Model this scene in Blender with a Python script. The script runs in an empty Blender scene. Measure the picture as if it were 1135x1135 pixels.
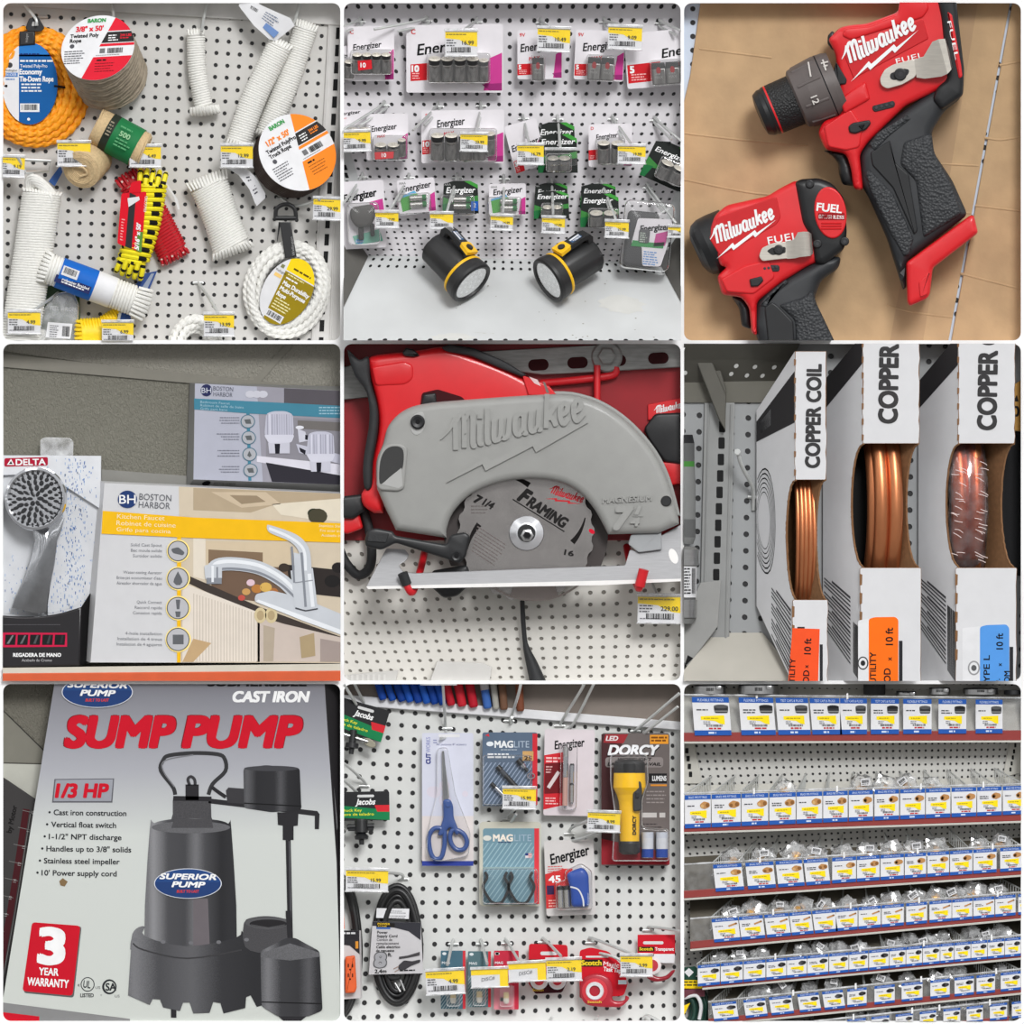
import bpy, bmesh, math, random
from mathutils import Vector, Matrix, Euler
from mathutils.geometry import delaunay_2d_cdt
R = random.Random(7)
K = 380.0/1135.0; S = 0.001; U = K*S; BACK = 0.036
PI = math.pi
COL = bpy.context.scene.collection
# nine compartments of one display cabinet; a compartment has its own x (right), y (down), d (out of the back wall)
class Cell:
    def __init__(s, ox, oy, b): s.ox, s.oy, s.b = ox, oy, b
XS = [(0, 3.4, 377.2), (378, 381.2, 754.4), (755, 758.2, 1131.6)]
CELLS = [Cell(XS[i][0], XS[j][0], (XS[i][1], XS[i][2], XS[j][1], XS[j][2])) for j in range(3) for i in range(3)]
CUR = CELLS[0]
def P(x, y, d): return Vector(((CUR.ox+x*K-567.5)*S, BACK-d*U, (567.5-CUR.oy-y*K)*S))
# ---------------------------------------------------------------- materials
MATS = {}
def lin(c): c /= 255.0; return c/12.92 if c <= .04045 else ((c+.055)/1.055)**2.4
def nodes(name):
    m = bpy.data.materials.new(name); m.use_nodes = True
    nt = m.node_tree; return m, nt, nt.nodes['Principled BSDF'], nt.nodes['Material Output']
def mat(key, rgb=(200,200,200), rough=.5, metal=0, var=.05, vs=60, bump=0, bs=200, spec=.5, coat=0, stretch=None, anis=0):
    if key in MATS: return MATS[key]
    nm = key if isinstance(key, str) else 'print_%d_%d_%d' % tuple(key[:3])
    m, nt, b, o = nodes(nm)
    L = nt.links
    tc = nt.nodes.new('ShaderNodeTexCoord'); src = tc.outputs['Object']
    if stretch:
        mp = nt.nodes.new('ShaderNodeMapping'); mp.inputs['Scale'].default_value = stretch
        L.new(src, mp.inputs['Vector']); src = mp.outputs['Vector']
    n = nt.nodes.new('ShaderNodeTexNoise'); n.inputs['Scale'].default_value = vs; n.inputs['Detail'].default_value = 3
    L.new(src, n.inputs['Vector'])
    r = nt.nodes.new('ShaderNodeValToRGB'); L.new(n.outputs['Fac'], r.inputs['Fac'])
    c = [lin(x) for x in rgb]
    e = r.color_ramp.elements
    e[0].position, e[1].position = .3, .7
    e[0].color = [max(0, x*(1-var)) for x in c]+[1]; e[1].color = [min(1, x*(1+var)) for x in c]+[1]
    L.new(r.outputs['Color'], b.inputs['Base Color'])
    b.inputs['Roughness'].default_value = rough; b.inputs['Metallic'].default_value = metal
    b.inputs['Specular IOR Level'].default_value = spec; b.inputs['Coat Weight'].default_value = coat
    b.inputs['Coat Roughness'].default_value = .1
    if bump:
        n2 = nt.nodes.new('ShaderNodeTexNoise'); n2.inputs['Scale'].default_value = bs; L.new(src, n2.inputs['Vector'])
        bp = nt.nodes.new('ShaderNodeBump'); bp.inputs['Strength'].default_value = bump; bp.inputs['Distance'].default_value = .002
        L.new(n2.outputs['Fac'], bp.inputs['Height']); L.new(bp.outputs['Normal'], b.inputs['Normal'])
    MATS[key] = m; return m
def M(k):
    if k in MATS: return MATS[k]
    return mat(k, k[:3], k[3] if len(k) > 3 else .55, k[4] if len(k) > 4 else 0, .03, spec=.5 if len(k) > 3 else .15)
def clear(key, tint=(255,255,255), amt=.12, rough=.08, haze=0.0):
    # thin clear packaging film: mostly see-through, glossy at glancing angles
    m = bpy.data.materials.new(key); m.use_nodes = True; nt = m.node_tree; nt.nodes.clear(); L = nt.links
    o = nt.nodes.new('ShaderNodeOutputMaterial'); t = nt.nodes.new('ShaderNodeBsdfTransparent'); g = nt.nodes.new('ShaderNodeBsdfGlossy')
    t.inputs['Color'].default_value = [lin(x) for x in tint]+[1]; g.inputs['Roughness'].default_value = rough
    g.inputs['Color'].default_value = (.95, .95, .95, 1)
    lw = nt.nodes.new('ShaderNodeLayerWeight'); lw.inputs['Blend'].default_value = .35
    ma = nt.nodes.new('ShaderNodeMath'); ma.operation = 'MULTIPLY_ADD'; ma.inputs[1].default_value = .75; ma.inputs[2].default_value = amt
    ma.use_clamp = True
    L.new(lw.outputs['Fresnel'], ma.inputs[0])
    mx = nt.nodes.new('ShaderNodeMixShader'); L.new(ma.outputs[0], mx.inputs['Fac']); L.new(t.outputs[0], mx.inputs[1]); L.new(g.outputs[0], mx.inputs[2])
    out = mx.outputs[0]
    if haze:
        df = nt.nodes.new('ShaderNodeBsdfDiffuse'); df.inputs['Color'].default_value = (.75, .76, .77, 1)
        m2 = nt.nodes.new('ShaderNodeMixShader'); m2.inputs['Fac'].default_value = haze
        tc = nt.nodes.new('ShaderNodeTexCoord'); nz = nt.nodes.new('ShaderNodeTexNoise'); nz.inputs['Scale'].default_value = 90
        L.new(tc.outputs['Object'], nz.inputs['Vector'])
        mr = nt.nodes.new('ShaderNodeMapRange'); mr.inputs['From Min'].default_value = .35; mr.inputs['From Max'].default_value = .75
        mr.inputs['To Min'].default_value = haze*.3; mr.inputs['To Max'].default_value = min(1, haze*2)
        L.new(nz.outputs['Fac'], mr.inputs['Value']); L.new(mr.outputs[0], m2.inputs['Fac'])
        L.new(out, m2.inputs[1]); L.new(df.outputs[0], m2.inputs[2]); out = m2.outputs[0]
    L.new(out, o.inputs['Surface']); MATS[key] = m; return m
clear('lip_plastic', amt=.15, haze=.5, rough=.25); clear('clear_plastic'); clear('clear_bag', amt=.1, haze=.22, rough=.15); clear('clear_film', amt=.012, rough=.15); clear('clear_hazy', amt=.14, haze=.3, rough=.2)
mat('zinc_wire', (212,214,212), .35, .6, .08); mat('chrome', (215,217,222), .08, 1, .02); mat('steel', (190,190,190), .28, 1, .08, 40, stretch=(1,1,12))
mat('black_plastic', (30,30,32), .42, 0, .1); mat('black_rubber', (34,35,37), .62, 0, .15, bump=.25, bs=900); mat('white_card', (222,222,224), .55, spec=.2)
mat('white_paper', (228,228,230), .55); mat('hole_black', (16,16,17), .9); mat('tool_red', (214,24,32), .38, 0, .03, coat=.25)
mat('white_rope', (232,231,226), .7, 0, .05, 300); mat('ink', (20,20,22), .6, spec=.15); mat('yellow_tag', (250,222,24), .55, spec=.15); mat('white_paint', (235,235,235), .5)
# ---------------------------------------------------------------- outlines
def rr(x0, y0, x1, y1, r=6, n=4):
    r = min(r, (x1-x0)/2, (y1-y0)/2); out = []
    for cx, cy, a in ((x1-r, y0+r, -90), (x1-r, y1-r, 0), (x0+r, y1-r, 90), (x0+r, y0+r, 180)):
        for i in range(n+1):
            t = math.radians(a+90*i/n); out.append((cx+r*math.cos(t), cy+r*math.sin(t)))
    return out
def rc(x0, y0, x1, y1): return [(x0,y0),(x1,y0),(x1,y1),(x0,y1)]
def el(cx, cy, rx, ry=None, n=28, a0=0, a1=360, rot=0):
    ry = rx if ry is None else ry; full = abs(a1-a0) >= 360; c, s = math.cos(math.radians(rot)), math.sin(math.radians(rot)); o = []
    for i in range(n if full else n+1):
        t = math.radians(a0+(a1-a0)*i/n); x, y = rx*math.cos(t), ry*math.sin(t); o.append((cx+x*c-y*s, cy+x*s+y*c))
    return o
def spl(pts, n=6, closed=False):
    # Catmull-Rom through points of any dimension
    N = len(pts); out = []
    for i in range(N if closed else N-1):
        p = [pts[(i+j) % N] if closed else pts[min(max(i+j, 0), N-1)] for j in (-1, 0, 1, 2)]
        for k in range(n):
            t = k/n; t2 = t*t; t3 = t2*t
            out.append(tuple(.5*(2*b+(c-a)*t+(2*a-5*b+4*c-d)*t2+(-a+3*b-3*c+d)*t3) for a, b, c, d in zip(*p)))
    if not closed: out.append(tuple(pts[-1]))
    return out
def sm(pts, r=8, n=4):
    # closed outline with every corner rounded by up to r
    N = len(pts); out = []
    for i in range(N):
        a, b, c = Vector(pts[i-1]), Vector(pts[i]), Vector(pts[(i+1) % N])
        u, v = a-b, c-b; k = min(r, u.length*.45, v.length*.45)
        p, q = b+u.normalized()*k, b+v.normalized()*k
        for j in range(n+1):
            t = j/n; w = p*(1-t)**2+b*2*t*(1-t)+q*t*t; out.append((w.x, w.y))
    return out
def area(p): return .5*sum(p[i-1][0]*p[i][1]-p[i][0]*p[i-1][1] for i in range(len(p)))
def inset(p, k):
    if area(p) < 0: k = -k
    N = len(p); out = []
    for i in range(N):
        a, b, c = p[i-1], p[i], p[(i+1) % N]
        n1 = Vector((-(b[1]-a[1]), b[0]-a[0])); n2 = Vector((-(c[1]-b[1]), c[0]-b[0]))
        if n1.length < 1e-6: n1 = n2.copy()
        if n2.length < 1e-6: n2 = n1.copy()
        if n1.length < 1e-6: out.append(b); continue
        n1.normalize(); n2.normalize(); m = n1+n2; l = m.length
        m = m/l if l > 1e-3 else n1
        f = min(1/max(m.dot(n1), .4), 1.6)
        out.append((b[0]+m.x*k*f, b[1]+m.y*k*f))
    return out
def inside(x, y, p):
    r = False
    for i in range(len(p)):
        (ax, ay), (bx, by) = p[i-1], p[i]
        if (ay > y) != (by > y) and x < (bx-ax)*(y-ay)/(by-ay)+ax: r = not r
    return r
def half(p, a, n):
    # the part of a convex outline on the n side of the line through a
    o = []; f = lambda q: (q[0]-a[0])*n[0]+(q[1]-a[1])*n[1]
    for i in range(len(p)):
        u, v = p[i-1], p[i]; fu, fv = f(u), f(v)
        if (fu >= 0) != (fv >= 0): t = fu/(fu-fv); o.append((u[0]+(v[0]-u[0])*t, u[1]+(v[1]-u[1])*t))
        if fv >= 0: o.append(v)
    return o
def frame(c, nrm, roll=0):
    # a tilted flat face: u to the right, v down, h out along nrm
    n = Vector(nrm).normalized(); r = math.radians(roll); u = Vector((math.cos(r), math.sin(r), 0)); u = (u-n*u.dot(n)).normalized(); v = n.cross(u)
    if v.y*math.cos(r) - v.x*math.sin(r) < 0: v = -v
    c = Vector(c)
    return lambda a, b, h: tuple(c+u*a+v*b+n*h)
GLY = {}
def glyphs(s, bold, shear, sp, res=2):
    k = (s, bold, shear, sp, res)
    if k not in GLY:
        cu = bpy.data.curves.new('t', 'FONT'); cu.body = s; cu.size = 1; cu.shear = shear
        cu.resolution_u = res; cu.space_character = sp; cu.fill_mode = 'FRONT'
        ob = bpy.data.objects.new('t', cu); me = bpy.data.meshes.new_from_object(ob)
        V = [(v.co.x, v.co.y) for v in me.vertices]; F = [tuple(p.vertices) for p in me.polygons]
        bpy.data.objects.remove(ob); bpy.data.meshes.remove(me); bpy.data.curves.remove(cu)
        GLY[k] = (V, F)
    return GLY[k]
CAP = .70
def quad(q, W, H):
    # maps a W x H face onto four 3D corners (top-left, top-right, bottom-right, bottom-left); h lifts along the normal
    a, b, c, e = [Vector(x) for x in q]; n = (b-a).cross(e-a); n.normalize()
    if n.z < 0: n = -n
    def T(u, v, h):
        u, v = u/W, v/H; p = (a*(1-u)+b*u)*(1-v)+(e*(1-u)+c*u)*v+n*h; return (p.x, p.y, p.z)
    return T
def rotT(cx, cy, deg, d0=0, sx=1, sy=1):
    c, s = math.cos(math.radians(deg)), math.sin(math.radians(deg))
    return lambda u, v, h: (cx+u*sx*c-v*sy*s, cy+u*sx*s+v*sy*c, d0+h)
ANCH = {}
ALL = []
class MB:
    def __init__(s, T=None): s.V, s.F, s.I, s.mats, s.T = [], [], [], [], T
    def mi(s, m):
        if m not in s.mats: s.mats.append(m)
        return s.mats.index(m)
    def add(s, V, F, m):
        o = len(s.V); i = s.mi(m)
        s.V += [s.T(*v) for v in V] if s.T else V
        s.F += [tuple(o+j for j in f) for f in F]; s.I += [i]*len(F); return s
    def poly(s, p, d, m): return s.add([(x, y, d) for x, y in p], [tuple(range(len(p)))], m)
    def loft(s, rings, m, cap=True, closed=False):
        n = len(rings[0]); V = [tuple(v) for r in rings for v in r]; F = []; k = len(rings)
        for i in range(k if closed else k-1):
            for j in range(n):
                a, b = i*n, ((i+1) % k)*n; F.append((a+j, a+(j+1) % n, b+(j+1) % n, b+j))
        if cap and not closed: F.append(tuple(range(n))[::-1]); F.append(tuple(range((k-1)*n, k*n)))
        return s.add(V, F, m)
    def prism(s, p, d0, d1, m, bev=0, n=3, side=None, back=True):
        if area(p) < 0: p = p[::-1]
        if bev >= 7: return s.pillow(p, d0, d1, m, bev, max(n, 3), side, back)
        rings = [[(x, y, d0) for x, y in p]]
        if bev:
            for i in range(n+1):
                t = PI/2*i/n; q = inset(p, bev*(1-math.cos(t))) if i else p
                rings.append([(x, y, d1-bev*min(1, (d1-d0)/max(bev, 1e-6))*(1-math.sin(t))) for x, y in q])
        else: rings.append([(x, y, d1) for x, y in p])
        N = len(p); V = [v for r in rings for v in r]; F = []; G = []
        for i in range(len(rings)-1):
            for j in range(N): F.append((i*N+j, i*N+(j+1) % N, (i+1)*N+(j+1) % N, (i+1)*N+j))
        s.add(V, F, side or m)
        s.add(rings[-1], [tuple(range(N))], m)
        if back: s.add(rings[0], [tuple(range(N))[::-1]], side or m)
        return s
    def pillow(s, p, d0, d1, m, bev, n, side, back):
        # extruded outline with a wide rounded front edge; works for any outline
        q = []
        for i in range(len(p)):
            a, b = p[i], p[(i+1) % len(p)]; k = max(1, int(math.hypot(b[0]-a[0], b[1]-a[1])/max(6, bev*.7)))
            q += [(a[0]+(b[0]-a[0])*j/k, a[1]+(b[1]-a[1])*j/k) for j in range(k)]
        N = len(q); pts = [Vector(a) for a in q]; hg = [0.0]*N; bh = min(bev, d1-d0)
        def dist(x, y):
            best = 1e9
            for i in range(N):
                ax, ay = q[i]; bx, by = q[(i+1) % N]; ex, ey = bx-ax, by-ay; l = ex*ex+ey*ey
                t = 0 if l == 0 else max(0, min(1, ((x-ax)*ex+(y-ay)*ey)/l)); best = min(best, (x-ax-t*ex)**2+(y-ay-t*ey)**2)
            return math.sqrt(best)
        for i in range(1, n+1):
            k = bev*(1-math.cos(PI/2*i/n)) if i < n else bev
            for x, y in inset(q, k):
                dd = dist(x, y)
                if dd > k*.93 and inside(x, y, q): pts.append(Vector((x, y))); hg.append(min(dd, k))
        V, E, F, ov, oe, of = delaunay_2d_cdt(pts, [(i, (i+1) % N) for i in range(N)], [], 1, 1e-5)
        def z(i):
            k = max((hg[j] for j in ov[i]), default=0); t = 1-k/bev; return d1-bh*(1-math.sqrt(max(0, 1-t*t)))
        top = [(v.x, v.y, z(i)) for i, v in enumerate(V)]
        idx = {}
        for i, o in enumerate(ov):
            for j in o: idx[j] = i
        s.add(top, [tuple(f) for f in F], m)
        W = [(q[i][0], q[i][1], d0) for i in range(N)]+[top[idx[i]] for i in range(N)]
        s.add(W, [(i, (i+1) % N, N+(i+1) % N, N+i) for i in range(N)], side or m)
        if back: s.add(W[:N], [tuple(range(N))[::-1]], side or m)
        return s
    def box(s, x0, y0, x1, y1, d0, d1, m, bev=0): return s.prism(rc(x0, y0, x1, y1), d0, d1, m, bev, 2)
    def tube(s, path, r, m, n=8, closed=False, cap=True, lobes=0, pitch=1, depth=.2, flat=1.0, ph0=0):
        pts = [Vector(p) for p in path]; N = len(pts); rings = []; T = []
        for i in range(N):
            a = pts[i-1] if (i or closed) else pts[0]; b = pts[(i+1) % N] if (i < N-1 or closed) else pts[-1]
            t = b-a; T.append(t.normalized() if t.length > 1e-9 else Vector((1, 0, 0)))
        nrm = T[0].cross(Vector((0, 0, 1)))
        if nrm.length < .2: nrm = T[0].cross(Vector((0, 1, 0)))
        nrm.normalize(); L = 0
        for i in range(N):
            if i: L += (pts[i]-pts[i-1]).length
            nrm = nrm-T[i]*nrm.dot(T[i]); nrm.normalize(); bn = T[i].cross(nrm)
            rad = r(i/(max(1, N-1))) if callable(r) else (r[i] if isinstance(r, (list, tuple)) else r); ring = []
            for j in range(n):
                a = 2*PI*j/n; k = rad
                if lobes: k = rad*(1-depth+depth*abs(math.cos(lobes*.5*(a-ph0-2*PI*L/pitch)))*1.3)
                o = nrm*math.cos(a)*k+bn*math.sin(a)*k*flat; ring.append(tuple(pts[i]+o))
            rings.append(ring)
        return s.loft(rings, m, cap, closed)
    def fleck(s, k, n, m2, pat):
        i = s.mi(m2)
        for j in range(k, len(s.F)):
            if pat((j-k)//n, (j-k) % n): s.I[j] = i
        return s
    def wrap(s, path, rx, ry, r, m, pitch=None, seg=18, a0=0, ang=.0, lobes=0, n=6, lp=20):
        # rope wound round a path: rx half width in the picture, ry half depth
        pts = [Vector(p) for p in path]; L = [0]
        for a, b in zip(pts, pts[1:]): L.append(L[-1]+(b-a).length)
        pitch = pitch or 2*r*.95; turns = L[-1]/pitch; N = int(turns*seg); out = []
        for i in range(N+1):
            l = L[-1]*i/N; j = 0
            while j < len(L)-2 and L[j+1] < l: j += 1
            t = (l-L[j])/max(1e-6, L[j+1]-L[j]); c = pts[j].lerp(pts[j+1], t); tg = (pts[j+1]-pts[j]).normalized()
            nr = Vector((-tg.y, tg.x, 0)); nr.normalize(); a = a0+2*PI*i/seg; k = rx(l/L[-1]) if callable(rx) else rx; q = ry(l/L[-1]) if callable(ry) else ry
            out.append(tuple(c+nr*k*math.cos(a)+Vector((0, 0, 1))*q*math.sin(a)+tg*ang*math.cos(a)*k))
        return s.tube(out, r, m, n, lobes=lobes, pitch=lp)
    def dome(s, c, ax, rx, ry, ex, r, m, k=6, n=6, lobes=0, lp=20, twist=0):
        # rope loops folding over the end of a hank
        a = Vector(ax).normalized(); nr = Vector((-a.y, a.x, 0)).normalized(); b = Vector((0, 0, 1)); c = Vector(c)
        for i in range(k):
            f = (i+.5)/k*2-1; w = math.sqrt(max(.05, 1-f*f)); pts = []
            for j in range(-7, 8):
                t = j/7*PI*.52; pts.append(tuple(c+a*ex*math.cos(t)*(.75+.25*w)+b*ry*math.sin(t)*w+nr*rx*f*(1+.12*math.cos(t))+nr*twist*math.sin(t)))
            s.tube(pts, r, m, n, lobes=lobes, pitch=lp)
        return s
    def lathe(s, p0, p1, prof, n=32, ph=0):
        # prof: (distance along p0->p1, radius, material) ; material covers the band up to the next point
        a, b = Vector(p0), Vector(p1); ax = (b-a).normalized()
        u = ax.cross(Vector((0, 1, 0)))
        if u.length < .2: u = ax.cross(Vector((1, 0, 0)))
        u.normalize(); w = ax.cross(u); rings = []
        for t, r, *_ in prof:
            c = a+ax*t; rr_ = max(r, .01)
            rings.append([tuple(c+(u*math.cos(ph+2*PI*j/n)+w*math.sin(ph+2*PI*j/n))*rr_) for j in range(n)])
        for i in range(len(prof)-1): s.loft([rings[i], rings[i+1]], prof[i][2], cap=False)
        s.add(rings[0], [tuple(range(n))[::-1]], prof[0][2]); s.add(rings[-1], [tuple(range(n))], prof[-2][2]); return s
    def text(s, t, x, y, h, m, d, w=None, rot=0, bold=.0, shear=0, sp=1, al='l', ex=0):
        # x, y: top-left (al 'l') / top-centre ('c') / top-right ('r') of the capitals, h: capital height, w: full width
        V, F = glyphs(t, 0, shear, sp, 2 if h < 14 else 3 if h < 30 else 8)
        if not V: return s
        x0 = min(v[0] for v in V); x1 = max(v[0] for v in V); k = h/CAP
        kx = w/(x1-x0) if w else k; W = (x1-x0)*kx; off = {'l': 0, 'c': -W/2, 'r': -W}[al]
        c, q = math.cos(math.radians(rot)), math.sin(math.radians(rot)); o = []
        for a, b in V:
            px, py = (a-x0)*kx+off, h-b*k; o.append((x+px*c-py*q, y+px*q+py*c))
        if bold and h > 5:
            e = bold*k; cp = [(-1,-.8),(1,-.8),(-1,.8),(1,.8)]+([(0,0)] if bold > .03 else [])+([(0,-1),(0,1),(-1.1,0),(1.1,0)] if h > 40 and bold > .03 else [])
        else: e = 0; cp = [(0,0)]
        for j, (dx, dy) in enumerate(cp): dx *= e*min(1, kx/k); dy *= e; s.add([(a+dx*c-dy*q, b+dx*q+dy*c, d+ex+j*.05) for a, b in o], F, m)
        if ex:
            from collections import Counter
            cnt = Counter(tuple(sorted(e)) for f in F for e in zip(f, f[1:]+f[:1])); n = len(o)
            E = [e for f in F for e in zip(f, f[1:]+f[:1]) if cnt[tuple(sorted(e))] == 1]
            for dx, dy in cp: dx *= e*min(1, kx/k); dy *= e; s.add([(a+dx*c-dy*q, b+dx*q+dy*c, d) for a, b in o]+[(a+dx*c-dy*q, b+dx*q+dy*c, d+ex) for a, b in o], [(a, b, b+n, a+n) for a, b in E], m)
        return s
    def bars(s, x, y, w, n, pitch, m, d, h=None, al='l', rnd=.3):
        # lines of print too small to read
        h = h or pitch*.45
        for i in range(n):
            L = w*(1-R.random()*rnd); a = {'l': x, 'c': x-L/2, 'r': x-L}[al]; u = a
            while u < a+L:
                k = h*R.uniform(1.2, 4); e = min(u+k, a+L); s.poly(rc(u, y+i*pitch, e, y+i*pitch+h), d, m); u = e+h*.55
        return s
    def code(s, x, y, w, h, m, d):
        u = x
        while u < x+w:
            k = R.choice((.012, .02, .03, .045))*w; s.poly(rc(u, y, min(u+k, x+w), y+h), d, m); u += k+R.choice((.012, .02, .035))*w
        return s
    def ribbon(s, pts, w, m, d, h=0, taper=None):
        N = len(pts); A, B = [], []
        for i in range(N):
            a, b = Vector(pts[max(i-1, 0)]), Vector(pts[min(i+1, N-1)]); t = (b-a).normalized(); n = Vector((-t.y, t.x))
            k = w/2*(taper(i/(N-1)) if taper else 1); p = Vector(pts[i]); A.append(tuple(p+n*k)); B.append(tuple(p-n*k))
        o = A+B[::-1]
        if h: return s.prism(o, d, d+h, m)
        V = [(x, y, d) for x, y in A]+[(x, y, d) for x, y in B]
        return s.add(V, [(i, i+1, N+i+1, N+i) for i in range(N-1)], m)
    def build(s, name, parent=None, at=None, rot=None, ang=38, **tags):
        me = bpy.data.meshes.new(name)
        if parent: ax = ANCH[parent]
        elif at and rot is not None: ax = (0, 0, 0)
        else:
            if at is None:
                at = tuple((min(v[i] for v in s.V)+max(v[i] for v in s.V))/2 for i in (0, 1))+(min(v[2] for v in s.V),)
            ax = at
        me.from_pydata([((x-ax[0])*U, -(d-ax[2])*U, -(y-ax[1])*U) for x, y, d in s.V], [], s.F)
        for m in s.mats: me.materials.append(M(m))
        me.polygons.foreach_set('material_index', s.I)
        me.polygons.foreach_set('use_smooth', [True]*len(s.F))
        me.update(); me.set_sharp_from_angle(angle=math.radians(ang))
        ob = bpy.data.objects.new(name, me); COL.objects.link(ob); ALL.append((ob, CUR))
        if parent: ob.parent = parent
        else:
            ob.location = P(*at)
            if rot is not None: ob.rotation_euler = eul(rot)
        ANCH[ob] = ax; tag(ob, **tags); return ob
def eul(rot):
    # (tilt back about the horizontal, turn about the vertical, roll clockwise in the picture), degrees
    a, b, c = [math.radians(x) for x in rot]
    return (Matrix.Rotation(c, 3, 'Y') @ Matrix.Rotation(b, 3, 'Z') @ Matrix.Rotation(a, 3, 'X')).to_euler()
def tag(o, label=None, cat=None, group=None, kind=None):
    if label: o['label'] = label
    if cat: o['category'] = cat
    if group: o['group'] = group
    if kind: o['kind'] = kind
    return o
def thing(name, label, cat, at, group=None, rot=None):
    # at: base point. rot=None -> parts are given in compartment coordinates; else in the thing's own coordinates
    e = bpy.data.objects.new(name, None); COL.objects.link(e); e.empty_display_size = .01
    e.location = P(*at); ANCH[e] = (0, 0, 0) if rot is not None else at
    if rot is not None: e.rotation_euler = eul(rot)
    ALL.append((e, CUR)); return tag(e, label, cat, group)
KIDS = {}
def dup(root, at, rot, label, group=None, scale=None):
    # a copy of a thing with copies of its parts and sub-parts
    def cp(o, par):
        c = o.copy(); COL.objects.link(c); ALL.append((c, CUR)); ANCH[c] = ANCH[o]
        if par: c.parent = par
        for k in [q for q, _ in list(ALL) if q.parent == o and q is not c]: cp(k, c)
        return c
    r = cp(root, None); r.location = P(*at); r.rotation_euler = eul(rot)
    if scale: r.scale = (scale,)*3
    tag(r, label, None, group); return r
# ---------------------------------------------------------------- script lettering of the red tool maker, drawn as strokes
def script_logo(m, x, y, w, rot, mt, d, h=0, bolt=True, thick=.26):
    st = [[(-.75,.62),(-.3,.95),(.02,1.35)], [(.05,1.45),(0,0)], [(.08,1.25),(.3,1.5),(.5,1.35),(.45,0)], [(.55,1.25),(.75,1.5),(.95,1.35),(.9,.1),(1.02,0)],
          [(1.3,.9),(1.25,.1),(1.38,0)], [(1.32,1.12),(1.33,1.32)], [(1.72,1.5),(1.65,.1),(1.78,0)], [(2.05,.9),(2.0,.1),(2.15,0),(2.35,.12),(2.42,.9)], [(2.4,.12),(2.55,0),(2.75,.15),(2.85,.85)],
          [(3.6,.82),(3.35,.92),(3.15,.7),(3.12,.2),(3.3,0),(3.52,.2)], [(3.62,.9),(3.55,.1),(3.7,0)], [(3.98,.9),(3.92,.15),(4.08,0),(4.3,.15)], [(4.4,.9),(4.32,.1),(4.46,0)],
          [(4.85,1.5),(4.72,0)], [(5.25,.9),(4.85,.45),(5.05,.4),(5.25,0)],
          [(5.5,.42),(5.8,.5),(5.88,.75),(5.72,.92),(5.5,.7),(5.5,.25),(5.65,0),(5.9,.2)], [(6.2,.42),(6.5,.5),(6.58,.75),(6.42,.92),(6.2,.7),(6.2,.25),(6.35,0),(6.7,.25)]]
    k = w/7.4; c, s = math.cos(math.radians(rot)), math.sin(math.radians(rot))
    def q(a, b): px, py = (a+.75+.22*b)*k, -b*k*1.12; return (x+px*c-py*s, y+px*s+py*c)
    lay = 0
    for p in st:
        pts = [q(*a) for a in (spl(p, 4) if len(p) > 2 else p)]; hw = thick*k/2
        for i, (a, b) in enumerate(zip(pts, pts[1:])):
            ux, uy = b[0]-a[0], b[1]-a[1]; l = math.hypot(ux, uy) or 1; nx, ny = -uy/l*hw, ux/l*hw; w0 = w1 = 1
            if p is st[0]: w0, w1 = .2+.8*i/(len(pts)-1), .2+.8*(i+1)/(len(pts)-1)
            o = [(a[0]+nx*w0,a[1]+ny*w0),(b[0]+nx*w1,b[1]+ny*w1),(b[0]-nx*w1,b[1]-ny*w1),(a[0]-nx*w0,a[1]-ny*w0)]; lay = (lay+1) % 7; z = d+lay*.06
            if h: m.prism(o, d-1, z+h, mt)
            else: m.poly(o, z, mt)
            if 0 < i:
                o = el(a[0], a[1], hw*w0, n=10); z += .03
                if h: m.prism(o, d-1, z+h, mt)
                else: m.poly(o, z, mt)
    if bolt:
        b = [(-.55,-1.35),(1.6,-.55),(1.75,-.85),(4.3,-.3),(4.45,-.62),(6.9,-.2),(4.15,-.96),(4.0,-.66),(1.5,-1.24),(1.35,-.92)]
        b = [q(*a) for a in b]
        if h: m.prism(b, d, d+h, mt)
        else: m.poly(b, d, mt)
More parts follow.
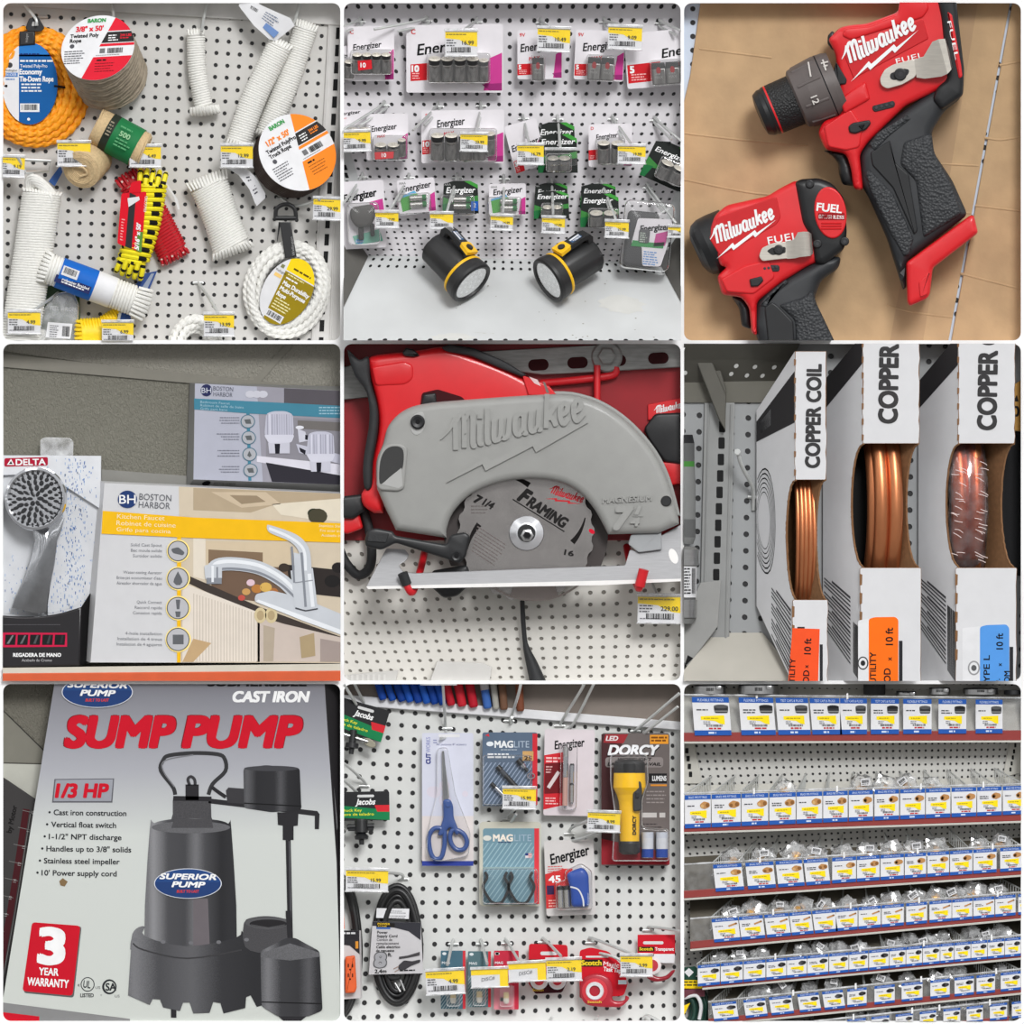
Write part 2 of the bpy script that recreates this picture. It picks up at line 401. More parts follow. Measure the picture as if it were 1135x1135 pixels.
# ---------------------------------------------------------------- shared makers
def peg_mat(key, rgb, H, r=.17, rough=.45, hole=(22,22,24), r2=None):
    # painted hardboard with punched holes; H = 3x3 matrix from local (x right, y down in compartment units) to hole counts
    m, nt, b, o = nodes(key); L = nt.links
    def mth(op, a, c=None, e=None):
        n = nt.nodes.new('ShaderNodeMath'); n.operation = op
        for i, v in enumerate((a, c, e)):
            if v is None: continue
            if isinstance(v, (int, float)): n.inputs[i].default_value = v
            else: L.new(v, n.inputs[i])
        return n.outputs[0]
    tc = nt.nodes.new('ShaderNodeTexCoord'); sp = nt.nodes.new('ShaderNodeSeparateXYZ'); L.new(tc.outputs['Object'], sp.inputs[0])
    x = mth('MULTIPLY', sp.outputs['X'], 1/U); y = mth('MULTIPLY', sp.outputs['Z'], -1/U)
    row = lambda a: mth('ADD', mth('MULTIPLY_ADD', x, a[0], a[2]), mth('MULTIPLY', y, a[1]))
    w = row(H[2]); u = mth('DIVIDE', row(H[0]), w); v = mth('DIVIDE', row(H[1]), w)
    fu = mth('SUBTRACT', mth('FRACT', u), .5); fv = mth('SUBTRACT', mth('FRACT', v), .5)
    dd = mth('SQRT', mth('ADD', mth('MULTIPLY', fu, fu), mth('MULTIPLY', fv, fv)))
    mr = nt.nodes.new('ShaderNodeMapRange'); mr.inputs['From Min'].default_value = r; mr.inputs['From Max'].default_value = r*1.25
    L.new(dd, mr.inputs['Value'])
    nz = nt.nodes.new('ShaderNodeTexNoise'); nz.inputs['Scale'].default_value = 25; L.new(tc.outputs['Object'], nz.inputs['Vector'])
    cr = nt.nodes.new('ShaderNodeValToRGB'); L.new(nz.outputs['Fac'], cr.inputs['Fac']); c = [lin(q) for q in rgb]
    cr.color_ramp.elements[0].color = [q*.95 for q in c]+[1]; cr.color_ramp.elements[1].color = [min(1, q*1.04) for q in c]+[1]
    mx = nt.nodes.new('ShaderNodeMix'); mx.data_type = 'RGBA'; L.new(mr.outputs[0], mx.inputs['Factor'])
    mx.inputs['A'].default_value = [lin(q) for q in hole]+[1]; L.new(cr.outputs['Color'], mx.inputs['B'])
    L.new(mx.outputs['Result'], b.inputs['Base Color']); b.inputs['Roughness'].default_value = rough
    bp = nt.nodes.new('ShaderNodeBump'); bp.inputs['Distance'].default_value = .002; L.new(mr.outputs[0], bp.inputs['Height']); L.new(bp.outputs['Normal'], b.inputs['Normal'])
    MATS[key] = m
def homog(src, dst):
    # 3x3 homography sending four src points to four dst points
    A = []
    for (x, y), (u, v) in zip(src, dst):
        A.append([x, y, 1, 0, 0, 0, -u*x, -u*y, u]); A.append([0, 0, 0, x, y, 1, -v*x, -v*y, v])
    n = 8
    for i in range(n):
        p = max(range(i, n), key=lambda r: abs(A[r][i])); A[i], A[p] = A[p], A[i]
        A[i] = [a/A[i][i] for a in A[i]]
        for r in range(n):
            if r != i: f = A[r][i]; A[r] = [a-f*b for a, b in zip(A[r], A[i])]
    h = [A[i][8] for i in range(8)]+[1]
    return [h[0:3], h[3:6], h[6:9]]
def backwall(key, name='wall_back', d=0, box=(0,0,1135,1135)):
    m = MB(); m.box(box[0], box[1], box[2], box[3], d-12, d, key)
    return m.build(name, at=(0, 0, d-12), kind='structure')
def price_tag(x, y, w, h, d=120, roll=0, price='9.99', label='', yel=.5, hand=None, group='shelf price tags on the hooks', turn=0, full=False, wire=None):
    # clear holder with a printed white and yellow ticket, hung on the tip of a hook
    t = thing('price_tag', label, 'price tag', (x, y, d), group, (0, turn, roll))
    m = MB(); W, H = w/2, h/2
    m.box(-W, -H, W, H, -1.5, 0, 'white_paper')
    if full: m.poly(rc(-W, -H, W, -H*.35), .4, 'yellow_tag'); m.poly(rc(W*.55, -H*.35, W, H), .4, 'yellow_tag')
    else:
        m.poly([(-W, -H*.92), (W, -H*.92), (W, H*.28), (W*.55, H*.2), (W*.2, -H*.02), (-W*.1, -H*.3), (-W, -H*.42)], .4, 'yellow_tag')
    dk = (70, 66, 50)
    if hand: m.text(hand, -W*.1, -H*.1, h*.2, (70, 70, 80), .8, rot=-8, al='c', shear=.2)
    else:
        m.text(price, W*.42, -H*.22, h*.17, (60, 55, 40), .8, bold=.02, al='c')
        m.bars(-W*.92, -H*.78, w*.8, 1, h*.1, (150, 130, 30), .8); m.bars(-W*.92, -H*.3, w*.3, 3, h*.11, (90, 90, 95), .8)
        m.code(-W*.62, H*.32, w*.62, h*.22, 'ink', .8); m.bars(-W*.9, H*.68, w*.7, 1, h*.09, (120, 120, 125), .8)
    m.build('ticket', t)
    m = MB(); m.prism(rr(-W-3, -H-8, W+3, H+4, 3), 1.6, 3, 'clear_film'); m.box(-W-3, -H-9, W+3, -H+1, 0, 6, 'lip_plastic', 2); m.box(-W-3, H, W+3, H+5, 0, 5, 'lip_plastic', 1.5)
    m.build('holder', t); return t
def hook(pts, r=4.5, label='', plate=None, group='steel peg hooks', mt='zinc_wire', loops=()):
    # bent steel wire hook; pts run from the board out to the tip
    m = MB(); m.tube(spl(pts, 4) if len(pts) > 2 else pts, r, mt, 8)
    for l in loops: m.tube(spl(l, 4) if len(l) > 2 else l, r, mt, 8)
    if plate:
        x, y = plate; m.tube([(x-16, y, 6), (x+16, y, 6)], r*.9, mt, 8); m.tube([(x-14, y, 6), (x-14, y+3, -6)], r*.8, mt, 6); m.tube([(x+14, y, 6), (x+14, y+3, -6)], r*.8, mt, 6)
    return m.build('peg_hook', at=(pts[0][0], pts[0][1], 0), label=label, cat='hook', group=group)
WORLD, SUN, EXPO = 0.62, 2.0, 0.0
# ================================================================ compartment 1: ropes and twine on a pegboard
CUR = CELLS[0]
peg_mat('peg_grey', (204,202,198), homog([(443.6,74.2),(200.5,57),(220.3,850.6),(799.8,683.7)], [(.5,.5),(-5.5,.5),(-4.5,20.5),(10.5,15.5)]), .145)
backwall('peg_grey')
mat('rail_grey', (205,203,200), .4); mat('rope_orange', (250,160,18), .6, 0, .06, 200); mat('rope_tan', (150,138,120), .65, 0, .16, 150); mat('jute', (206,180,138), .85, 0, .12, 400, bump=.3, bs=900)
mat('rope_yellow', (238,222,20), .6, 0, .05, 300); mat('rope_red', (186,16,32), .6, 0, .08, 300); mat('nylon_yellow', (250,214,30), .5, 0, .05, 200)
m = MB(); m.prism([(-5,-40),(1140,-40),(1140,84),(700,58),(-5,16)], 0, 14, 'rail_grey', 3); m.build('trim_1', at=(0,0,0), kind='structure')
m = MB(); m.prism([(1088,78),(1140,78),(1140,1140),(1030,1140)], 0, 8, 'rail_grey', 2); m.tube([(1128,80,8),(1092,1140,8)], 4, 'rail_grey'); m.tube([(1090,80,8),(1033,1140,8)], 4, 'rail_grey')
for i in range(19):
    y = 90+i*57; x = 1120-(y-90)*.056; m.prism([(x-7, y), (x+8, y), (x+6, y+38), (x-9, y+38)], 8, 9, 'hole_black')
m.build('trim_2', at=(0,0,0), kind='structure')
WR = 'white_rope'
# ---- hooks
for pts, lb, pl in [([(60,-20,20),(85,20,50),(118,62,80),(120,84,82)], 'wire hook above the orange rope coil', (140,55)),
        ([(355,-20,10),(372,30,50),(376,60,90)], 'wire hook behind the round label of the tan rope spool', None),
        ([(690,-20,10),(672,70,60),(668,105,90)], 'wire hook holding the short thin white hank, at the top', None),
        ([(1000,-20,10),(978,60,60),(966,84,90)], 'wire hook holding the two long white hanks, at the top right', None),
        ([(930,655,6),(980,682,50),(1060,660,124)], 'wire hook beside the black hang strap of the white coil', (930,655)),
        ([(655,935,6),(690,985,70),(722,1036,124)], 'wire hook above the white coil cut off at the bottom', (655,935)),
        ([(200,960,6),(165,990,60),(100,1034,124)], 'wire hook of the bagged rope at the lower left', (200,958)),
        ([(270,460,6),(262,472,60),(240,478,118)], 'wire hook between the two twine rolls', None),
        ([(420,470,6),(445,472,60),(470,480,118)], 'wire hook at the end of the green-labelled twine', None),
        ([(742,470,6),(752,478,60),(770,482,118)], 'wire hook beside the tail of the long white hank', None)]:
    hook(pts, 5, lb, pl)
hook([(400,1000,6),(398,1030,60),(392,1062,124)], 5, 'wire hook behind the price tag of the yellow rope bundle')
m = MB(); m.tube([(20,525,60),(168,532,60),(160,566,60),(84,572,110),(60,520,124)], 6, 'zinc_wire', 8); m.build('peg_hook', at=(168,532,0), label='flat wire loop hook at the left edge above the thick white hank', cat='hook', group='steel peg hooks')
# ---- orange coil
t = thing('rope_coil', 'bright orange rope coil with blue and white oval label, top left', 'rope', (110, 280, 0), 'coiled and spooled rope')
m = MB()
for i, (k, d) in enumerate([(0,30),(1,44),(2,46),(3,36),(4,20),(1.5,22),(2.8,20)]):
    e = 12+k*22
    p = [(112+(78+e)*math.cos(a)*(1+.015*math.sin(3*a+i)), 283+(112+e*.72)*math.sin(a)*(1+.02*math.cos(2*a+i))+(6 if math.sin(a) > 0 else 0), d+6*math.sin(2*a+i)) for a in [2*PI*j/330 for j in range(330)]]
    m.tube(p, 13.5, 'rope_orange', 12, True, lobes=3, pitch=96, depth=.3)
m.build('rope', t)
m = MB(); oval = el(98, 276, 92, 136, 48); m.prism(oval, 56, 57.5, (226,226,228)); m.poly(half(half(oval, (62,0), (1,0)), (0,180), (0,1)), 58, (18,92,160)); m.poly(half(half(oval, (62,0), (1,0)), (0,186), (0,-1)), 58, (40,120,196))
W_ = 'white_paint'
m.bars(66, 176, 70, 1, 10, (20,50,110), 58.6, 5); m.bars(66, 198, 110, 1, 10, W_, 58.6, 6); m.text('Twisted Poly-Pro', 66, 212, 11, W_, 58.6, w=90, bold=.01); m.text('Economy', 64, 228, 17, W_, 58.6, w=74, bold=.04); m.text('Tie-Down Rope', 64, 252, 17, W_, 58.6, w=112, bold=.04)
m.bars(70, 276, 70, 3, 11, W_, 58.6, 5); m.poly(rc(66, 342, 130, 370), 58.6, W_); m.code(70, 345, 54, 19, 'ink', 59); m.poly(el(94, 394, 5, n=12), 58.6, W_)
m.poly(el(32, 215, 9, n=14), 58, (60,60,62)); m.text('Wellington', 14, 228, 8, 'ink', 58.6, w=42); m.poly(rc(14, 240, 58, 254), 58, (60,120,190)); m.text('TRUCKER', 16, 242, 9, W_, 58.6, w=38); m.bars(18, 260, 36, 1, 8, (60,120,190), 58.6)
m.build('label', t)
m = MB(); m.prism([(64,104),(116,100),(116,148),(62,152)], 40, 64, 'black_plastic', 6); m.prism(sm([(96,60),(124,52),(148,92),(136,104),(92,104),(84,90)], 6), 60, 68, 'black_plastic', 2); m.poly(sm([(108,70),(122,72),(128,84),(104,86)], 4), 68.4, (190,188,185)); m.text('Wellington', 84, 140, 8, (170,170,170), 64.6, rot=-90, w=30)
m.build('hang_strap', t)
for a, b in (((8,284,48),(22,284,60)), ((178,284,58),(240,292,44))): m = MB(); m.tube([a, b], 4, 'ink'); m.build('cable_tie', t)
# ---- tan spool
t = thing('rope_spool', 'fat tan rope spool with round red and white label, at top left', 'rope', (345, 200, 0), 'coiled and spooled rope')
f0 = Vector((325,160,180)); f1 = Vector((366,256,14)); nn = f0-f1
m = MB(); m.lathe(tuple(f0), tuple(f1), [(0,112,'rope_tan'),(nn.length,112,'rope_tan')], 40)
m.T = frame(f0, nn)
pr = []
for i in range(17):
    d = -8-i*11.5; 
    for j in range(48): a = 2*PI*j/48; pr.append(((116+2*math.sin(i*2.1))*math.cos(a), (116+2*math.sin(i*2.1))*math.sin(a), d+11.5*(1-j/48)-11+14*math.sin(2*a+1)*(1 if 1 < i < 15 else 0)))
m.tube(pr, 8, 'rope_tan', 8, lobes=3, pitch=36); m.build('rope', t)
def round_label(par, T, r, c1, c2, size, lines, slant, k=1):
    m = MB(T); disc = el(0, 0, r, r, 56); m.prism(disc, -2, 0, 'white_card')
    nx, ny = math.cos(math.radians(slant)), math.sin(math.radians(slant)); tn = ny/nx
    rt = half(disc, (-8*k, 25), (nx, ny))
    m.poly(half(rt, (0,-62), (0,-1)), .6, c1); m.poly(half(half(rt, (0,-58), (0,1)), (0,-17), (0,-1)), .6, (44,42,42)); m.poly(half(half(rt, (0,-14), (0,1)), (0,-4), (0,-1)), .6, c1); m.poly(half(rt, (0,36), (0,1)), .6, c1)
    xs = lambda y: -8*k-(y-25)*tn+6
    m.bars(xs(-46)+4, -46, 34, 3, 9, 'white_paint', 1.2, 4); m.text('244 LBS', xs(-46)+44, -48, 10, c1, 1.2, w=38, bold=.03); m.bars(xs(-46)+44, -34, 38, 1, 8, c1, 1.2)
    m.code(xs(8)+28, 4, 52, 20, 'ink', 1.2); m.poly(rc(xs(8)+2, 4, xs(8)+20, 22), 1.2, (110,110,112)); m.bars(xs(30), 29, 95, 1, 5, (120,120,125), 1.2)
    m.bars(xs(48)+12, 46, 40, 1, 10, 'ink', 1.2, 6); m.bars(xs(60)+12, 60, 74, 4, 10, c2, 1.2, 3)
    m.text('BARON', -40, -110*r/122, 14, (60,150,80), 1.2, w=60, bold=.05); m.text(size, -78, -84, 19, c1, 1.2, w=92, bold=.04)
    for i, (s_, w_) in enumerate(lines): m.text(s_, -96, -56+i*18, 14, 'ink', 1.2, w=w_, bold=.03)
    m.poly(el(-88, -10, 8, n=14), 1.2, (80,80,86))
    m.bars(-112, 8, 70, 6, 9, (90,90,96), 1.2, 3.5)
    return m.build('label', par)
round_label(t, frame(f0+nn.normalized()*2, nn, 4), 124, (214,32,52), (120,20,30), '3/8" x 50\'', [('Twisted Poly', 96), ('Rope', 38)], 24)
# ---- jute rolls
t = thing('twine_roll', 'roll of natural jute twine with a green label band', 'twine', (400, 465, 0), 'jute twine rolls')
a, b = (318,416,62), (478,502,78)
m = MB(); m.lathe(a, b, [(0,56,'jute'),(8,62,'jute'),(174,62,'jute'),(182,54,'jute')], 36); m.wrap([a, b], 60, 60, 3.2, 'jute', 6.5, 24, ang=.12); m.build('twine', t)
m = MB(); m.lathe((352,434,65), (462,493,76), [(0,65.5,(46,52,44)),(26,65.5,(34,118,68)),(104,65.5,(34,118,68)),(116,65.5,(34,118,68))], 40)
m.T = rotT(415, 455, 27, 142); m.text('500', -22, -14, 17, (150,196,150), 0, w=36, bold=.03); m.bars(-30, -30, 50, 1, 10, (90,160,110), 0, 5); m.bars(-26, 12, 56, 3, 11, (90,160,110), 0, 5); m.bars(-66, -28, 18, 5, 11, (150,140,120), 0, 5)
m.build('label_band', t)
t = thing('twine_roll', 'bare jute twine roll seen end on under a price tag', 'twine', (282, 555, 0), 'jute twine rolls')
m = MB(); m.lathe((310,520,16), (270,562,110), [(0,64,'jute'),(70,66,'jute'),(100,60,'jute'),(110,42,'jute'),(112,0,'jute')], 36); m.T = frame((270,562,108), (-40,42,94))
for i in range(9): m.tube([((62-i*5)*math.cos(q), (62-i*5)*math.sin(q), 2+i*.6-abs(i-3)*1.2) for q in [2*PI*j/40 for j in range(40)]], 4.5, 'jute', 7, True, lobes=2, pitch=14)
m.tube(spl([(-20,-10,8),(10,-14,12),(24,6,10),(0,18,12)], 6), 4, 'jute', 6, lobes=2, pitch=14); m.build('twine', t)
# ---- white hanks
def hank(label, p0, p1, rx, ry, r, mt=WR, group='rope hanks on the pegboard', k=6, ex=(1, 1), mid=None, flecks=None, pitch=None, waist=.0, ang=.12, lobes=0, a0=0, wmul=1.0):
    t = thing('rope_hank', label, 'rope', ((p0[0]+p1[0])/2, (p0[1]+p1[1])/2, 0), group)
    path = spl([p0, mid, p1], 8) if mid else [p0, p1]
    A, B = Vector(p0), Vector(p1); ax = (A-Vector(path[1])).normalized(); bx = (B-Vector(path[-2])).normalized()
    m = MB(); w = (lambda t_: rx*(1-waist*math.sin(PI*t_))) if waist else rx
    core = 'jute' if mt == 'jute' else mt
    m.tube(path, lambda t_: (w(t_) if callable(w) else w)*.93, core, 20, flat=ry/rx)
    k0 = len(m.F); m.wrap(path, w, ry, r, mt, pitch, 20, ang=ang, lobes=lobes, lp=r*4)
    if flecks: m.fleck(k0, 6, flecks, (lambda i, j: i % 20 in (1, 6, 7) and (i//20) % 2 == 0) if mt == 'rope_yellow' else (lambda i, j: i % 20 in (3, 7) and j % 3 == 0))
    m.build('wound_rope', t)
    k = max(k, int(rx/r/1.02))
    for c, d, e in ((A, ax, ex[0]), (B, bx, ex[1])):
        m = MB(); m.dome(c, d, rx*wmul, ry, r*4*e, r*1.15, mt, k, 6, lobes, r*4)
        m.lathe(tuple(c-d*2), tuple(c+d*10), [(0,rx*.7,mt),(r*1.5*e,rx*.6,mt),(r*2.5*e,rx*.3,mt)], 14)
        if flecks: m.fleck(0, 6, flecks, (lambda i, j: i % 4 == 1) if mt == 'rope_yellow' else (lambda i, j: i % 4 == 1 and j % 3 == 0))
        m.build('end_loops', t)
    return t
t = hank('short thin white rope hank hanging from a top hook', (648,112,45), (674,352,45), 27, 24, 4.4, ex=(.9,1), mid=(652,230,45)); 
m = MB(); m.dome((676,352,45), (.1,1,0), 44, 30, 26, 6, WR, 9, twist=4); m.build('frayed_end', t)
hank('long white rope hank running right from the top hook, behind its twin', (1012,92,34), (884,440,34), 36, 30, 4.4, mid=(952,270,34), ex=(1.1,1), ang=.05)
t = hank('long white rope hank in front of its twin, with white and blue card', (926,150,70), (790,470,72), 38, 34, 4.4, mid=(838,330,72), ex=(1.0,1.6), ang=.05)
m = MB(); m.loft([[(x, y, d) for x, y, d in ((790,20,100),(800,-20,100),(801,-20,102),(791,20,102))], [(840,85,110),(870,20,110),(871,20,112),(841,85,112)], [(890,130,106),(960,60,106),(961,60,108),(891,130,108)], [(912,136,100),(975,85,96),(976,85,98),(913,136,102)]], 'white_card')
m.T = quad(((798,-10,106),(962,66,114),(905,128,112),(795,22,106)), 150, 60); m.poly(rc(100, 40, 150, 58), 2, (110,140,190)); m.code(35, 16, 30, 14, 'ink', 2); m.bars(80, 10, 50, 4, 8, (120,130,150), 2, 3); m.build('card', t)
t = hank('fat white rope hank at the middle right with a white paper strip', (692,610,46), (766,820,46), 62, 42, 4.5, waist=.08, k=9, ex=(1.7,1.2), ang=.2, wmul=1.08)
m = MB(); m.loft([[(x, y, d), (x2, y2, d), (x2, y2, d+2), (x, y, d+2)] for x, y, x2, y2, d in ((752,556,790,550,60),(790,580,825,566,74),(825,625,850,590,76),(842,668,878,640,70),(850,682,878,655,66))], 'white_card'); m.T = quad(((800,572,78),(832,568,78),(872,640,74),(846,664,74)), 40, 90); m.bars(8, 15, 20, 6, 11, (60,60,70), 1, 4); m.build('paper_strip', t)
hank('thick white rope hank at the left edge, wider than the others', (138,640,60), (58,1150,60), 62, 46, 4.6, ex=(.6,1), mid=(104,870,60), ang=.12, k=9); tt = [o for o, _ in ALL][-4]
m = MB(); 
for i in range(9): m.tube(spl([(92+i*7, 640-i*3, 66), (90+i*6, 588+i*5, 92), (128+i*5, 588+i*8, 100), (180-i*2, 640+i*6, 84), (182-i*4, 690, 60)], 5), 7, WR, 6)
m.build('top_loops', tt)
m = MB(); m.loft([[(160+i*10, 600+i*8, 30), (200+i*3, 545+i*12, 30), (200+i*3, 545+i*12, 32), (160+i*10, 600+i*8, 32)] for i in range(3)], (60,96,160)); m.build('card', tt)
# ---- yellow and red hanks
hank('red rope hank with pale flecks behind the yellow hank', (440,600,24), (572,838,26), 48, 26, 5.5, 'rope_red', flecks=(225,200,190), k=7, ex=(1.6,1.0), mid=(512,720,24), ang=.15)
t = hank('yellow and black rope hank with a red and black card', (500,612,70), (438,868,64), 47, 34, 8, 'rope_yellow', flecks='ink', k=5, ex=(1.5,1.5), mid=(478,740,68), ang=.2)
m = MB(); T = quad(((402,640,104),(485,634,112),(468,836,108),(388,806,100)), 84, 180); m.T = T; m.prism(sm(rc(0,0,84,180), 8), -3, 0, (218,20,40)); m.poly([(28,0),(50,10),(50,180),(28,180)], .6, (48,46,48)); m.poly([(22,18),(60,14),(64,24),(28,48)], 1, 'white_card')
m.text('5/16" x 50\'', 60, 176, 14, 'white_paint', 1.2, rot=-90, w=80, bold=.05); m.text('KINGCORD', 80, 60, 9, 'white_paint', 1.2, rot=-90, w=46); m.poly(rc(66, 120, 84, 180), .9, (90,140,60)); m.bars(8, 90, 12, 8, 10, (240,160,160), .8, 4)
m.prism(sm([(30,-34),(62,-38),(66,4),(24,4)], 8), -3, 0, (218,20,40)); m.build('card', t)
m = MB(); m.loft([[(545,610,40),(552,606,40),(552,606,42),(545,610,42)], [(575,650,42),(588,660,42),(588,660,44),(575,650,44)], [(588,692,40),(595,694,40),(595,694,42),(588,692,42)]], 'white_card'); m.build('paper_edge', t)
# ---- hank with blue sleeve
t = hank('white rope hank lying across the lower left with a blue paper sleeve', (160,888,96), (446,996,80), 46, 40, 5.5, ex=(1.2,2.2), k=8, ang=.1, wmul=1.1)
ax = (Vector((446,996,80))-Vector((160,888,96))).normalized(); q0 = Vector((196,902,94))
m = MB(); m.lathe(tuple(q0), tuple(q0+ax*150), [(0,52,(26,100,190)),(124,53,'white_card'),(190,52,'white_card')], 40)
m.T = rotT(250, 905, 20.5, 148); m.poly(rc(-44, -12, 12, 20), -2, 'white_card'); m.code(-38, -8, 42, 20, 'ink', -1.4); m.poly(rc(-58, 24, 66, 50), -6, (36,44,92)); m.text('Polyester Braided', -34, 28, 9, 'white_paint', -5, w=94, bold=.02); m.bars(-34, 40, 92, 1, 9, 'white_paint', -5, 4)
m.build('sleeve', t)
m = MB(); m.prism([(448,942),(478,905),(520,896),(490,966),(470,968)], 30, 32, (54,80,140)); m.prism([(470,950),(500,905),(510,905),(484,962)], 32, 33, (150,160,180)); m.build('card', t)
# ---- bagged goods, yellow rope, bottom coil
t = thing('rope_package', 'green carded rope in a clear bag with white sticker at lower left', 'rope package', (150, 1060, 0), 'bagged and carded rope at the lower left')
m = MB(); m.prism(sm([(96,955),(215,940),(262,968),(268,1150),(70,1150)], 8), 20, 24, (70,92,66)); m.T = rotT(166, 1012, 4, 25); m.text('FEEL A ROPE', 0, 0, 13, (225,225,225), .5, w=88, bold=.03); m.text('ROPE', -64, -22, 14, (200,205,195), .5, w=50); m.build('backing_card', t)
m = MB(); m.prism(sm([(150,1010),(185,970),(240,962),(262,1010),(255,1150),(110,1150)], 10), 26, 58, 'clear_bag', 10); m.build('bag', t)
m = MB(); m.prism([(158,1066),(240,1072),(232,1122),(150,1116)], 58, 59.5, 'white_card'); m.T = rotT(165, 1076, 4, 60); m.bars(0, 0, 30, 6, 7, (80,80,84), .5, 2.5); m.code(42, 0, 24, 34, 'ink', .5); m.build('sticker', t)
m = MB(); 
for i in range(6): m.tube(spl([(80+i*14,1130,34),(110+i*12,1096+i*4,42),(170,1105+i*5,44),(240-i*6,1140,36)], 5), 6, WR, 6)
m.build('rope', t)
t = thing('rope_hank', 'yellow rope bundle at the bottom, half under a price tag', 'rope', (330, 1090, 0), 'rope hanks on the pegboard')
m = MB(); m.wrap([(275,1105,46),(400,1100,46)], 48, 36, 5, 'nylon_yellow', None, 22, ang=.2); m.lathe((262,1105,46), (400,1100,46), [(0,20,'nylon_yellow'),(10,42,'nylon_yellow'),(120,42,'nylon_yellow')], 20); m.wrap([(345,1075,30),(400,1040,30)], 28, 24, 5, 'nylon_yellow', None, 18); m.dome((275,1105,46), (-1,0,0), 44, 34, 26, 6, 'nylon_yellow', 7); m.build('wound_rope', t)
m = MB(); m.prism([(388,1040),(430,1030),(434,1068),(392,1066)], 58, 60, (54,84,150)); m.build('card', t)
def coil(name, label, cx, cy, rx, ry, strands, r, mt, pitch=44, rot=0, lobes=3):
    t = thing(name, label, 'rope', (cx, cy, 0), 'coiled and spooled rope'); m = MB()
    for i, (k, d) in enumerate(strands):
        p = []
        for j in range(330):
            a = 2*PI*j/330; x = (rx+k)*math.cos(a)*(1+.02*math.sin(3*a+i*1.3)); y = (ry+k)*math.sin(a)*(1+.02*math.cos(2*a+i)); c, s = math.cos(rot), math.sin(rot)
            p.append((cx+x*c-y*s+4*math.sin(i*2.3), cy+x*s+y*c+3*math.cos(i*1.7), d+7*math.sin(2*a+i)))
        m.tube(p, r, mt, 12, True, lobes=lobes, pitch=pitch*1.6, depth=.3)
    m.build('rope', t); return t
t = coil('rope_coil', 'white twisted rope coil with black hang strap and yellow oval label, lower right', 950, 955, 92, 112, [(0,26),(4,46),(18,54),(30,50),(40,36),(14,22),(28,20)], 12, WR, 44, .35)
m = MB(rotT(950, 965, 30, 66)); oval = el(0, 0, 80, 118, 48); m.prism(oval, -1.5, 0, 'white_card'); rt = half(oval, (-34,0), (1,-.08)); m.poly(half(rt, (0,-62), (0,-1)), .5, (246,212,20)); m.poly(half(rt, (0,-58), (0,1)), .5, (150,128,14))
m.T = rotT(950, 965, 30, 66); m.bars(-18, -80, 70, 1, 9, (90,70,10), 1, 6); m.bars(-26, -54, 80, 1, 9, (230,220,150), 1, 4); m.bars(-26, -42, 60, 1, 9, W_, 1, 5)
m.text('Max Durability', -26, -28, 14, W_, 1, w=98, bold=.04); m.text('Multi-Purpose', -26, -8, 14, W_, 1, w=94, bold=.04); m.text('Rope', -26, 12, 14, W_, 1, w=32, bold=.04); m.bars(-22, 34, 66, 4, 10, (230,224,170), 1, 4)
m.poly(rc(-28, 78, 34, 104), 1, 'white_card'); m.code(-22, 82, 50, 17, 'ink', 1.5); m.text('Wellington', -70, -52, 8, 'ink', 1, w=38); m.poly(rc(-60, -72, -48, -60), 1, (130,130,90)); m.poly(rc(-66, -38, -40, -26), 1, (240,200,120)); m.build('label', t)
m = MB(); m.prism([(925,735),(962,735),(982,850),(944,855)], 60, 72, 'black_plastic', 3); m.prism([(922,735),(930,735),(918,800),(916,798)], 40, 48, 'black_plastic')
m.build('strap', t)
m = MB(); m.tube(spl([(912,725,66),(916,690,66),(946,676,66),(974,690,66),(980,725,66)], 5), 7, 'black_plastic', 8); m.tube([(912,722,66),(980,722,66)], 8, 'black_plastic', 8); m.build('hang_loop', t); m = MB(); m.text('Wellington', 968, 846, 9, (160,160,160), 72.6, rot=-98, w=62); m.build('strap_print', t)
t = coil('rope_coil', 'white rope coil cut off by the bottom edge beneath a price tag', 645, 1150, 46, 62, [(0,26),(10,46),(24,52),(36,40),(20,24)], 11, WR, 40)
# ---- orange disc spool
t = thing('rope_spool', 'flat rope spool with round orange and white label at the right edge', 'rope', (975, 515, 0), 'coiled and spooled rope')
f0 = Vector((984,505,112)); f1 = Vector((950,540,10)); nn = f0-f1
m = MB(); m.lathe(tuple(f0), tuple(f1), [(0,118,'rope_brown'),(nn.length,118,'rope_brown')], 40) if mat('rope_brown', (58,44,38), .7, 0, .2, 200) else 0
m.T = frame(f0, nn)
for i in range(8): m.tube([(121*math.cos(q), 121*math.sin(q), -8-i*12) for q in [2*PI*j/48 for j in range(48)]], 8, 'rope_brown', 8, True, lobes=3, pitch=36)
m.build('rope', t)
round_label(t, frame(f0+nn.normalized()*2, nn, -33), 134, (240,134,34), (150,80,20), '1/2" x 50\'', [('Twisted PolyPro', 120), ('Truck Rope', 88)], 20, 0)
# ---- price tags
for x, y, w, h, pr, lb, r in [(245,510,110,76,'7.69','price tag reading 7.69 in front of the bare jute roll',0), (481,518,104,66,'6.49','price tag at the end of the green-labelled twine',0), (784,517,106,70,'12.99','price tag at the tail of the long white hanks',0),
        (40,552,84,64,'9.19','price tag cut by the left edge above the thick white hank',2), (1082,692,90,68,'29.99','price tag at the right edge by the black hang strap',2), (80,1068,108,70,'4.99','price tag over the bagged rope at the bottom left corner',0), (390,1100,104,66,'6.99','price tag in front of the yellow rope bundle at the bottom',0), (725,1076,100,70,'13.99','price tag above the bottom white coil',0)]:
    price_tag(x, y, w, h, 122, r, pr, lb)
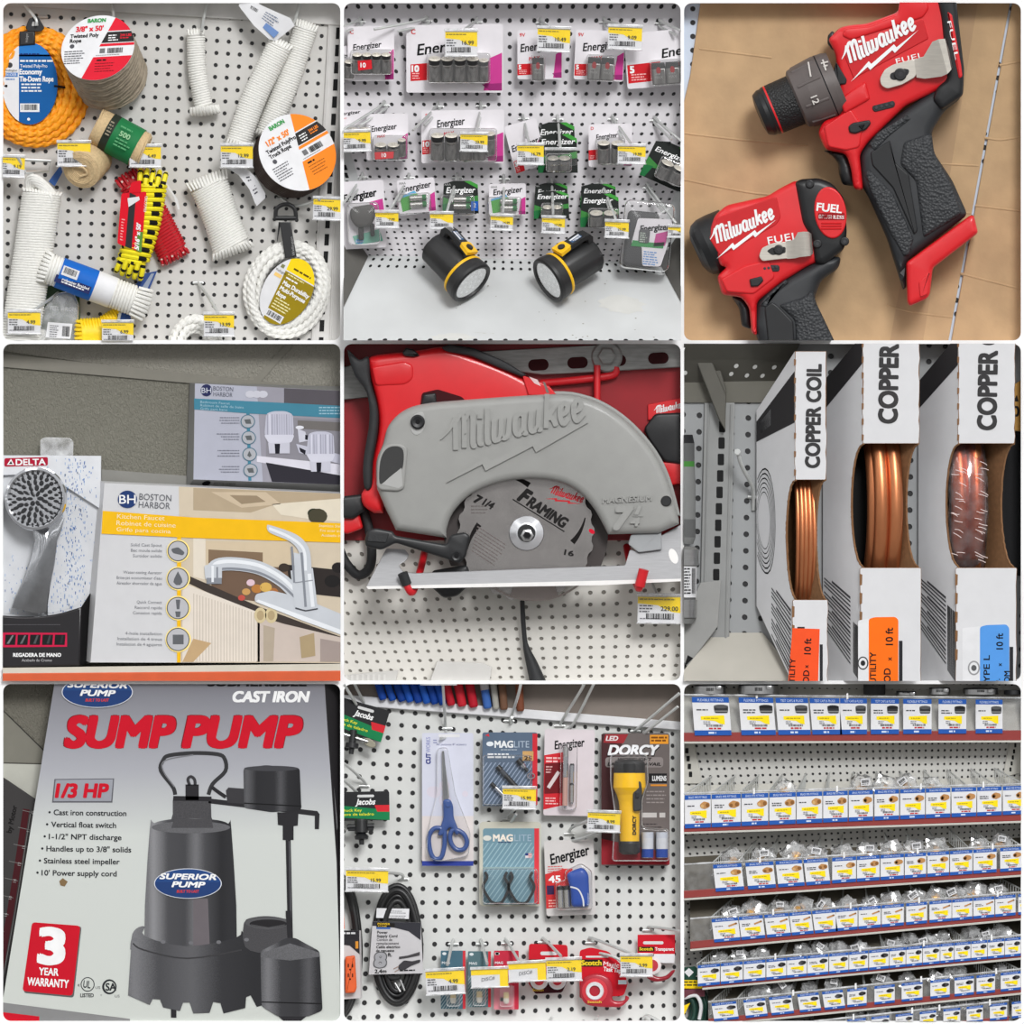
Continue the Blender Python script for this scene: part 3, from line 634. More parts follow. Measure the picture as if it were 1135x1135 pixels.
# ================================================================ compartment 2: batteries on a pegboard, two lantern torches on the shelf
CUR = CELLS[1]
peg_mat('peg_white', (214,211,214), homog([(558.5,20),(56,20),(558.5,807),(161,807)], [(12.5,.5),(.5,.5),(12.5,26.5),(-2.5,26.5)]), .145)
backwall('peg_white')
mat('shelf_white', (198,200,200), .5, 0, .05, 18); mat('shelf_side', (92,90,86), .7, 0, .12, 30); mat('battery_steel', (190,188,184), .25, .85, .1); mat('battery_dark', (112,110,108), .3, .55, .5, 260, stretch=(1,1,.02)); mat('battery_cap', (216,210,198), .4, .2); mat('reflector', (92,94,100), .2, .8, .3, 400)  # battery_dark: upright streaks in the colour stand for highlights on the cells
q0 = [(90,845,2),(1052,868,2),(1215,1150,262),(-55,1150,262)]
m = MB(); T = quad(q0, 1000, 300); m.loft([[T(0,0,0),T(1000,0,0),T(1000,300,0),T(0,300,0)], [T(0,0,-14),T(1000,0,-14),T(1000,300,-14),T(0,300,-14)]], 'shelf_white')
m.T = T
for r, n in ((12,34),(34,34),(276,25)):
    for i in range(n):
        if r != 276 or 0 < i: m.poly(el((i+.8)*1000/n, r, 5.2 if r < 100 else 6, 4.6, 12), .7, 'hole_black')
for i in range(26): x, y = R.gauss(640, 170), R.uniform(60, 270); m.poly(el(x, y, R.uniform(1, 3), R.uniform(1, 2), 8), .9, (150,148,140))
for x, y, rx, ry, c in ((330,268,60,14,(203,203,199)),(640,236,90,22,(205,205,201)),(420,246,40,8,(188,188,182)),(820,150,70,30,(203,203,199))): m.poly([(x+a*R.uniform(.7,1.2), y+b*R.uniform(.7,1.2)) for a, b in el(0,0,rx,ry,22)], .5, c)
m.build('floor', at=(0,0,0), kind='structure')
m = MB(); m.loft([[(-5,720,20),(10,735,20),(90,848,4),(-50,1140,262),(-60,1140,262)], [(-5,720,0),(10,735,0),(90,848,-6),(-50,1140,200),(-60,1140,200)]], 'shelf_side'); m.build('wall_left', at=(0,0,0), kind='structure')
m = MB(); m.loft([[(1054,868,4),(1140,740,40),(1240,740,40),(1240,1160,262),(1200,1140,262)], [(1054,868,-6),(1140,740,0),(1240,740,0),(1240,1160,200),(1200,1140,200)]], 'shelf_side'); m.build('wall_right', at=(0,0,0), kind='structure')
m = MB(); m.prism([(1062,762),(1112,620),(1140,620),(1140,760),(1100,860),(1050,860)], 0, 6, 'shelf_white')
for i in range(5): y = 720+i*27; m.prism([(1092-i*4,y),(1106-i*4,y),(1104-i*4,y+16),(1090-i*4,y+16)], 6, 7, 'hole_black')
m.build('trim_3', at=(0,0,0), kind='structure')
m = MB(); m.prism([(-5,500),(30,500),(60,600),(40,620),(-5,600)], 0, 4, 'shelf_white')
for i in range(3): m.prism([(6+i*4,545+i*26),(16+i*4,545+i*26),(22+i*4,562+i*26),(10+i*4,562+i*26)], 4, 5, 'hole_black')
m.build('trim_4', at=(0,0,0), kind='structure')
GB = 'battery packs on the hooks'
def battery(par, x, y, w, h, d, kind):
    # upright cell, top leaning out towards the aisle; kind: round, flat (nine volt), lying
    m = MB(); r = w/2
    if kind == 'flat':
        m.box(x-r, y, x+r, y+h*.3, d-r*.6, d+r*.6, 'black_plastic', 3); m.box(x-r, y+h*.28, x+r, y+h, d-r*.6, d+r*.6, 'battery_dark', 3); m.poly(el(x, y+h*.36, r*.35, h*.16, 14), d+r*.6+.5, (150,40,44))
        m.text('MAX', x, y+h*.62, w*.2, (150,148,146), d+r*.6+.6, al='c', rot=0); m.bars(x-r*.6, y+h*.5, w*.6, 1, 9, (140,138,136), d+r*.6+.6)
    elif kind == 'lying':
        m.lathe((x, y, d), (x+w, y, d), [(0,h*.4,'battery_steel'),(2,h*.5,'battery_steel'),(w*.72,h*.5,(40,110,60)),(w*.95,h*.5,'battery_steel'),(w*.96,h*.2,'battery_steel'),(w,h*.18,'battery_steel')], 16)
    else:
        a = Vector((x, y+h*.1, d+h*.3)); b = Vector((x, y+h, d-h*.1)); L = (b-a).length
        m.lathe(tuple(a), tuple(b), [(-r*.22,r*.3,'battery_cap'),(0,r*.34,'battery_cap'),(0.1,r*.9,'battery_cap'),(2,r,'black_plastic'),(L*.22,r,'battery_steel'),(L*.26,r,'battery_dark'),(L*.95,r,'battery_steel'),(L,r*.85,'battery_steel')], 20)
        m.poly(el(x, y+h*.36, r*.3, h*.1, 12), d+r+h*.05, (170,40,44))
    m.build('battery', par)
def pack(label, x0, y0, x1, y1, style='max', num='10', bats=(), red=None, roll=0, d=70, tx=.1, ty=.28, th=.13, tw=.6, txt='Energizer', blister=True, size=None, code=None, turn=0):
    w, h = x1-x0, y1-y0; W, H = w/2, h/2
    t = thing('battery_pack', label, 'batteries', ((x0+x1)/2, (y0+y1)/2, d), GB, (0, turn, roll))
    m = MB(); L = lambda a, b: (-W+a*w, -H+b*h); INK = 'ink'
    if style == 'green':
        m.prism([L(.03,.1), L(.3,.0), L(.75,0), L(.97,.12), L(1,1), L(0,1)], -2, 0, (34,38,36)); m.poly([L(.6,.02), L(.76,0), L(.97,.12), L(.98,.24)], .5, (64,150,60)); m.poly([L(.02,.5), L(.3,.62), L(.98,.45), L(.99,.62), L(.2,.72), L(0,.9)], .5, (60,130,62)); m.poly([L(0,.72), L(.22,.68), L(.12,1), L(0,1)], .6, (30,110,60)); INK = 'white_paint'
    else:
        m.prism(sm([L(0,.02), L(1,0), L(1,1), L(0,1)], 8), -2, 0, (222,218,222)); m.poly([L(.86,.5), L(.99,.42), L(.99,.97), L(.8,.97)], .5, (196,60,140)); m.poly([L(.86,.97), L(.78,.88), L(.99,.86), L(.99,.97)], .8, (150,40,110)); pass
        if style == 'white_r': m.poly([L(.05,.55), L(.5,.42), L(.62,.6), L(.3,.9), L(.1,.95)], .5, (80,160,70)); m.poly([L(.05,.5), L(.45,.35), L(.5,.42), L(.05,.56)], .7, (90,160,200))
    m.text(txt, *L(tx, ty), th*h, INK, 1, w=tw*w, rot=-7 if style != 'green' else -1, bold=.018, shear=.22)
    if style == 'max': m.text('MAX', *L(tx+tw*.25, ty+th*1.6), th*h*.45, (206,40,50), 1, rot=-7, bold=.03, shear=.2)
    if size: m.text(size, *L(.05,.08), h*.07, (206,60,60) if style == 'max' else (150,150,150), 1, bold=.02)
    if red:
        a, b, c, e = red; m.poly([(a, b+(e-b)*.08), (c, b), (c, e-(e-b)*.06), (a, e)], .6, (204,30,40)); m.text(num, a+(c-a)*.08, b+(e-b)*.14, (e-b)*.34, 'white_paint', 1.2, bold=.05); m.bars(a+(c-a)*.1, b+(e-b)*.55, (c-a)*.5, 3, (e-b)*.13, (240,180,180), 1.2)
    m.build('backing_card', t)
    if bats:
        bx0 = min(b[0]-b[2]/2 for b in bats); bx1 = max(b[0]+(b[2]/2 if b[4] != 'lying' else b[2]) for b in bats); by0 = min(b[1] for b in bats); by1 = max(b[1]+b[3] for b in bats); bw = max(b[2] for b in bats)
        for b in bats: battery(t, b[0], b[1], b[2], b[3], b[5] if len(b) > 5 else max(12, b[2]*.62 if b[4] != 'lying' else b[3]*.6), b[4])
        if blister:
            k = 5 if bats[0][4] != 'lying' else 12; m = MB(); m.prism(rr(bx0-k, by0-k-4, bx1+k, by1+k, 10), .5, max(bw*.8, 26)+bw*.6 if bats[0][4] != 'lying' else 34, 'clear_plastic', 6, back=False); m.build('blister', t)
    return t
row = lambda n, x, y, w, h, k='round', g=1.0, dd=None: [(x+i*w*g, y, w, h, k) if dd is None else (x+i*w*g, y, w, h, k, dd) for i in range(n)]
pack('battery pack cut by the left edge in the top row', -40, 150, 62, 262, red=(-20,0,48,30), bats=row(2,-16,-10,32,62), d=50)
t = pack('small battery pack with a red 10 sticker on its cells, top row at left', 22, 84, 176, 268, bats=row(4,-46,-4,32,70), d=70, ty=.34, th=.11, tw=.62, size='C')
m = MB(); m.prism([(-44,26),(2,22),(4,52),(-42,58)], 48, 50, (206,30,40)); m.text('10', -34, 32, 15, 'white_paint', 50.6, bold=.03); m.build('sticker', t)
pack('biggest battery pack of the top row with a red 10 block', 216, 78, 536, 306, bats=[(a,-8,42,86,'round') for a in (-66,-24,18,60)]+[(96,-2,34,78,'round')], red=(-146,16,-88,76), d=60, ty=.30, th=.16, tw=.62, tx=.1, size='C')
pack('battery pack with a single flat nine volt cell, top row', 584, 96, 732, 262, num='5', bats=[(-6,12,38,74,'flat')], red=(-74,30,-20,70), d=66, ty=.3, th=.16, tw=.8, tx=.05, size='9V')
pack('battery pack with two flat nine volt cells, top row', 774, 98, 938, 266, num='5', bats=row(2,-16,8,42,74,'flat',1.05), red=(-80,30,-20,72), d=66, ty=.28, th=.16, tw=.75, tx=.14, size='9V', roll=3)
pack('battery pack with flat cells at the right edge of the top row', 942, 96, 1250, 284, num='5', bats=row(3,-48,14,44,72,'flat',1.05), red=(-150,10,-40,76), d=70, ty=.34, th=.16, tw=.6, tx=.38, roll=-4)
t = pack('battery pack with a red 10 sticker on two fat cells, second row at left', 84, 374, 222, 530, bats=row(2,-22,20,40,54,'round',1.05)+[(48,4,28,60,'round',20)], d=64, ty=.28, th=.12, tw=.62)
m = MB(); m.prism([(-42,52),(22,50),(20,72),(-40,76)], 52, 54, (206,30,40)); m.text('10', -18, 55, 13, 'white_paint', 54.6, bold=.03); m.build('sticker', t)
pack('battery pack behind the price tag at the left edge of the second row', -30, 362, 104, 470, bats=row(2,0,6,40,50), d=50, ty=.1, th=.1)
pack('biggest battery pack of the second row with a red 10 block', 266, 362, 540, 540, bats=[(a,-14,44,92,'round') for a in (-84,-38,8,54)]+[(90,-18,36,78,'round')], red=(-134,10,-98,60), d=60, ty=.2, th=.14, tw=.34, tx=.18, size='D')
pack('tilted white battery pack with a red corner, second row', 556, 400, 666, 560, num='5', red=(-52,40,-22,84), d=56, ty=.45, th=.13, tw=.85, tx=.05, roll=-14)
pack('rear green rechargeable pack of the pair in the second row', 650, 404, 776, 520, 'green', d=50, ty=.2, th=.17, tw=.85, tx=.08, size='C')
pack('front green rechargeable pack of the pair, behind an empty clear tag holder', 652, 442, 784, 572, 'green', bats=row(2,-16,10,38,48), d=76, ty=.14, th=.14, tw=.85, tx=.08, size='C')
pack('rounded battery pack with two fat cells, second row at right', 820, 408, 964, 552, bats=row(2,-22,-16,42,76,'round',1.08), red=(-72,14,-40,50), num='', d=66, ty=.26, th=.12, tw=.5, tx=.16, size='D')
pack('green rechargeable pack leaning at the right edge of the second row', 1010, 474, 1150, 612, 'green', bats=row(2,0,-12,44,62), d=70, ty=.2, th=.12, tw=.8, roll=24)
pack('green card corner at the right edge below the leaning pack', 1090, 560, 1200, 640, 'green', d=50, ty=.2, th=.12, tw=.8, roll=20)
def charger(label, x0, y0, x1, y1, roll, d):
    w, h = x1-x0, y1-y0; W, H = w/2, h/2; t = thing('battery_charger_pack', label, 'charger', ((x0+x1)/2, (y0+y1)/2, d), GB, (0, 0, roll)); return t, W, H
t, W, H = charger('white carded charger with a dark plug body at the left edge, third row', 2, 598, 146, 822, -3, 56)
m = MB(); m.prism(sm(rc(-W,-H,W,H), 8), -2, 0, (222,218,222)); m.text('Energizer', -66, -68, 25, 'ink', .8, w=112, rot=-9, bold=.035, shear=.2); m.poly([(20,-40),(66,-50),(72,20),(40,0)], .6, (190,60,140)); m.poly([(-40,70),(50,50),(60,90),(-30,100)], .6, (120,180,160)); m.poly(el(-18,88,14,9,18), .9, (70,140,190)); m.text('Energizer', -30, 84, 7, 'white_paint', 1.4, w=26); m.build('backing_card', t)
m = MB(); m.prism(sm([(-42,-26),(34,-34),(44,0),(22,40),(-24,44),(-46,10)], 16), 2, 46, (80,78,76), 14); m.prism(rr(-20,40,-2,84,6), 2, 26, (60,60,60), 5); m.prism(rr(20,30,34,74,6), 2, 26, (60,60,60), 5); m.build('plug_body', t)
m = MB(); m.prism(rr(-54,-40,52,100,16), 1, 56, 'clear_plastic', 8, back=False); m.build('blister', t)
for lb, x0, y0, x1, y1, st, ro in (('white rechargeable pack with lying cells, second of the third row',188,590,312,704,'white_r',-4), ('green rechargeable pack with silver lying cells and a blue corner, third row',336,598,456,706,'green',0), ('white rechargeable pack with green cells at the middle of the third row',490,606,612,712,'white_r',0)):
    t = pack(lb, x0, y0, x1, y1, st, bats=[(-24,8,58,20,'lying'),(-24,30,58,20,'lying')], d=60, ty=.2, th=.18, tw=.8, tx=.1, roll=ro, size='AAA')
    if st == 'green': m = MB(); m.prism(rr(34,14,58,46,3), 1, 8, (30,90,180), 1); m.text('2', 42, 20, 14, 'white_paint', 8.6); m.build('sticker', t)
pack('rear green rechargeable pack, left pair of the third row', 640, 606, 752, 690, 'green', d=46, ty=.24, th=.2, tw=.8, size='AA')
pack('front green rechargeable pack, left pair of the third row', 638, 632, 756, 724, 'green', bats=row(2,-14,2,32,40), d=70, ty=.12, th=.17, tw=.86, tx=.1)
pack('rear green rechargeable pack of the right stack, third row', 792, 608, 912, 690, 'green', d=46, ty=.2, th=.18, tw=.8)
pack('front green rechargeable pack of the right stack, third row', 792, 640, 922, 752, 'green', bats=row(2,-12,2,44,52,'round',1.05), d=76, ty=.14, th=.15, tw=.75, tx=.08)
t, W, H = charger('big battery charger in a tall clear shell at the right', 918, 664, 1098, 890, 6, 60)
m = MB(); m.prism(rr(-66,-76,40,108,16), 0, 62, (74,74,76), 14); m.build('charger_body', t)
m = MB(); m.prism(sm([(-30,-52),(86,-60),(78,20),(60,100),(0,104),(-8,40),(-44,36)], 8), 62, 64, (222,218,222)); m.text('Energizer', -22, -28, 20, 'ink', 64.8, w=98, rot=-10, bold=.035, shear=.2); m.poly([(34,-6),(74,-20),(68,30),(30,36)], 64.8, (190,70,140)); m.poly([(-40,22),(30,24),(66,18),(62,40),(-44,42)], 64.8, (60,140,80)); m.prism(rr(-22,-18,14,28,8), 64, 68, (90,90,92), 2); m.bars(-18,-6,24,5,7,(170,180,170),68.6,4); m.bars(0,54,54,6,8,(110,150,200),64.8,4); m.build('card_sleeve', t)
m = MB(); m.prism(rr(-78,-112,88,118,22), -4, 78, 'clear_plastic', 10, back=False); m.build('shell', t)
# ---- hooks: a peg plate, then a wire out to the tag
for (px, py, tx_, ty_, lb) in [(64,65,-20,95,'peg hook of the first battery pack at the top left'), (284,62,110,98,'long peg hook with a bare tip between the two top left packs'), (450,66,410,96,'peg hook behind the tag of the biggest top pack'), (662,68,690,92,'peg hook of the single nine volt pack'), (872,66,930,84,'peg hook of the two cell nine volt pack'), (1056,70,1150,112,'peg hook at the top right corner'),
        (144,342,-10,440,'peg hook running down to the left edge tag in the second row'), (322,346,238,432,'peg hook with a bare tip beside the biggest second row pack'), (464,344,446,440,'peg hook straight above the biggest second row pack tag'), (604,386,622,472,'peg hook of the tilted white pack'), (718,388,726,492,'peg hook of the green pair in the second row'), (900,388,960,476,'peg hook of the rounded two cell pack'), (1040,392,1140,480,'peg hook of the leaning green pack at the right edge'),
        (72,580,-10,700,'peg hook of the plug charger at the left edge'), (226,582,160,698,'peg hook of the second third row pack'), (384,582,350,702,'peg hook of the blue cornered green pack'), (540,586,536,706,'peg hook at the middle of the third row'), (698,596,702,712,'peg hook of the left green pair in the third row'), (862,600,910,728,'peg hook of the right green stack'), (1016,614,1110,740,'peg hook of the big charger')]:
    hook([(px, py, 4), (px-2, py-8, 14), (px*.85+tx_*.15, py*.85+ty_*.15, 40), (tx_, ty_, 146)], 4.5, lb, (px, py+6), loops=[[(px, py+8, 4), (px+2, py+18, 20), (px*.45+tx_*.55, py*.45+ty_*.55+22, 100)]])
for x, y, w, h, pr, lb, r in [(398,144,106,80,'16.99','price tag on the biggest top row pack',0), (704,132,108,74,'10.49','price tag on the single nine volt pack',2), (940,126,112,72,'9.09','price tag on the two cell nine volt pack',2), (50,468,96,62,'9.99','price tag at the left edge of the second row',-2), (440,472,90,54,'23.99','price tag on the biggest second row pack',1), (627,512,88,62,'16.79','price tag on the tilted white pack',0), (962,512,92,56,'19.99','price tag on the rounded two cell pack',1), (152,728,76,48,'7.99','leftmost price tag of the third row',0), (333,732,76,48,'','price tag without a visible price below the blue cornered pack',0), (532,738,74,44,'14.99','price tag at the middle of the third row',2), (703,746,76,48,'17.99','price tag under the left green pair of the third row',2), (913,760,78,50,'21.99','price tag under the right green stack of the third row',2), (1112,768,60,32,'29.99','price tag at the right edge over the big charger',2)]:
    price_tag(x, y, w, h, 150, r, pr, lb)
m = MB(); m.prism(rr(676,494,780,548,4), 150, 158, 'clear_film', 3); m.box(674,488,782,498,148,160,'lip_plastic',2); m.build('tag_holder', label='empty clear tag holder in front of the green pair in the second row', cat='tag holder')
# ---- torches
mat('torch_black', (32,32,33), .45, 0, .12); mat('torch_yellow', (244,190,20), .4, 0, .04)
def torch(label, rear, front, up, foot):
    t = thing('lantern_torch', label, 'torch', foot); a, b = Vector(rear), Vector(front); ax = (b-a).normalized(); L = (b-a).length; u = Vector(up); u = (u-ax*u.dot(ax)).normalized(); s = ax.cross(u)
    F = lambda x, y, z: tuple(a+ax*x+u*y+s*z)
    TK, TY = 'torch_black', 'torch_yellow'
    rings = []
    for x, r in ((-4,34),(0,52),(10,60),(60,61),(120,62),(135,58),(150,66)):
        rings.append([F(x, r*math.sin(q)*(1 if abs(math.cos(3*q)) > .35 or x in (135,150) else .95), r*math.cos(q)*(1 if abs(math.cos(3*q)) > .35 or x in (135,150) else .95)) for q in [2*PI*j/36 for j in range(36)]])
    m = MB(); m.loft(rings, TK); m.build('body', t)
    m = MB(); m.lathe(F(140,0,0), F(200,0,0), [(0,64,TY),(4,76,TY),(10,78,TY),(14,76,TY)], 48); m.build('ring', t)
    m = MB(); m.lathe(F(150,0,0), F(260,0,0), [(0,74,TK),(8,77,TK),(L-162,81,TK),(L-152,80,TK),(L-148,74,TK),(L-150,66,TK),(L-172,58,TK),(L-173,0,TK)], 48); m.build('head', t)
    m = MB(); m.lathe(F(L-20,0,0), F(L,0,0), [(0,4,'reflector'),(2,61,'reflector'),(10,65,'reflector')], 40); m.build('reflector', t); rf = ALL[-1][0]
    for i, (y, z) in enumerate([(0,0)]+[(24*math.sin(q), 24*math.cos(q)) for q in [2*PI*j/6 for j in range(6)]]+[(46*math.sin(q), 46*math.cos(q)) for q in [2*PI*j/10 for j in range(10)]]):
        m = MB(); m.lathe(F(L-18,y,z), F(L,y,z), [(0,10.5,'reflector'),(6,10.5,'reflector'),(5,6,'led_lens'),(10,5,'led_lens'),(13,2,'led_lens')], 12); m.build('led', rf)
    m = MB(); m.lathe(F(L-5,0,0), F(L,0,0), [(0,67,'clear_film'),(1,67,'clear_film')], 40); m.build('lens', t)
    m = MB(); w = 22
    prof = [(8,50),(2,74),(10,88),(30,92),(92,88),(130,80),(140,70),(140,58),(128,60),(122,68),(90,74),(34,78),(22,74),(26,50)]
    m.loft([[F(x, y, z) for x, y in prof] for z in (-w, -w+4, w-4, w)], TK); m.build('handle', t); h = ALL[-1][0]
    m = MB(); T = lambda x, z, e: F(x, 91.4-(x-30)*.065+e, z); m.T = T; m.poly(rc(36,-12,78,12), 1, (70,96,130)); m.poly(rc(38,-10,76,-2), 1.5, 'white_card'); m.text('TORCH', 40, 1, 8, 'white_card', 1.5, w=34) if False else m.bars(40, 2, 32, 2, 5, 'white_card', 1.5, 3); m.build('sticker', h)
    m = MB(); p = [(92,-20),(100,-26),(138,-28),(138,28),(100,26),(92,20)]; m.loft([[F(x, y-(x-92)*.12, z) for x, z in p] for y in (80, 91, 92)], TY); m.build('switch_plate', t); sp_ = ALL[-1][0]
    m = MB(); m.lathe(F(116,86,0), F(116,100,0), [(0,13,TK),(8,12,TK),(10,8,TK)], 20); m.build('button', sp_)
    m = MB(); m.lathe(F(118,-30,-52 if rear[0] > front[0] else 52), F(118,-34,-80 if rear[0] > front[0] else 80), [(0,10,TY),(16,9,TY),(19,5,TY)], 16); m.build('strap_lug', t)
    return t
mat('led_lens', (235,236,240), .1, .2, .05, coat=.5)
torch('black and yellow lantern torch on the left, its lens facing lower right', (308,812,112), (434,940,196), (.6,-.55,.5), (390,990,150))
torch('black and yellow lantern torch on the right, its lens facing lower left', (838,836,104), (684,930,186), (-.3,-.75,.6), (740,980,150))
# ================================================================ compartment 3: two red cordless tools on cardboard
CUR = CELLS[2]
mat('cardboard', (190,158,120), .8, 0, .09, 30, bump=.15, bs=120)
mat('cardboard_tape', (176,143,106), .45, 0, .06, 30)
peg_mat('peg_blue', (200,212,228), [[1/46, 0, -.35], [0, 1/46, -.1], [0, 0, 1]], .16)
backwall('peg_blue')
t = thing('cardboard_sheet', 'flattened brown cardboard carton lying under both red cordless tools', 'cardboard', (600, 600, 0))
m = MB(); m.prism([(66,-5),(1092,-5),(884,1140),(-5,1140),(-5,400),(30,250)], 1, 12, 'cardboard', 3)
for p in ([(-5,438),(200,462),(420,480)], [(60,160),(300,190)], [(680,1010),(780,1035),(900,1050)], [(830,540),(985,548)], [(840,700),(960,705)], [(-5,590),(250,640),(420,640)], [(300,1125),(480,1080)]):
    m.tube(spl([(x, y, 10) for x, y in p], 6), 4.5, 'cardboard', 8)
m.build('panel', t)
m = MB(); m.prism([(1100,-5),(1140,-5),(1140,1140),(893,1140)], 1, 12, 'cardboard', 3)
for p in ([(1005,455),(1060,462),(1140,450)], [(1055,215),(1140,200)], [(975,680),(1140,700)], [(925,905),(1140,960)]): m.tube(spl([(x, y, 10) for x, y in p], 6), 4.5, 'cardboard', 8)
m.build('flap', t)
m = MB(); m.poly([(900,-5),(985,-5),(800,1140),(690,1140)], 12.6, 'cardboard_tape'); m.build('tape', t)
mat('tool_grip', (40,42,45), .5, 0, .15)
def knurl(key, rgb, sc_, rough=.55):
    m, nt, b, o = nodes(key); L = nt.links; tc = nt.nodes.new('ShaderNodeTexCoord'); vo = nt.nodes.new('ShaderNodeTexVoronoi'); vo.inputs['Scale'].default_value = sc_
    L.new(tc.outputs['Object'], vo.inputs['Vector']); bp = nt.nodes.new('ShaderNodeBump'); bp.inputs['Strength'].default_value = .8; bp.inputs['Distance'].default_value = .0015
    L.new(vo.outputs['Distance'], bp.inputs['Height']); L.new(bp.outputs['Normal'], b.inputs['Normal'])
    b.inputs['Base Color'].default_value = [lin(x) for x in rgb]+[1]; b.inputs['Roughness'].default_value = rough; MATS[key] = m
knurl('grip_texture', (44,46,49), 330); knurl('chuck_texture', (26,26,27), 420)
mat('collar_grey', (92,84,82), .5, 0, .08); mat('tool_black', (26,27,29), .4, 0, .1); mat('clip_steel', (214,208,198), .35, .75, .06, stretch=(1,1,10))
TR = 'tool_red'; TB = 'tool_black'
# ---- drill
t = thing('cordless_drill', 'larger red and black cordless drill driver with keyless chuck, at the top right on cardboard', 'cordless drill', (700, 450, 12))
red = sm([(505,112),(525,92),(560,84),(612,80),(716,42),(728,10),(742,-40),(900,-40),(905,120),(900,290),(850,300),(740,352),(615,475),(590,512),(602,632),(570,626),(562,560),(545,510),(478,497),(452,440),(470,402),(532,380),(520,320),(512,180),(485,132)], 16)
m = MB(); m.prism(red, 40, 185, TR, 22, 4)
m.prism(sm([(730,-40),(800,-40),(820,30),(800,60),(560,135),(530,120),(540,95),(620,88),(715,50)], 10), 183, 192, TR, 8)
m.prism(sm([(536,180),(800,65),(818,130),(570,262)], 6), 184, 188, (196,20,28,.35), 3)
script_logo(m, 538, 222, 268, -28, 'white_paint', 193, bolt=True, thick=.27)
m.text('FUEL', 708, 196, 18, 'white_paint', 187, w=92, rot=-14, bold=.01, sp=1.1)
m.prism(sm([(470,420),(560,360),(600,420),(590,490),(545,500),(485,488)], 12), 184, 190, TR, 6)
m.prism(sm([(520,330),(610,270),(625,330),(540,378)], 8), 184, 196, TR, 10)
m.build('housing', t)
m = MB(); m.prism(sm([(485,118),(500,102),(515,120),(515,170),(500,165),(484,145)], 6), 60, 165, TB, 10); m.prism(sm([(512,205),(548,265),(545,280),(515,282),(500,250)], 5), 180, 191, TB, 4); m.build('light_housing', t)
m = MB(); m.prism(sm([(838,-40),(905,-40),(918,80),(936,230),(932,318),(862,366),(830,330),(846,290),(880,262),(860,60)], 14), 35, 200, TB, 18, 4)
m.build('end_cap', t)
m = MB(); m.prism(sm([(880,40),(895,50),(925,215),(930,255),(918,262),(905,200)], 6), 199, 206, TR, 4); m.text('FUEL', 892, 70, 13, 'white_paint', 206.6, w=130, rot=78); m.build('badge', t)
ax0, ax1 = (538,264,118), (255,384,118); dx = 313
CB = 'collar_grey'
m = MB(); m.lathe(ax0, ax1, [(20,104,CB),(38,110,CB),(60,112,'ink'),(64,112,CB),(120,108,CB),(165,100,CB),(172,88,CB),(174,80,CB)], 56)
for a in range(0, 360, 40):
    th = math.radians(a); ax = (Vector(ax1)-Vector(ax0)).normalized(); u = ax.cross(Vector((0,1,0))).normalized(); w_ = ax.cross(u); rad = u*math.cos(th)+w_*math.sin(th)
    c0 = Vector(ax0)+ax*70+rad*109; c1 = Vector(ax0)+ax*150+rad*101; m.tube([tuple(c0), tuple(c1)], 6, CB, 8)
def on(x, y):
    a, b = Vector((ax0[0], ax0[1])), Vector((ax1[0], ax1[1])); e = (b-a).normalized(); q = abs((x-a.x)*-e.y+(y-a.y)*e.x); return (x, y, ax0[2]+math.sqrt(max(0, 112**2-q*q))+2)
for a, b in (((420,208),(428,256)), ((468,200),(478,236)), ((462,212),(486,206)), ((470,222),(484,218))): m.tube([on(a[0]+(b[0]-a[0])*k/6, a[1]+(b[1]-a[1])*k/6) for k in range(7)], 3, (205,200,195), 6)
m.text('12', 448, 316, 22, (200,195,190), 232, w=26, rot=68, bold=.02)
m.build('torque_collar', t)
m = MB(); m.lathe(ax0, ax1, [(165,86,'chuck_texture'),(252,84,TR),(258,84,TB),(266,83,TB),(270,80,TB),(282,80,TB),(300,70,TB),(304,52,TB),(306,38,'ink'),(290,30,'ink'),(289,0,'ink')], 56); m.build('chuck', t)
grip = sm([(592,512),(636,446),(750,356),(846,290),(930,322),(868,372),(828,438),(832,500),(898,600),(948,712),(742,868),(744,952),(734,960),(682,792),(620,652),(596,612)], 18)
m = MB(); m.prism(grip, 45, 182, 'tool_grip', 34, 5); m.build('handle', t)
h = ALL[-1][0]
m = MB(); m.prism(sm([(735,470),(828,440),(836,505),(890,600),(930,708),(800,790),(775,600),(722,545)], 14), 176, 192, 'grip_texture', 14, 3); m.prism(sm([(606,575),(622,560),(700,640),(770,790),(755,845),(735,850),(690,770),(628,640)], 8), 176, 188, 'grip_texture', 10, 3)
m.prism(sm([(620,480),(650,440),(745,380),(760,395),(690,450),(640,500)], 6), 178, 187, 'grip_texture', 6); m.build('grip_pad', h)
m = MB(); m.prism(sm([(625,505),(640,498),(690,465),(708,540),(752,578),(782,765),(770,778),(700,622),(632,548)], 6), 178, 189, TB, 4); m.build('grip_inlay', h)
m = MB(); m.prism(sm([(744,870),(955,714),(968,714),(982,772),(832,888),(822,975),(812,990),(756,1014),(748,1000)], 10), 35, 194, TR, 16, 4); m.prism(sm([(785,935),(822,900),(815,975),(790,985)], 6), 190, 200, TR, 3); m.build('foot', t)
m = MB(); m.prism(sm([(468,498),(545,502),(566,555),(580,618),(534,612),(522,575),(520,540),(500,515)], 12), 75, 150, TB, 24, 4); m.build('trigger', t)
m = MB(); m.prism(sm([(552,420),(566,408),(622,398),(628,410),(612,430),(575,444),(556,440)], 6), 186, 200, TB, 5); m.prism(sm([(585,418),(608,412),(598,432)], 3), 199, 203, 'ink', 2); m.build('reverse_switch', t)
m = MB(); m.prism(sm([(632,352),(702,334),(708,345),(704,356),(640,372),(632,364)], 6), 184, 189, TB, 2)
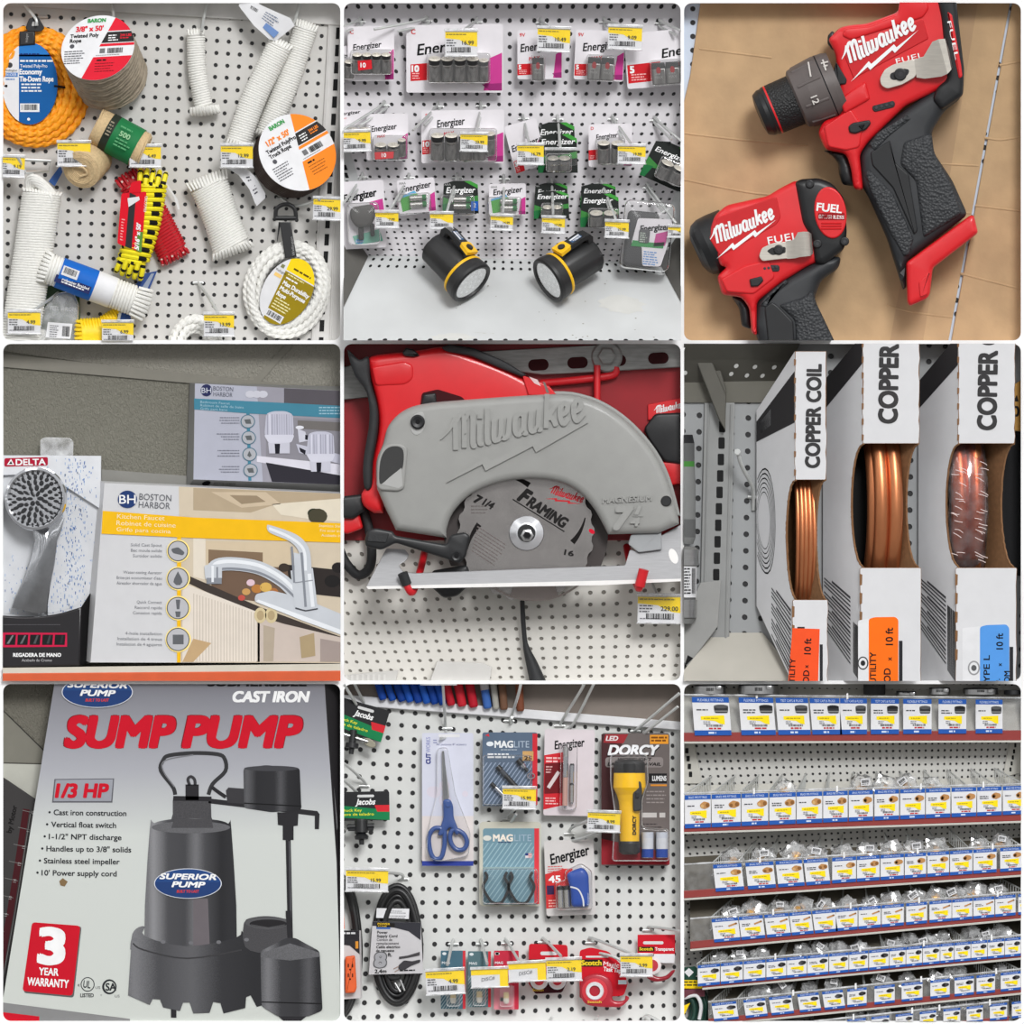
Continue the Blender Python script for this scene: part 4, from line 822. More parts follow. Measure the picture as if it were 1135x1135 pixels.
for i in range(4): m.prism(el(645+i*17, 358-i*4.3, 6, n=14), 188, 192, (66,66,70), 2)
m.build('battery_gauge', t)
m = MB()
o_ = sm([(656,262),(672,232),(700,215),(772,196),(800,190),(812,168),(835,134),(872,130),(884,165),(893,232),(880,246),(790,262),(730,282),(680,296),(660,284)], 10)
m.prism(sm([(656,262),(672,232),(700,215),(772,196),(782,222),(775,256),(730,282),(680,296),(660,284)], 10), 200, 206, 'clip_steel', 2)
m.loft([[(x, y, d) for x, y, d in ((a[0], a[1], q), (b[0], b[1], q), (b[0], b[1], q+5), (a[0], a[1], q+5))] for a, b, q in (((770,198),(778,258),202), ((800,190),(805,262),206), ((830,140),(860,255),224), ((850,132),(880,246),230), ((872,130),(893,232),218), ((885,165),(896,225),196))], 'clip_steel')
m.prism(sm([(690,245),(735,228),(755,232),(750,250),(705,268),(690,262)], 8), 206, 206.6, TB); m.build('belt_clip', t)
c = ALL[-1][0]
m = MB(); m.prism(el(724, 248, 21, n=24), 203, 214, TB, 4); m.prism(el(724, 248, 9, n=6), 213, 215, (60,60,62), 1); m.build('screw', c)
# ---- impact driver
t.location.y -= 26*U
t = thing('impact_driver', 'smaller red and black cordless impact driver, at the lower left on cardboard', 'impact driver', (330, 880, 12))
m = MB(); m.prism(sm([(112,712),(150,680),(285,650),(330,622),(378,598),(440,610),(470,740),(470,860),(420,880),(340,930),(250,1000),(250,1112),(232,1100),(225,1020),(200,985),(135,976),(118,915),(150,885),(130,880),(88,780)], 14), 30, 175, TR, 22, 4)
m.prism(sm([(92,790),(120,720),(315,650),(330,720),(315,745),(130,850)], 10), 173, 177, (196,20,28,.35), 3)
script_logo(m, 100, 815, 226, -24, 'white_paint', 178.5, thick=.27)
m.text('FUEL', 284, 786, 24, 'white_paint', 177, w=100, rot=-10, bold=.015, sp=1.1)
m.prism(sm([(130,925),(210,880),(290,860),(310,920),(240,975),(150,968)], 10), 173, 180, TR, 6); m.build('housing', t)
m = MB(); m.lathe((166,782,76), (53,835,76), [(0,97,TB),(50,100,TB),(85,98,TB),(108,88,TB),(120,72,TB),(128,48,TB),(122,36,'ink'),(121,0,'ink')], 48); m.build('nose', t)
m = MB(); m.prism(sm([(375,605),(395,594),(455,590),(500,608),(540,660),(548,770),(540,825),(470,880),(440,870),(430,790),(400,740)], 16), 25, 190, TB, 24, 4)
for x, y in ((425,610),(450,808),(540,800)): m.prism(el(x, y, 15, n=18), 185, 196, TB, 4); m.prism(el(x, y, 6, n=6), 195, 197, (70,70,72))
m.build('end_cap', t); ec = ALL[-1][0]
m = MB(); m.prism(el(493, 705, 53, 86, 36, rot=-8), 186, 197, TR, 5); m.text('FUEL', 450, 672, 26, 'white_paint', 198, w=82, rot=6, bold=.03); m.text('BRUSHLESS', 455, 712, 11, 'white_paint', 198, w=84, rot=2); m.prism(rr(452, 706, 540, 730, 3), 196, 197.4, (150,18,24)); m.text('BRUSHLESS', 456, 711, 13, (240,190,190), 198, w=80, rot=2)
for i in range(3): m.prism(rr(462, 738+i*9, 530, 743+i*9, 2), 196, 199, (190,20,26), 1)
m.build('badge', ec)
m = MB(); m.prism(sm([(250,1000),(300,950),(400,890),(470,850),(530,850),(520,890),(462,930),(440,990),(470,1080),(510,1150),(262,1150),(240,1080)], 16), 35, 172, 'tool_grip', 34, 5); m.build('handle', t); h = ALL[-1][0]
m = MB(); m.prism(sm([(400,985),(436,960),(445,1000),(500,1115),(520,1160),(380,1160),(375,1060),(320,1010)], 14), 166, 182, 'grip_texture', 14, 3); m.prism(sm([(258,1010),(285,975),(345,925),(355,935),(300,985),(285,1020)], 6), 168, 177, 'grip_texture', 6)
m.build('grip_pad', h)
m = MB(); m.prism(sm([(275,1020),(300,1000),(318,1012),(370,1065),(375,1160),(290,1160)], 8), 166, 179, TB, 5); m.build('grip_inlay', h)
m = MB(); m.prism(sm([(165,980),(205,985),(228,1020),(232,1090),(200,1080),(192,1020)], 10), 65, 135, TB, 22, 4); m.build('trigger', t)
m = MB(); m.prism(sm([(225,925),(265,915),(272,930),(255,948),(230,950)], 4), 176, 190, TB, 4); m.build('reverse_switch', t)
m = MB(); m.prism(rr(266, 878, 325, 900, 8), 173, 178, TB, 2)
for i in range(4): m.prism(el(276+i*13, 889.5-i*1.5, 5, n=14), 177, 181, (66,66,70), 2)
m.build('battery_gauge', t)
m = MB(); m.prism(sm([(256,850),(266,822),(300,806),(352,800),(360,856),(300,862),(268,866)], 8), 190, 196, 'clip_steel', 2)
m.loft([[(a[0], a[1], q), (b[0], b[1], q), (b[0], b[1], q+5), (a[0], a[1], q+5)] for a, b, q in (((345,800),(350,858),192), ((372,795),(376,856),196), ((385,770),(392,852),212), ((405,768),(412,850),216), ((420,768),(426,848),206), ((430,775),(436,840),190))], 'clip_steel')
m.prism(sm([(282,832),(300,820),(345,818),(345,838),(300,846)], 6), 196, 196.6, TB); m.build('belt_clip', t); c = ALL[-1][0]
m = MB(); m.prism(el(322, 828, 17, n=24), 193, 203, TB, 4); m.prism(el(322, 828, 7, n=6), 202, 204, (60,60,62), 1); m.build('screw', c)
t.location.y -= 36*U
# ================================================================ compartment 4: faucet boxes and a hand shower on an orange shelf
CUR = CELLS[3]
def ripple(key, rgb):
    m, nt, b, o = nodes(key); L = nt.links; tc = nt.nodes.new('ShaderNodeTexCoord'); mp = nt.nodes.new('ShaderNodeMapping'); mp.inputs['Scale'].default_value = (1.6, 1, .8); L.new(tc.outputs['Object'], mp.inputs['Vector'])
    n = nt.nodes.new('ShaderNodeTexNoise'); n.inputs['Scale'].default_value = 260; n.inputs['Detail'].default_value = 2; n.inputs['Distortion'].default_value = 1.2; L.new(mp.outputs['Vector'], n.inputs['Vector'])
    bp = nt.nodes.new('ShaderNodeBump'); bp.inputs['Strength'].default_value = .6; bp.inputs['Distance'].default_value = .008; L.new(n.outputs['Fac'], bp.inputs['Height']); L.new(bp.outputs['Normal'], b.inputs['Normal'])
    b.inputs['Base Color'].default_value = [lin(x) for x in rgb]+[1]; b.inputs['Roughness'].default_value = .75; MATS[key] = m
ripple('ceiling_tile', (124,122,111)); ripple('ceiling_tile_far', (146,143,133))  # same tile twice, the paler one with brighter light put into its colour
m = MB(); m.box(-5,-5,1140,1140,-12,0,'ceiling_tile'); m.prism([(-5,-5),(1140,-5),(1140,160),(620,118),(-5,30)], 0, 3, 'ceiling_tile_far'); m.build('ceiling', at=(0,0,-12), kind='structure')
mat('grid_grey', (124,121,111), .6)
m = MB(); m.prism([(-5,40),(820,128),(1140,160),(1140,182),(640,140),(-5,84)], 0, 8, 'grid_grey'); m.build('trim_5', at=(0,0,0), kind='structure')
m = MB(); m.prism([(960,-5),(985,-5),(860,138),(832,134)], 0, 7, 'grid_grey'); m.build('trim_6', at=(0,0,0), kind='structure')
m = MB(); m.prism([(335,425),(640,448),(640,520),(335,520)], 0, 6, (140,139,134)); m.build('wall_back', at=(0,0,0), kind='structure')
t = thing('shelf', 'shelf with an orange front lip carrying the shower and faucet boxes', 'shelf', (560,1090,0))
mat('shelf_orange', (206,84,36), .45); m = MB(); m.prism([(-5,1082),(1140,1068),(1140,1092),(-5,1100)], 2, 128, (206,200,186)); m.build('deck', t)
m = MB(); m.prism([(-5,1100),(1140,1091),(1140,1140),(-5,1140)], 100, 132, 'shelf_orange', 3); m.build('front_lip', t)
# ---- hand shower box
mat('splash_card', (214,216,220), .45)
t = thing('shower_box', 'white and black hand shower carton with a clear window, at the left', 'box', (150,1080,10))
m = MB(); fr = [(-30,378),(334,380),(330,540),(262,1076),(-30,1085)]
m.prism([(-30,378),(334,380),(334,545),(300,1066),(-30,1085)], 10, 56, 'splash_card', 2); m.prism([(-30,378),(334,380),(331,555),(200,470),(110,440),(-30,445)], 56, 72, 'splash_card')
for i in range(520):
    x = R.gauss(235 if i < 420 else 60, 34); y = R.uniform(385, 900)
    if y > 480 and x > 318 or (i >= 420 and y < 700): continue
    x -= (y-640)*.06; L_ = R.uniform(3, 12); d = 72.5 if (y < 470 or (y < 545 and y < 470+(x-200)*.62)) else 56.5; m.poly([(x,y),(x+R.uniform(1.5,4),y+1),(x+2,y+L_),(x,y+L_*.8)], d, R.choice([(90,130,190),(130,160,205),(170,190,215),(70,100,160)]))
m.prism(sm([(14,388),(158,384),(158,412),(14,416)], 6), 72, 73, (170,20,52)); m.text('DELTA', 52, 391, 20, 'white_paint', 73.6, w=98, rot=-1, bold=.03); m.prism([(22,410),(36,390),(47,410)], 73, 73.5, 'white_paint'); m.prism([(29,407),(36,397),(41,407)], 73.5, 74, 'ink')
m.build('carton', t)
m = MB(); m.prism(spl([(-30,905),(80,912),(180,905),(270,880)], 4)+[(264,1074),(-30,1082)], 56, 112, (34,32,35,.25), 6); m.loft([[(270,880,108),(302,830,60),(300,1062,60),(262,1076,108)], [(266,884,60),(296,836,50),(296,1058,50),(258,1070,60)]], (20,19,20))
m.poly([(-5,965),(222,966),(222,1012),(-5,1014)], 112.6, (200,24,70))
for i in range(5): x = 20+i*41; m.poly([(x-2,972),(x+33,972),(x+30,1006),(x-4,1006)], 113, (24,24,26)); m.poly([(x+2+i*3,1002),(x+20,974),(x+26,974),(x+10+i*3,1002)], 113.4, (120-i*20,122-i*20,125-i*20))
m.text('REGADERA DE MANO', 44, 1033, 12, 'white_paint', 112.8, w=158, bold=.04); m.text('Acabado de Cromo', 72, 1052, 9, (190,188,190), 112.8, w=100); m.bars(10, 938, 190, 1, 8, (90,88,92), 112.8, 2, rnd=0)
m.build('front_band', t)
m = MB(); m.prism(sm([(132,325),(150,318),(230,320),(243,332),(241,382),(132,380)], 8), 30, 36, 'clear_hazy', 2); m.build('hang_tab', t)
m = MB(); m.prism(sm([(-30,450),(110,446),(240,480),(328,560),(300,820),(262,872),(180,900),(-30,903)], 14), 57, 60, 'clear_film', back=False); m.build('window', t)
t = thing('hand_shower', 'chrome hand shower head behind the carton window', 'shower head', (120,560,60))
c = (118,522,150); nn = (-.25,-.08,.95); T = frame(c, nn)
mat('chrome_dark', (176,178,182), .12, 1, .1)
m = MB(); m.lathe(c, tuple(Vector(c)-Vector(nn)*100), [(-2,88,'chrome'),(-8,96,'chrome'),(-6,104,'chrome'),(4,107,'chrome'),(16,105,'chrome_dark'),(42,92,'chrome_dark'),(68,60,'chrome_dark'),(78,20,'chrome_dark')], 48); m.build('head', t)
m = MB(T)
for k, (r, n, s_) in enumerate(((18,6,9),(36,11,9),(55,16,9),(73,22,8),(86,30,5))):
    for i in range(n): a = 2*PI*(i+.5*(k%2))/n; m.prism(el(r*math.cos(a), r*math.sin(a), s_*R.uniform(.8,1.35), s_*R.uniform(.55,.8), 12, rot=math.degrees(a)), 4.4 if r < 80 else 4.6, 7.5 if r < 80 else 8, (34,35,38,.3), 1.2)
m.build('spray_face', t)
m = MB(); rings = []
for x, y, a, d, w, h in ((140,560,20,84,78,22),(152,620,5,96,52,28),(152,660,0,104,38,32),(140,730,8,104,42,32),(122,800,14,100,46,32),(104,860,14,92,56,26),(98,896,12,84,62,18)):
    c_, s_ = math.cos(math.radians(a)), math.sin(math.radians(a)); rings.append([(x+w*math.cos(q)*c_, y+w*math.cos(q)*s_, d+h*(math.sin(q)+.12*math.cos(4*q))) for q in [2*PI*j/28 for j in range(28)]])
m.loft(rings, 'chrome_dark'); m.build('handle', t)
# ---- big faucet box
CP = (214,212,212)
mat('carton_grey', (206,206,208), .3, 0, .02, coat=.4)
t = thing('faucet_box', 'large carton with a yellow band and a printed kitchen faucet', 'box', (720,1070,58))
m = MB(); fq = [(346,470,110),(1145,506,110),(1145,1066,110),(300,1064,110)]; bq = [(330,463,58),(1145,500,58),(1145,1070,58),(276,1058,58)]
m.loft([fq, bq], 'carton_grey'); e = 110.5
T4 = quad(fq, 800, 590); A = lambda *p: list(p)
bg = [((640,478),(1145,506),(1145,1066),(596,1064)),]
m.poly([(592,482),(1145,506),(1145,1066),(600,1064)], e, (206,192,170))
m.poly([(640,486),(1145,506),(1145,565),(900,545),(830,568),(640,560)], e+.3, (178,160,134)); m.poly([(700,500),(880,500),(930,540),(800,552)], e+.5, (200,182,156)); m.poly([(760,510),(850,512),(880,532),(800,540)], e+.6, (150,132,108)); m.poly([(900,540),(1145,520),(1145,600),(1030,590),(930,575)], e+.5, (222,212,192))
m.poly([(640,650),(680,655),(680,790),(640,780)], e+.4, (222,212,196)); m.poly([(682,662),(960,668),(960,760),(682,735)], e+.4, (206,188,160)); m.poly([(690,690),(870,700),(870,745),(690,735)], e+.6, (128,106,84)); m.poly([(700,742),(980,750),(980,880),(760,850),(700,820)], e+.5, (110,88,72)); m.poly([(620,775),(860,880),(1145,985),(1145,1000),(840,905),(620,800)], e+.8, (62,54,50)); m.poly([(950,740),(1145,760),(1145,850),(960,830)], e+.9, (46,40,38))
for x, y, r, c_ in ((815,830,14,(196,150,90)),(850,820,18,(180,120,60)),(880,815,20,(210,170,90)),(905,830,16,(170,110,60)),(830,800,14,(220,190,200)),(800,850,12,(190,80,70)),(1052,580,32,(70,66,50)),(1038,570,20,(50,54,40)),(1120,750,22,(34,30,30)),(1100,795,26,(30,28,28)),(940,750,18,(60,50,44))): m.poly(el(x, y, r, r*.8, 14), e+1.1+r*.003, c_)
m.poly([(604,800),(860,900),(860,1062),(604,1062)], e+.9, (222,212,200))
for i in range(22): x = 640+i*10; m.poly([(x,835+i*3.2),(x+3,836+i*3.2),(x+3,1060),(x,1060)], e+1, (196,184,170))
m.poly([(850,915),(1145,985),(1145,1062),(850,1062)], e+.9, (198,184,174)); m.poly([(872,940),(910,950),(905,1060),(872,1060)], e+1.2, (176,162,144)); m.poly([(640,985),(700,1000),(640,1062),(604,1062)], e+1.1, (190,160,120))
for x in (862,898): m.poly(el(x, 908, 20, 26, 20), e+1.4, (206,190,150)); m.poly(el(x, 908, 12, 16, 20), e+1.6, (176,156,120))
m.prism([(992,980),(1040,966),(1044,1042),(998,1050)], e, e+2, (170,150,116)); m.poly([(1060,985),(1145,1000),(1145,1062),(1060,1062)], e+1.2, (160,146,140))
m.poly([(340,562),(640,584),(1145,604),(1145,668),(640,652),(336,638)], e+2.2, (238,184,20)); m.poly([(586,650),(600,650),(598,1064),(586,1064)], e+2.2, (238,184,20))
m.text('Kitchen Faucet', 388, 572, 15, (240,225,190), e+2.6, w=158, rot=2.5); m.text('Robinet de cuisine', 386, 594, 15, (240,225,190), e+2.6, w=196, rot=2.5); m.text('Grifo para cocina', 386, 616, 13, (240,225,190), e+2.6, w=180, rot=2.5); m.text('Stainless Steel', 1056, 606, 9, (240,225,190), e+2.6, w=80, rot=2); m.text('Fini acier inox', 1060, 622, 9, (240,225,190), e+2.6, w=80, rot=2); m.text('Acabado inox', 1064, 638, 9, (240,225,190), e+2.6, w=80, rot=2)
m.poly(el(422, 524, 32, 29, 32), e+2, (34,58,110)); m.text('BH', 422, 509, 29, 'white_paint', e+2.5, w=54, al='c', bold=.01)
m.text('BOSTON', 462, 504, 21, (96,98,104), e+2, w=106, rot=3); m.text('HARBOR', 460, 530, 21, (96,98,104), e+2, w=104, rot=3)
for i, (y, tx_) in enumerate(((695,('Solid Cast Spout','Bec moule solide','Surtidor solido')), (786,('Water-saving Aerator','Brise-jet economiseur d\'eau','Aireador ahorrador de agua')), (884,('Quick Connect','Raccord rapide','Conexion rapida')), (988,('4-hole installation','Installation de 4 trous','Instalacion de 4 agujeros')))):
    r = 34+i*1.5; m.poly(el(590, y, r+4, r+4, 36), e+2.6, (250,226,140)); m.poly(el(589, y, r, r, 36), e+2.9, (74,76,84)); m.poly(el(589, y, r-3, r-3, 36), e+3.1, (184,184,188))
    g = (96,98,102)
    if i == 0: m.poly(sm([(566,688),(590,682),(612,700),(606,710),(572,702)], 6), e+3.4, g)
    if i == 1: m.poly([(589,762),(602,786),(604,798),(596,808),(583,808),(574,798),(577,786)], e+3.4, g)
    if i == 2: m.poly([(582,856),(597,856),(594,888),(585,888)], e+3.4, g); m.poly([(580,895),(598,895),(596,914),(583,914)], e+3.4, g)
    if i == 3: m.poly(rc(572, 972, 608, 1004), e+3.4, g)
    for k, s_ in enumerate(tx_): m.text(s_, 536, y-24+k*18, 10, (120,122,128), e+1, w=min(150, len(s_)*6.4), al='r', rot=1)
ST = (196,200,206); D2 = (132,136,144); LI = (228,231,235)
m.poly(sm([(846,838),(900,826),(1000,850),(1145,910),(1145,978),(1000,925),(842,862)], 10), e+3, ST); m.poly([(846,862),(1000,925),(1145,978),(1145,962),(1000,908),(856,856)], e+3.3, LI)
sp_ = spl([(700,766),(720,742),(780,738),(860,752),(930,790),(980,835),(1020,860)], 5); m.ribbon(sp_, 44, ST, e+3.6); m.ribbon([(x, y-8) for x, y in sp_], 12, LI, e+3.9); m.ribbon([(x, y+16) for x, y in sp_], 8, D2, e+3.9)
m.poly(sm([(676,742),(735,738),(735,790),(680,790)], 8), e+4.1, ST); m.poly(rc(684,784,734,804), e+4.3, D2); m.poly(rc(700,744,708,798), e+4.5, LI); m.poly(rc(716,748,722,790), e+4.5, D2)
m.poly([(962,760),(1036,752),(1052,885),(1010,892),(976,880)], e+4.2, ST); m.poly([(972,700),(1028,712),(1034,800),(978,806)], e+4.4, ST)
m.poly(spl([(884,612),(896,610),(980,640),(1020,680),(1030,730),(1028,770),(996,760),(990,700),(960,664),(900,638),(886,626)], 4, True), e+4.6, ST); m.ribbon(spl([(890,620),(960,650),(1005,690),(1012,760)], 5), 9, LI, e+4.9); m.ribbon([(998,700),(1006,800),(1012,880)], 8, D2, e+4.9); m.ribbon([(1024,770),(1036,880)], 12, LI, e+4.9); m.ribbon([(976,800),(1036,792)], 3, D2, e+5.2); m.ribbon([(966,680),(974,800)], 7, D2, e+4.9); m.ribbon([(978,884),(1012,893),(1052,886)], 4, (70,72,78), e+5.2)
m.build('carton', t)
# ---- small faucet box behind
t = thing('faucet_box', 'smaller dim carton with a teal band and printed two-handle faucet, standing behind', 'box', (880,490,12))
mat('carton_dim', (172,174,188), .35, 0, .02, coat=.3); mat('carton_side', (128,128,126), .5)
m = MB(); f = [(645,140,55),(1145,166,55),(1145,476,55),(640,458,55)]; b = [(627,138,12),(1145,150,12),(1145,522,12),(616,489,12)]
m.loft([f, b], 'carton_side'); m.poly([(x, y) for x, y, _ in f], 55.3, 'carton_dim'); e = 55.8
m.poly([(850,150),(1145,166),(1145,476),(870,466)], e, (150,148,158)); m.poly([(940,156),(1145,166),(1145,236),(940,222)], e+.3, (86,82,88)); m.poly([(880,250),(1145,262),(1145,420),(880,386)], e+.2, (136,134,142)); m.poly([(850,380),(1145,410),(1145,448),(850,400)], e+.5, (214,212,222)); m.poly([(880,402),(1145,448),(1145,476),(900,466)], e+.6, (44,42,50)); m.poly([(985,262),(1145,270),(1145,300),(985,290)], e+.5, (110,106,104))
for x in (828,850,870): m.poly(el(x, 176, 16, 12, 16), e+.7+(x-828)*.005, (196,196,206))
m.poly([(642,190),(1145,215),(1145,256),(830,240),(642,226)], e+1, (66,128,150)); m.poly([(815,236),(826,236),(832,462),(822,462)], e+.9, (66,128,150))
m.poly(el(683, 163, 19, 20, 24), e+1, (40,44,84)); m.text('BH', 683, 154, 18, (200,204,214), e+1.4, w=32, al='c'); m.text('BOSTON', 706, 149, 14, (90,92,104), e+1, w=66, rot=3); m.text('HARBOR', 706, 168, 14, (90,92,104), e+1, w=64, rot=3)
m.text('Bathroom Faucet', 663, 197, 8, (160,190,205), e+1.5, w=98, rot=3); m.text('Robinet de salle de bains', 663, 208, 8, (160,190,205), e+1.5, w=144, rot=3); m.text('Grifo para bano', 663, 219, 8, (160,190,205), e+1.5, w=90, rot=3); m.bars(1056, 218, 80, 3, 10, (150,185,200), e+1.5, 4)
for i, y in enumerate((266,320,375,428)):
    m.poly(el(820+i*3, y, 24, 23, 28), e+1.6, (74,110,128)); m.poly(el(820+i*3, y, 21, 20, 28), e+1.9, (170,172,178)); m.poly([(808+i*3,y-6),(828+i*3,y-8),(832+i*3,y+8),(814+i*3,y+8)] if i != 2 else [(825,y-12),(833,y+4),(826,y+10),(818,y+4)], e+2.2, (92,96,98)); m.bars(792, y-14, 76, 3, 9, (120,122,134), e+1, 3, 'r')
for x, y, s_ in ((925,280,1),(1062,345,.95)):
    W = lambda p: [(x+a*s_, y+b*s_) for a, b in p]
    m.poly(W(sm([(-44,-40),(-20,-48),(20,-48),(44,-38),(48,30),(30,46),(-32,46),(-50,30)], 10)), e+2, (188,188,202))
    for k in range(11): a = -42+k*8; m.poly(W([(a,-38),(a+3,-38),(a+4,30),(a+1,30)]), e+2.3, R.choice([(214,214,226),(150,150,166),(170,170,186)]))
    m.poly(W(sm([(-52,30),(50,30),(40,56),(-36,58)], 8)), e+2.6, (206,206,218)); m.poly(W([(-38,56),(34,56),(34,92),(-34,92)]), e+2.5, (196,196,208)); m.poly(W([(-16,60),(2,60),(0,92),(-14,92)]), e+2.8, (22,22,32))
m.poly([(985,290),(1010,300),(1020,330),(990,336)], e+1.9, (200,200,212)); m.poly(el(992, 286, 14, 6, 14), e+2.1, (220,220,228)); m.poly([(980,340),(1145,380),(1145,412),(990,370)], e+1.8, (190,190,204)); m.poly([(990,352),(1012,362),(1010,376),(994,366)], e+2.2, (26,26,36)); m.poly([(1010,310),(1020,312),(1018,328),(1010,326)], e+2.2, (26,26,36))
m.T = quad(((640,460,55.4),(1145,478,55.4),(1145,520,13),(618,488,13)), 500, 30); m.poly(rc(0, 22, 500, 30), .4, (40,70,76)); m.poly(el(48, 9, 13, 8, 18), .6, (20,20,24)); m.text('BOSTON HARBOR', 72, 4, 8, (90,88,84), .6, w=70); m.build('carton', t)
# ================================================================ compartment 5: circular saw hung on red pegs
CUR = CELLS[4]
def aff(o, u, v):
    return homog([o, (o[0]+u[0], o[1]+u[1]), (o[0]+u[0]+v[0], o[1]+u[1]+v[1]), (o[0]+v[0], o[1]+v[1])], [(.5,.5),(1.5,.5),(1.5,1.5),(.5,1.5)])
peg_mat('peg_cream', (216,213,206), homog([(134.5,898),(958,867.7),(948,1045),(190,1060)], [(-11.5,.5),(8.5,.5),(8.5,5.5),(-11.5,5.5)]), .14, hole=(112,108,100))
backwall('peg_cream')
mat('chrome_bright', (235,236,240), .3, .7, .02); mat('panel_red', (150,10,24), .4, 0, .05); mat('saw_grey', (150,150,147), .5, 0, .03, coat=.1); mat('strut', (140,140,138), .35, .8, .15, 60, stretch=(1,1,6)); mat('blade_steel', (168,164,162), .26, 1, .1, 30); mat('shoe_steel', (168,168,170), .42, .6, .06, 60, stretch=(1,1,14)); mat('vinyl_red', (206,30,40), .35)
m = MB(); m.prism([(-5,-5),(1140,-5),(1140,660),(-5,660)], 0, 8, 'panel_red', 2); m.build('wall_display', at=(0,0,0), kind='structure')
t = thing('steel_rail', 'slotted steel strut rail bolted across the top behind the saw', 'rail', (800,60,8))
m = MB(T_ := rotT(0, 0, -3.2)); m.prism([(350,60),(1220,60),(1220,150),(660,150),(500,120)], 10, 34, 'strut', 4)
for x in (648,778,905,1046): m.prism(rr(x-34, 96, x+34, 134, 18), 34, 34.8, (52,8,12))
m.build('channel', t)
m = MB(); m.lathe((880,52,34), (880,52,60), [(0,52,'strut'),(4,52,'strut'),(8,46,'strut')], 32); m.lathe((880,50,40), (880,50,60), [(0,32,'strut'),(16,32,'strut'),(20,26,'strut')], 6); m.build('bolt', t)
m = MB(); m.prism([(-5,90),(60,70),(95,150),(95,186),(-5,196)], 8, 30, 'strut', 3); m.build('steel_bracket', label='grey steel bracket behind the saw handle at the left edge', cat='bracket')
m = MB(); m.tube(spl([(660,140,20),(790,128,30),(900,112,30),(908,84,30)], 5), 13, 'vinyl_red', 12); m.build('display_hook', label='red coated hook lying level under the strut rail', cat='hook')
m = MB(); m.tube([(848,80,50),(848,210,60)], 11, 'vinyl_red', 12); m.build('display_hook', label='red coated upright peg beneath the bolt', cat='hook')
t = thing('boxed_tool', 'black tool body below a red sign at the right edge, behind the saw', 'tool', (1080,310,8))
m = MB(); m.prism(sm([(1002,290),(1040,240),(1140,236),(1140,410),(1070,400),(1020,330)], 12), 10, 60, 'black_plastic', 10); m.prism(sm([(1050,400),(1140,395),(1140,470),(1085,480)], 10), 10, 50, 'tool_red', 8); m.build('body', t)
m = MB(); m.prism([(1016,210),(1140,186),(1140,240),(1016,262)], 8, 20, 'tool_red', 3); script_logo(m, 1036, 240, 100, -12, 'white_paint', 21, bolt=False); m.build('sign', t)
m = MB(); m.tube(spl([(-5,560,60),(60,540,60),(96,640,60),(98,740,50),(60,775,40),(20,740,40),(-5,690,40)], 6), 16, 'black_rubber', 10); m.build('power_cord', label='thick black cord looping at the left edge below the saw handle', cat='cord')
m = MB(); m.prism([(290,1140),(318,1060),(470,1066),(500,1080),(490,1140)], 4, 90, (208,206,202), 3); m.build('white_carton', label='larger white carton top at the bottom, left of the hanging cord', cat='carton')
m = MB(); m.prism([(-5,1108),(120,1096),(190,1090),(178,1140),(-5,1140)], 4, 70, (196,194,190), 3)
for i in range(8): m.box(14+i*18, 1104, 22+i*18, 1140, 70, 74, (206,204,200))
m.build('white_carton', label='ribbed white carton top in the bottom left corner', cat='carton')
# ---- saw
SG = 'saw_grey'; TR = 'tool_red'; TB = 'tool_black'
t = thing('circular_saw', 'red circular saw with grey magnesium guard and framing blade, hung on pegs', 'circular saw', (600,560,30))
hd = spl([(88,62),(120,46),(250,32),(345,20),(440,48),(540,86),(620,126),(705,172)], 4)+[(705,240),(200,320),(150,420),(140,570)]+spl([(110,570),(75,545),(68,505),(92,470),(104,400),(124,300),(122,220),(100,130)], 3)
m = MB(); m.prism(hd, 40, 150, TR, 26, 4); m.prism(sm([(100,85),(210,66),(240,80),(240,125),(215,145),(115,150)], 14), 146, 154, TR, 8); m.prism([(600,112),(690,150),(715,180),(620,180)], 100, 160, TR, 4); m.poly([(622,118),(650,128),(662,150),(640,140)], 160.6, (220,190,190)); m.poly([(668,134),(676,138),(690,172),(680,172)], 160.6, (120,110,106)); m.build('handle', t); h = ALL[-1][0]
m = MB(); m.prism(spl([(22,30),(60,62),(92,54),(98,130),(122,220),(122,300),(106,400),(102,484),(78,486),(74,400),(94,260),(84,170),(44,110)], 4, True), 45, 158, 'black_rubber', 14, 3); m.build('rear_grip', h)
m = MB(); m.prism(sm([(330,22),(360,10),(440,24),(540,66),(615,112),(600,120),(530,92),(430,50),(350,36)], 10), 90, 165, 'black_rubber', 8); m.build('top_grip', h)
m = MB(); m.prism(sm([(202,40),(216,22),(240,28),(262,48),(240,54),(210,50)], 6), 110, 162, TB, 6); m.build('lock_button', h)
m = MB(); m.prism(sm([(268,172),(320,160),(400,185),(430,215),(262,222)], 8), 148, 156, (60,8,14)); m.prism(sm([(272,175),(315,170),(318,210),(266,214)], 8), 120, 160, TB, 8); m.build('trigger', h)
m = MB(); m.prism(sm([(-5,515),(74,506),(82,560),(40,590),(-5,588)], 10), 30, 110, TB, 12); m.prism(sm([(-5,580),(60,570),(74,620),(20,640),(-5,630)], 10), 30, 90, TR, 10); m.build('motor_housing', t)
outer = spl([(120,490),(118,400),(140,340),(158,280),(205,232),(275,208),(420,194),(700,176),(800,186),(885,222),(965,284),(1035,368),(1080,460),(1118,590)], 4)
arch = spl([(884,640),(842,562),(790,502),(720,466),(620,456),(520,470),(430,508),(372,566),(350,622),(350,652)], 4)
g = outer+[(1118,606),(1050,636)]+arch+[(182,626),(150,560)]
m = MB(); m.prism(g, 70, 196, SG, 26, 5)
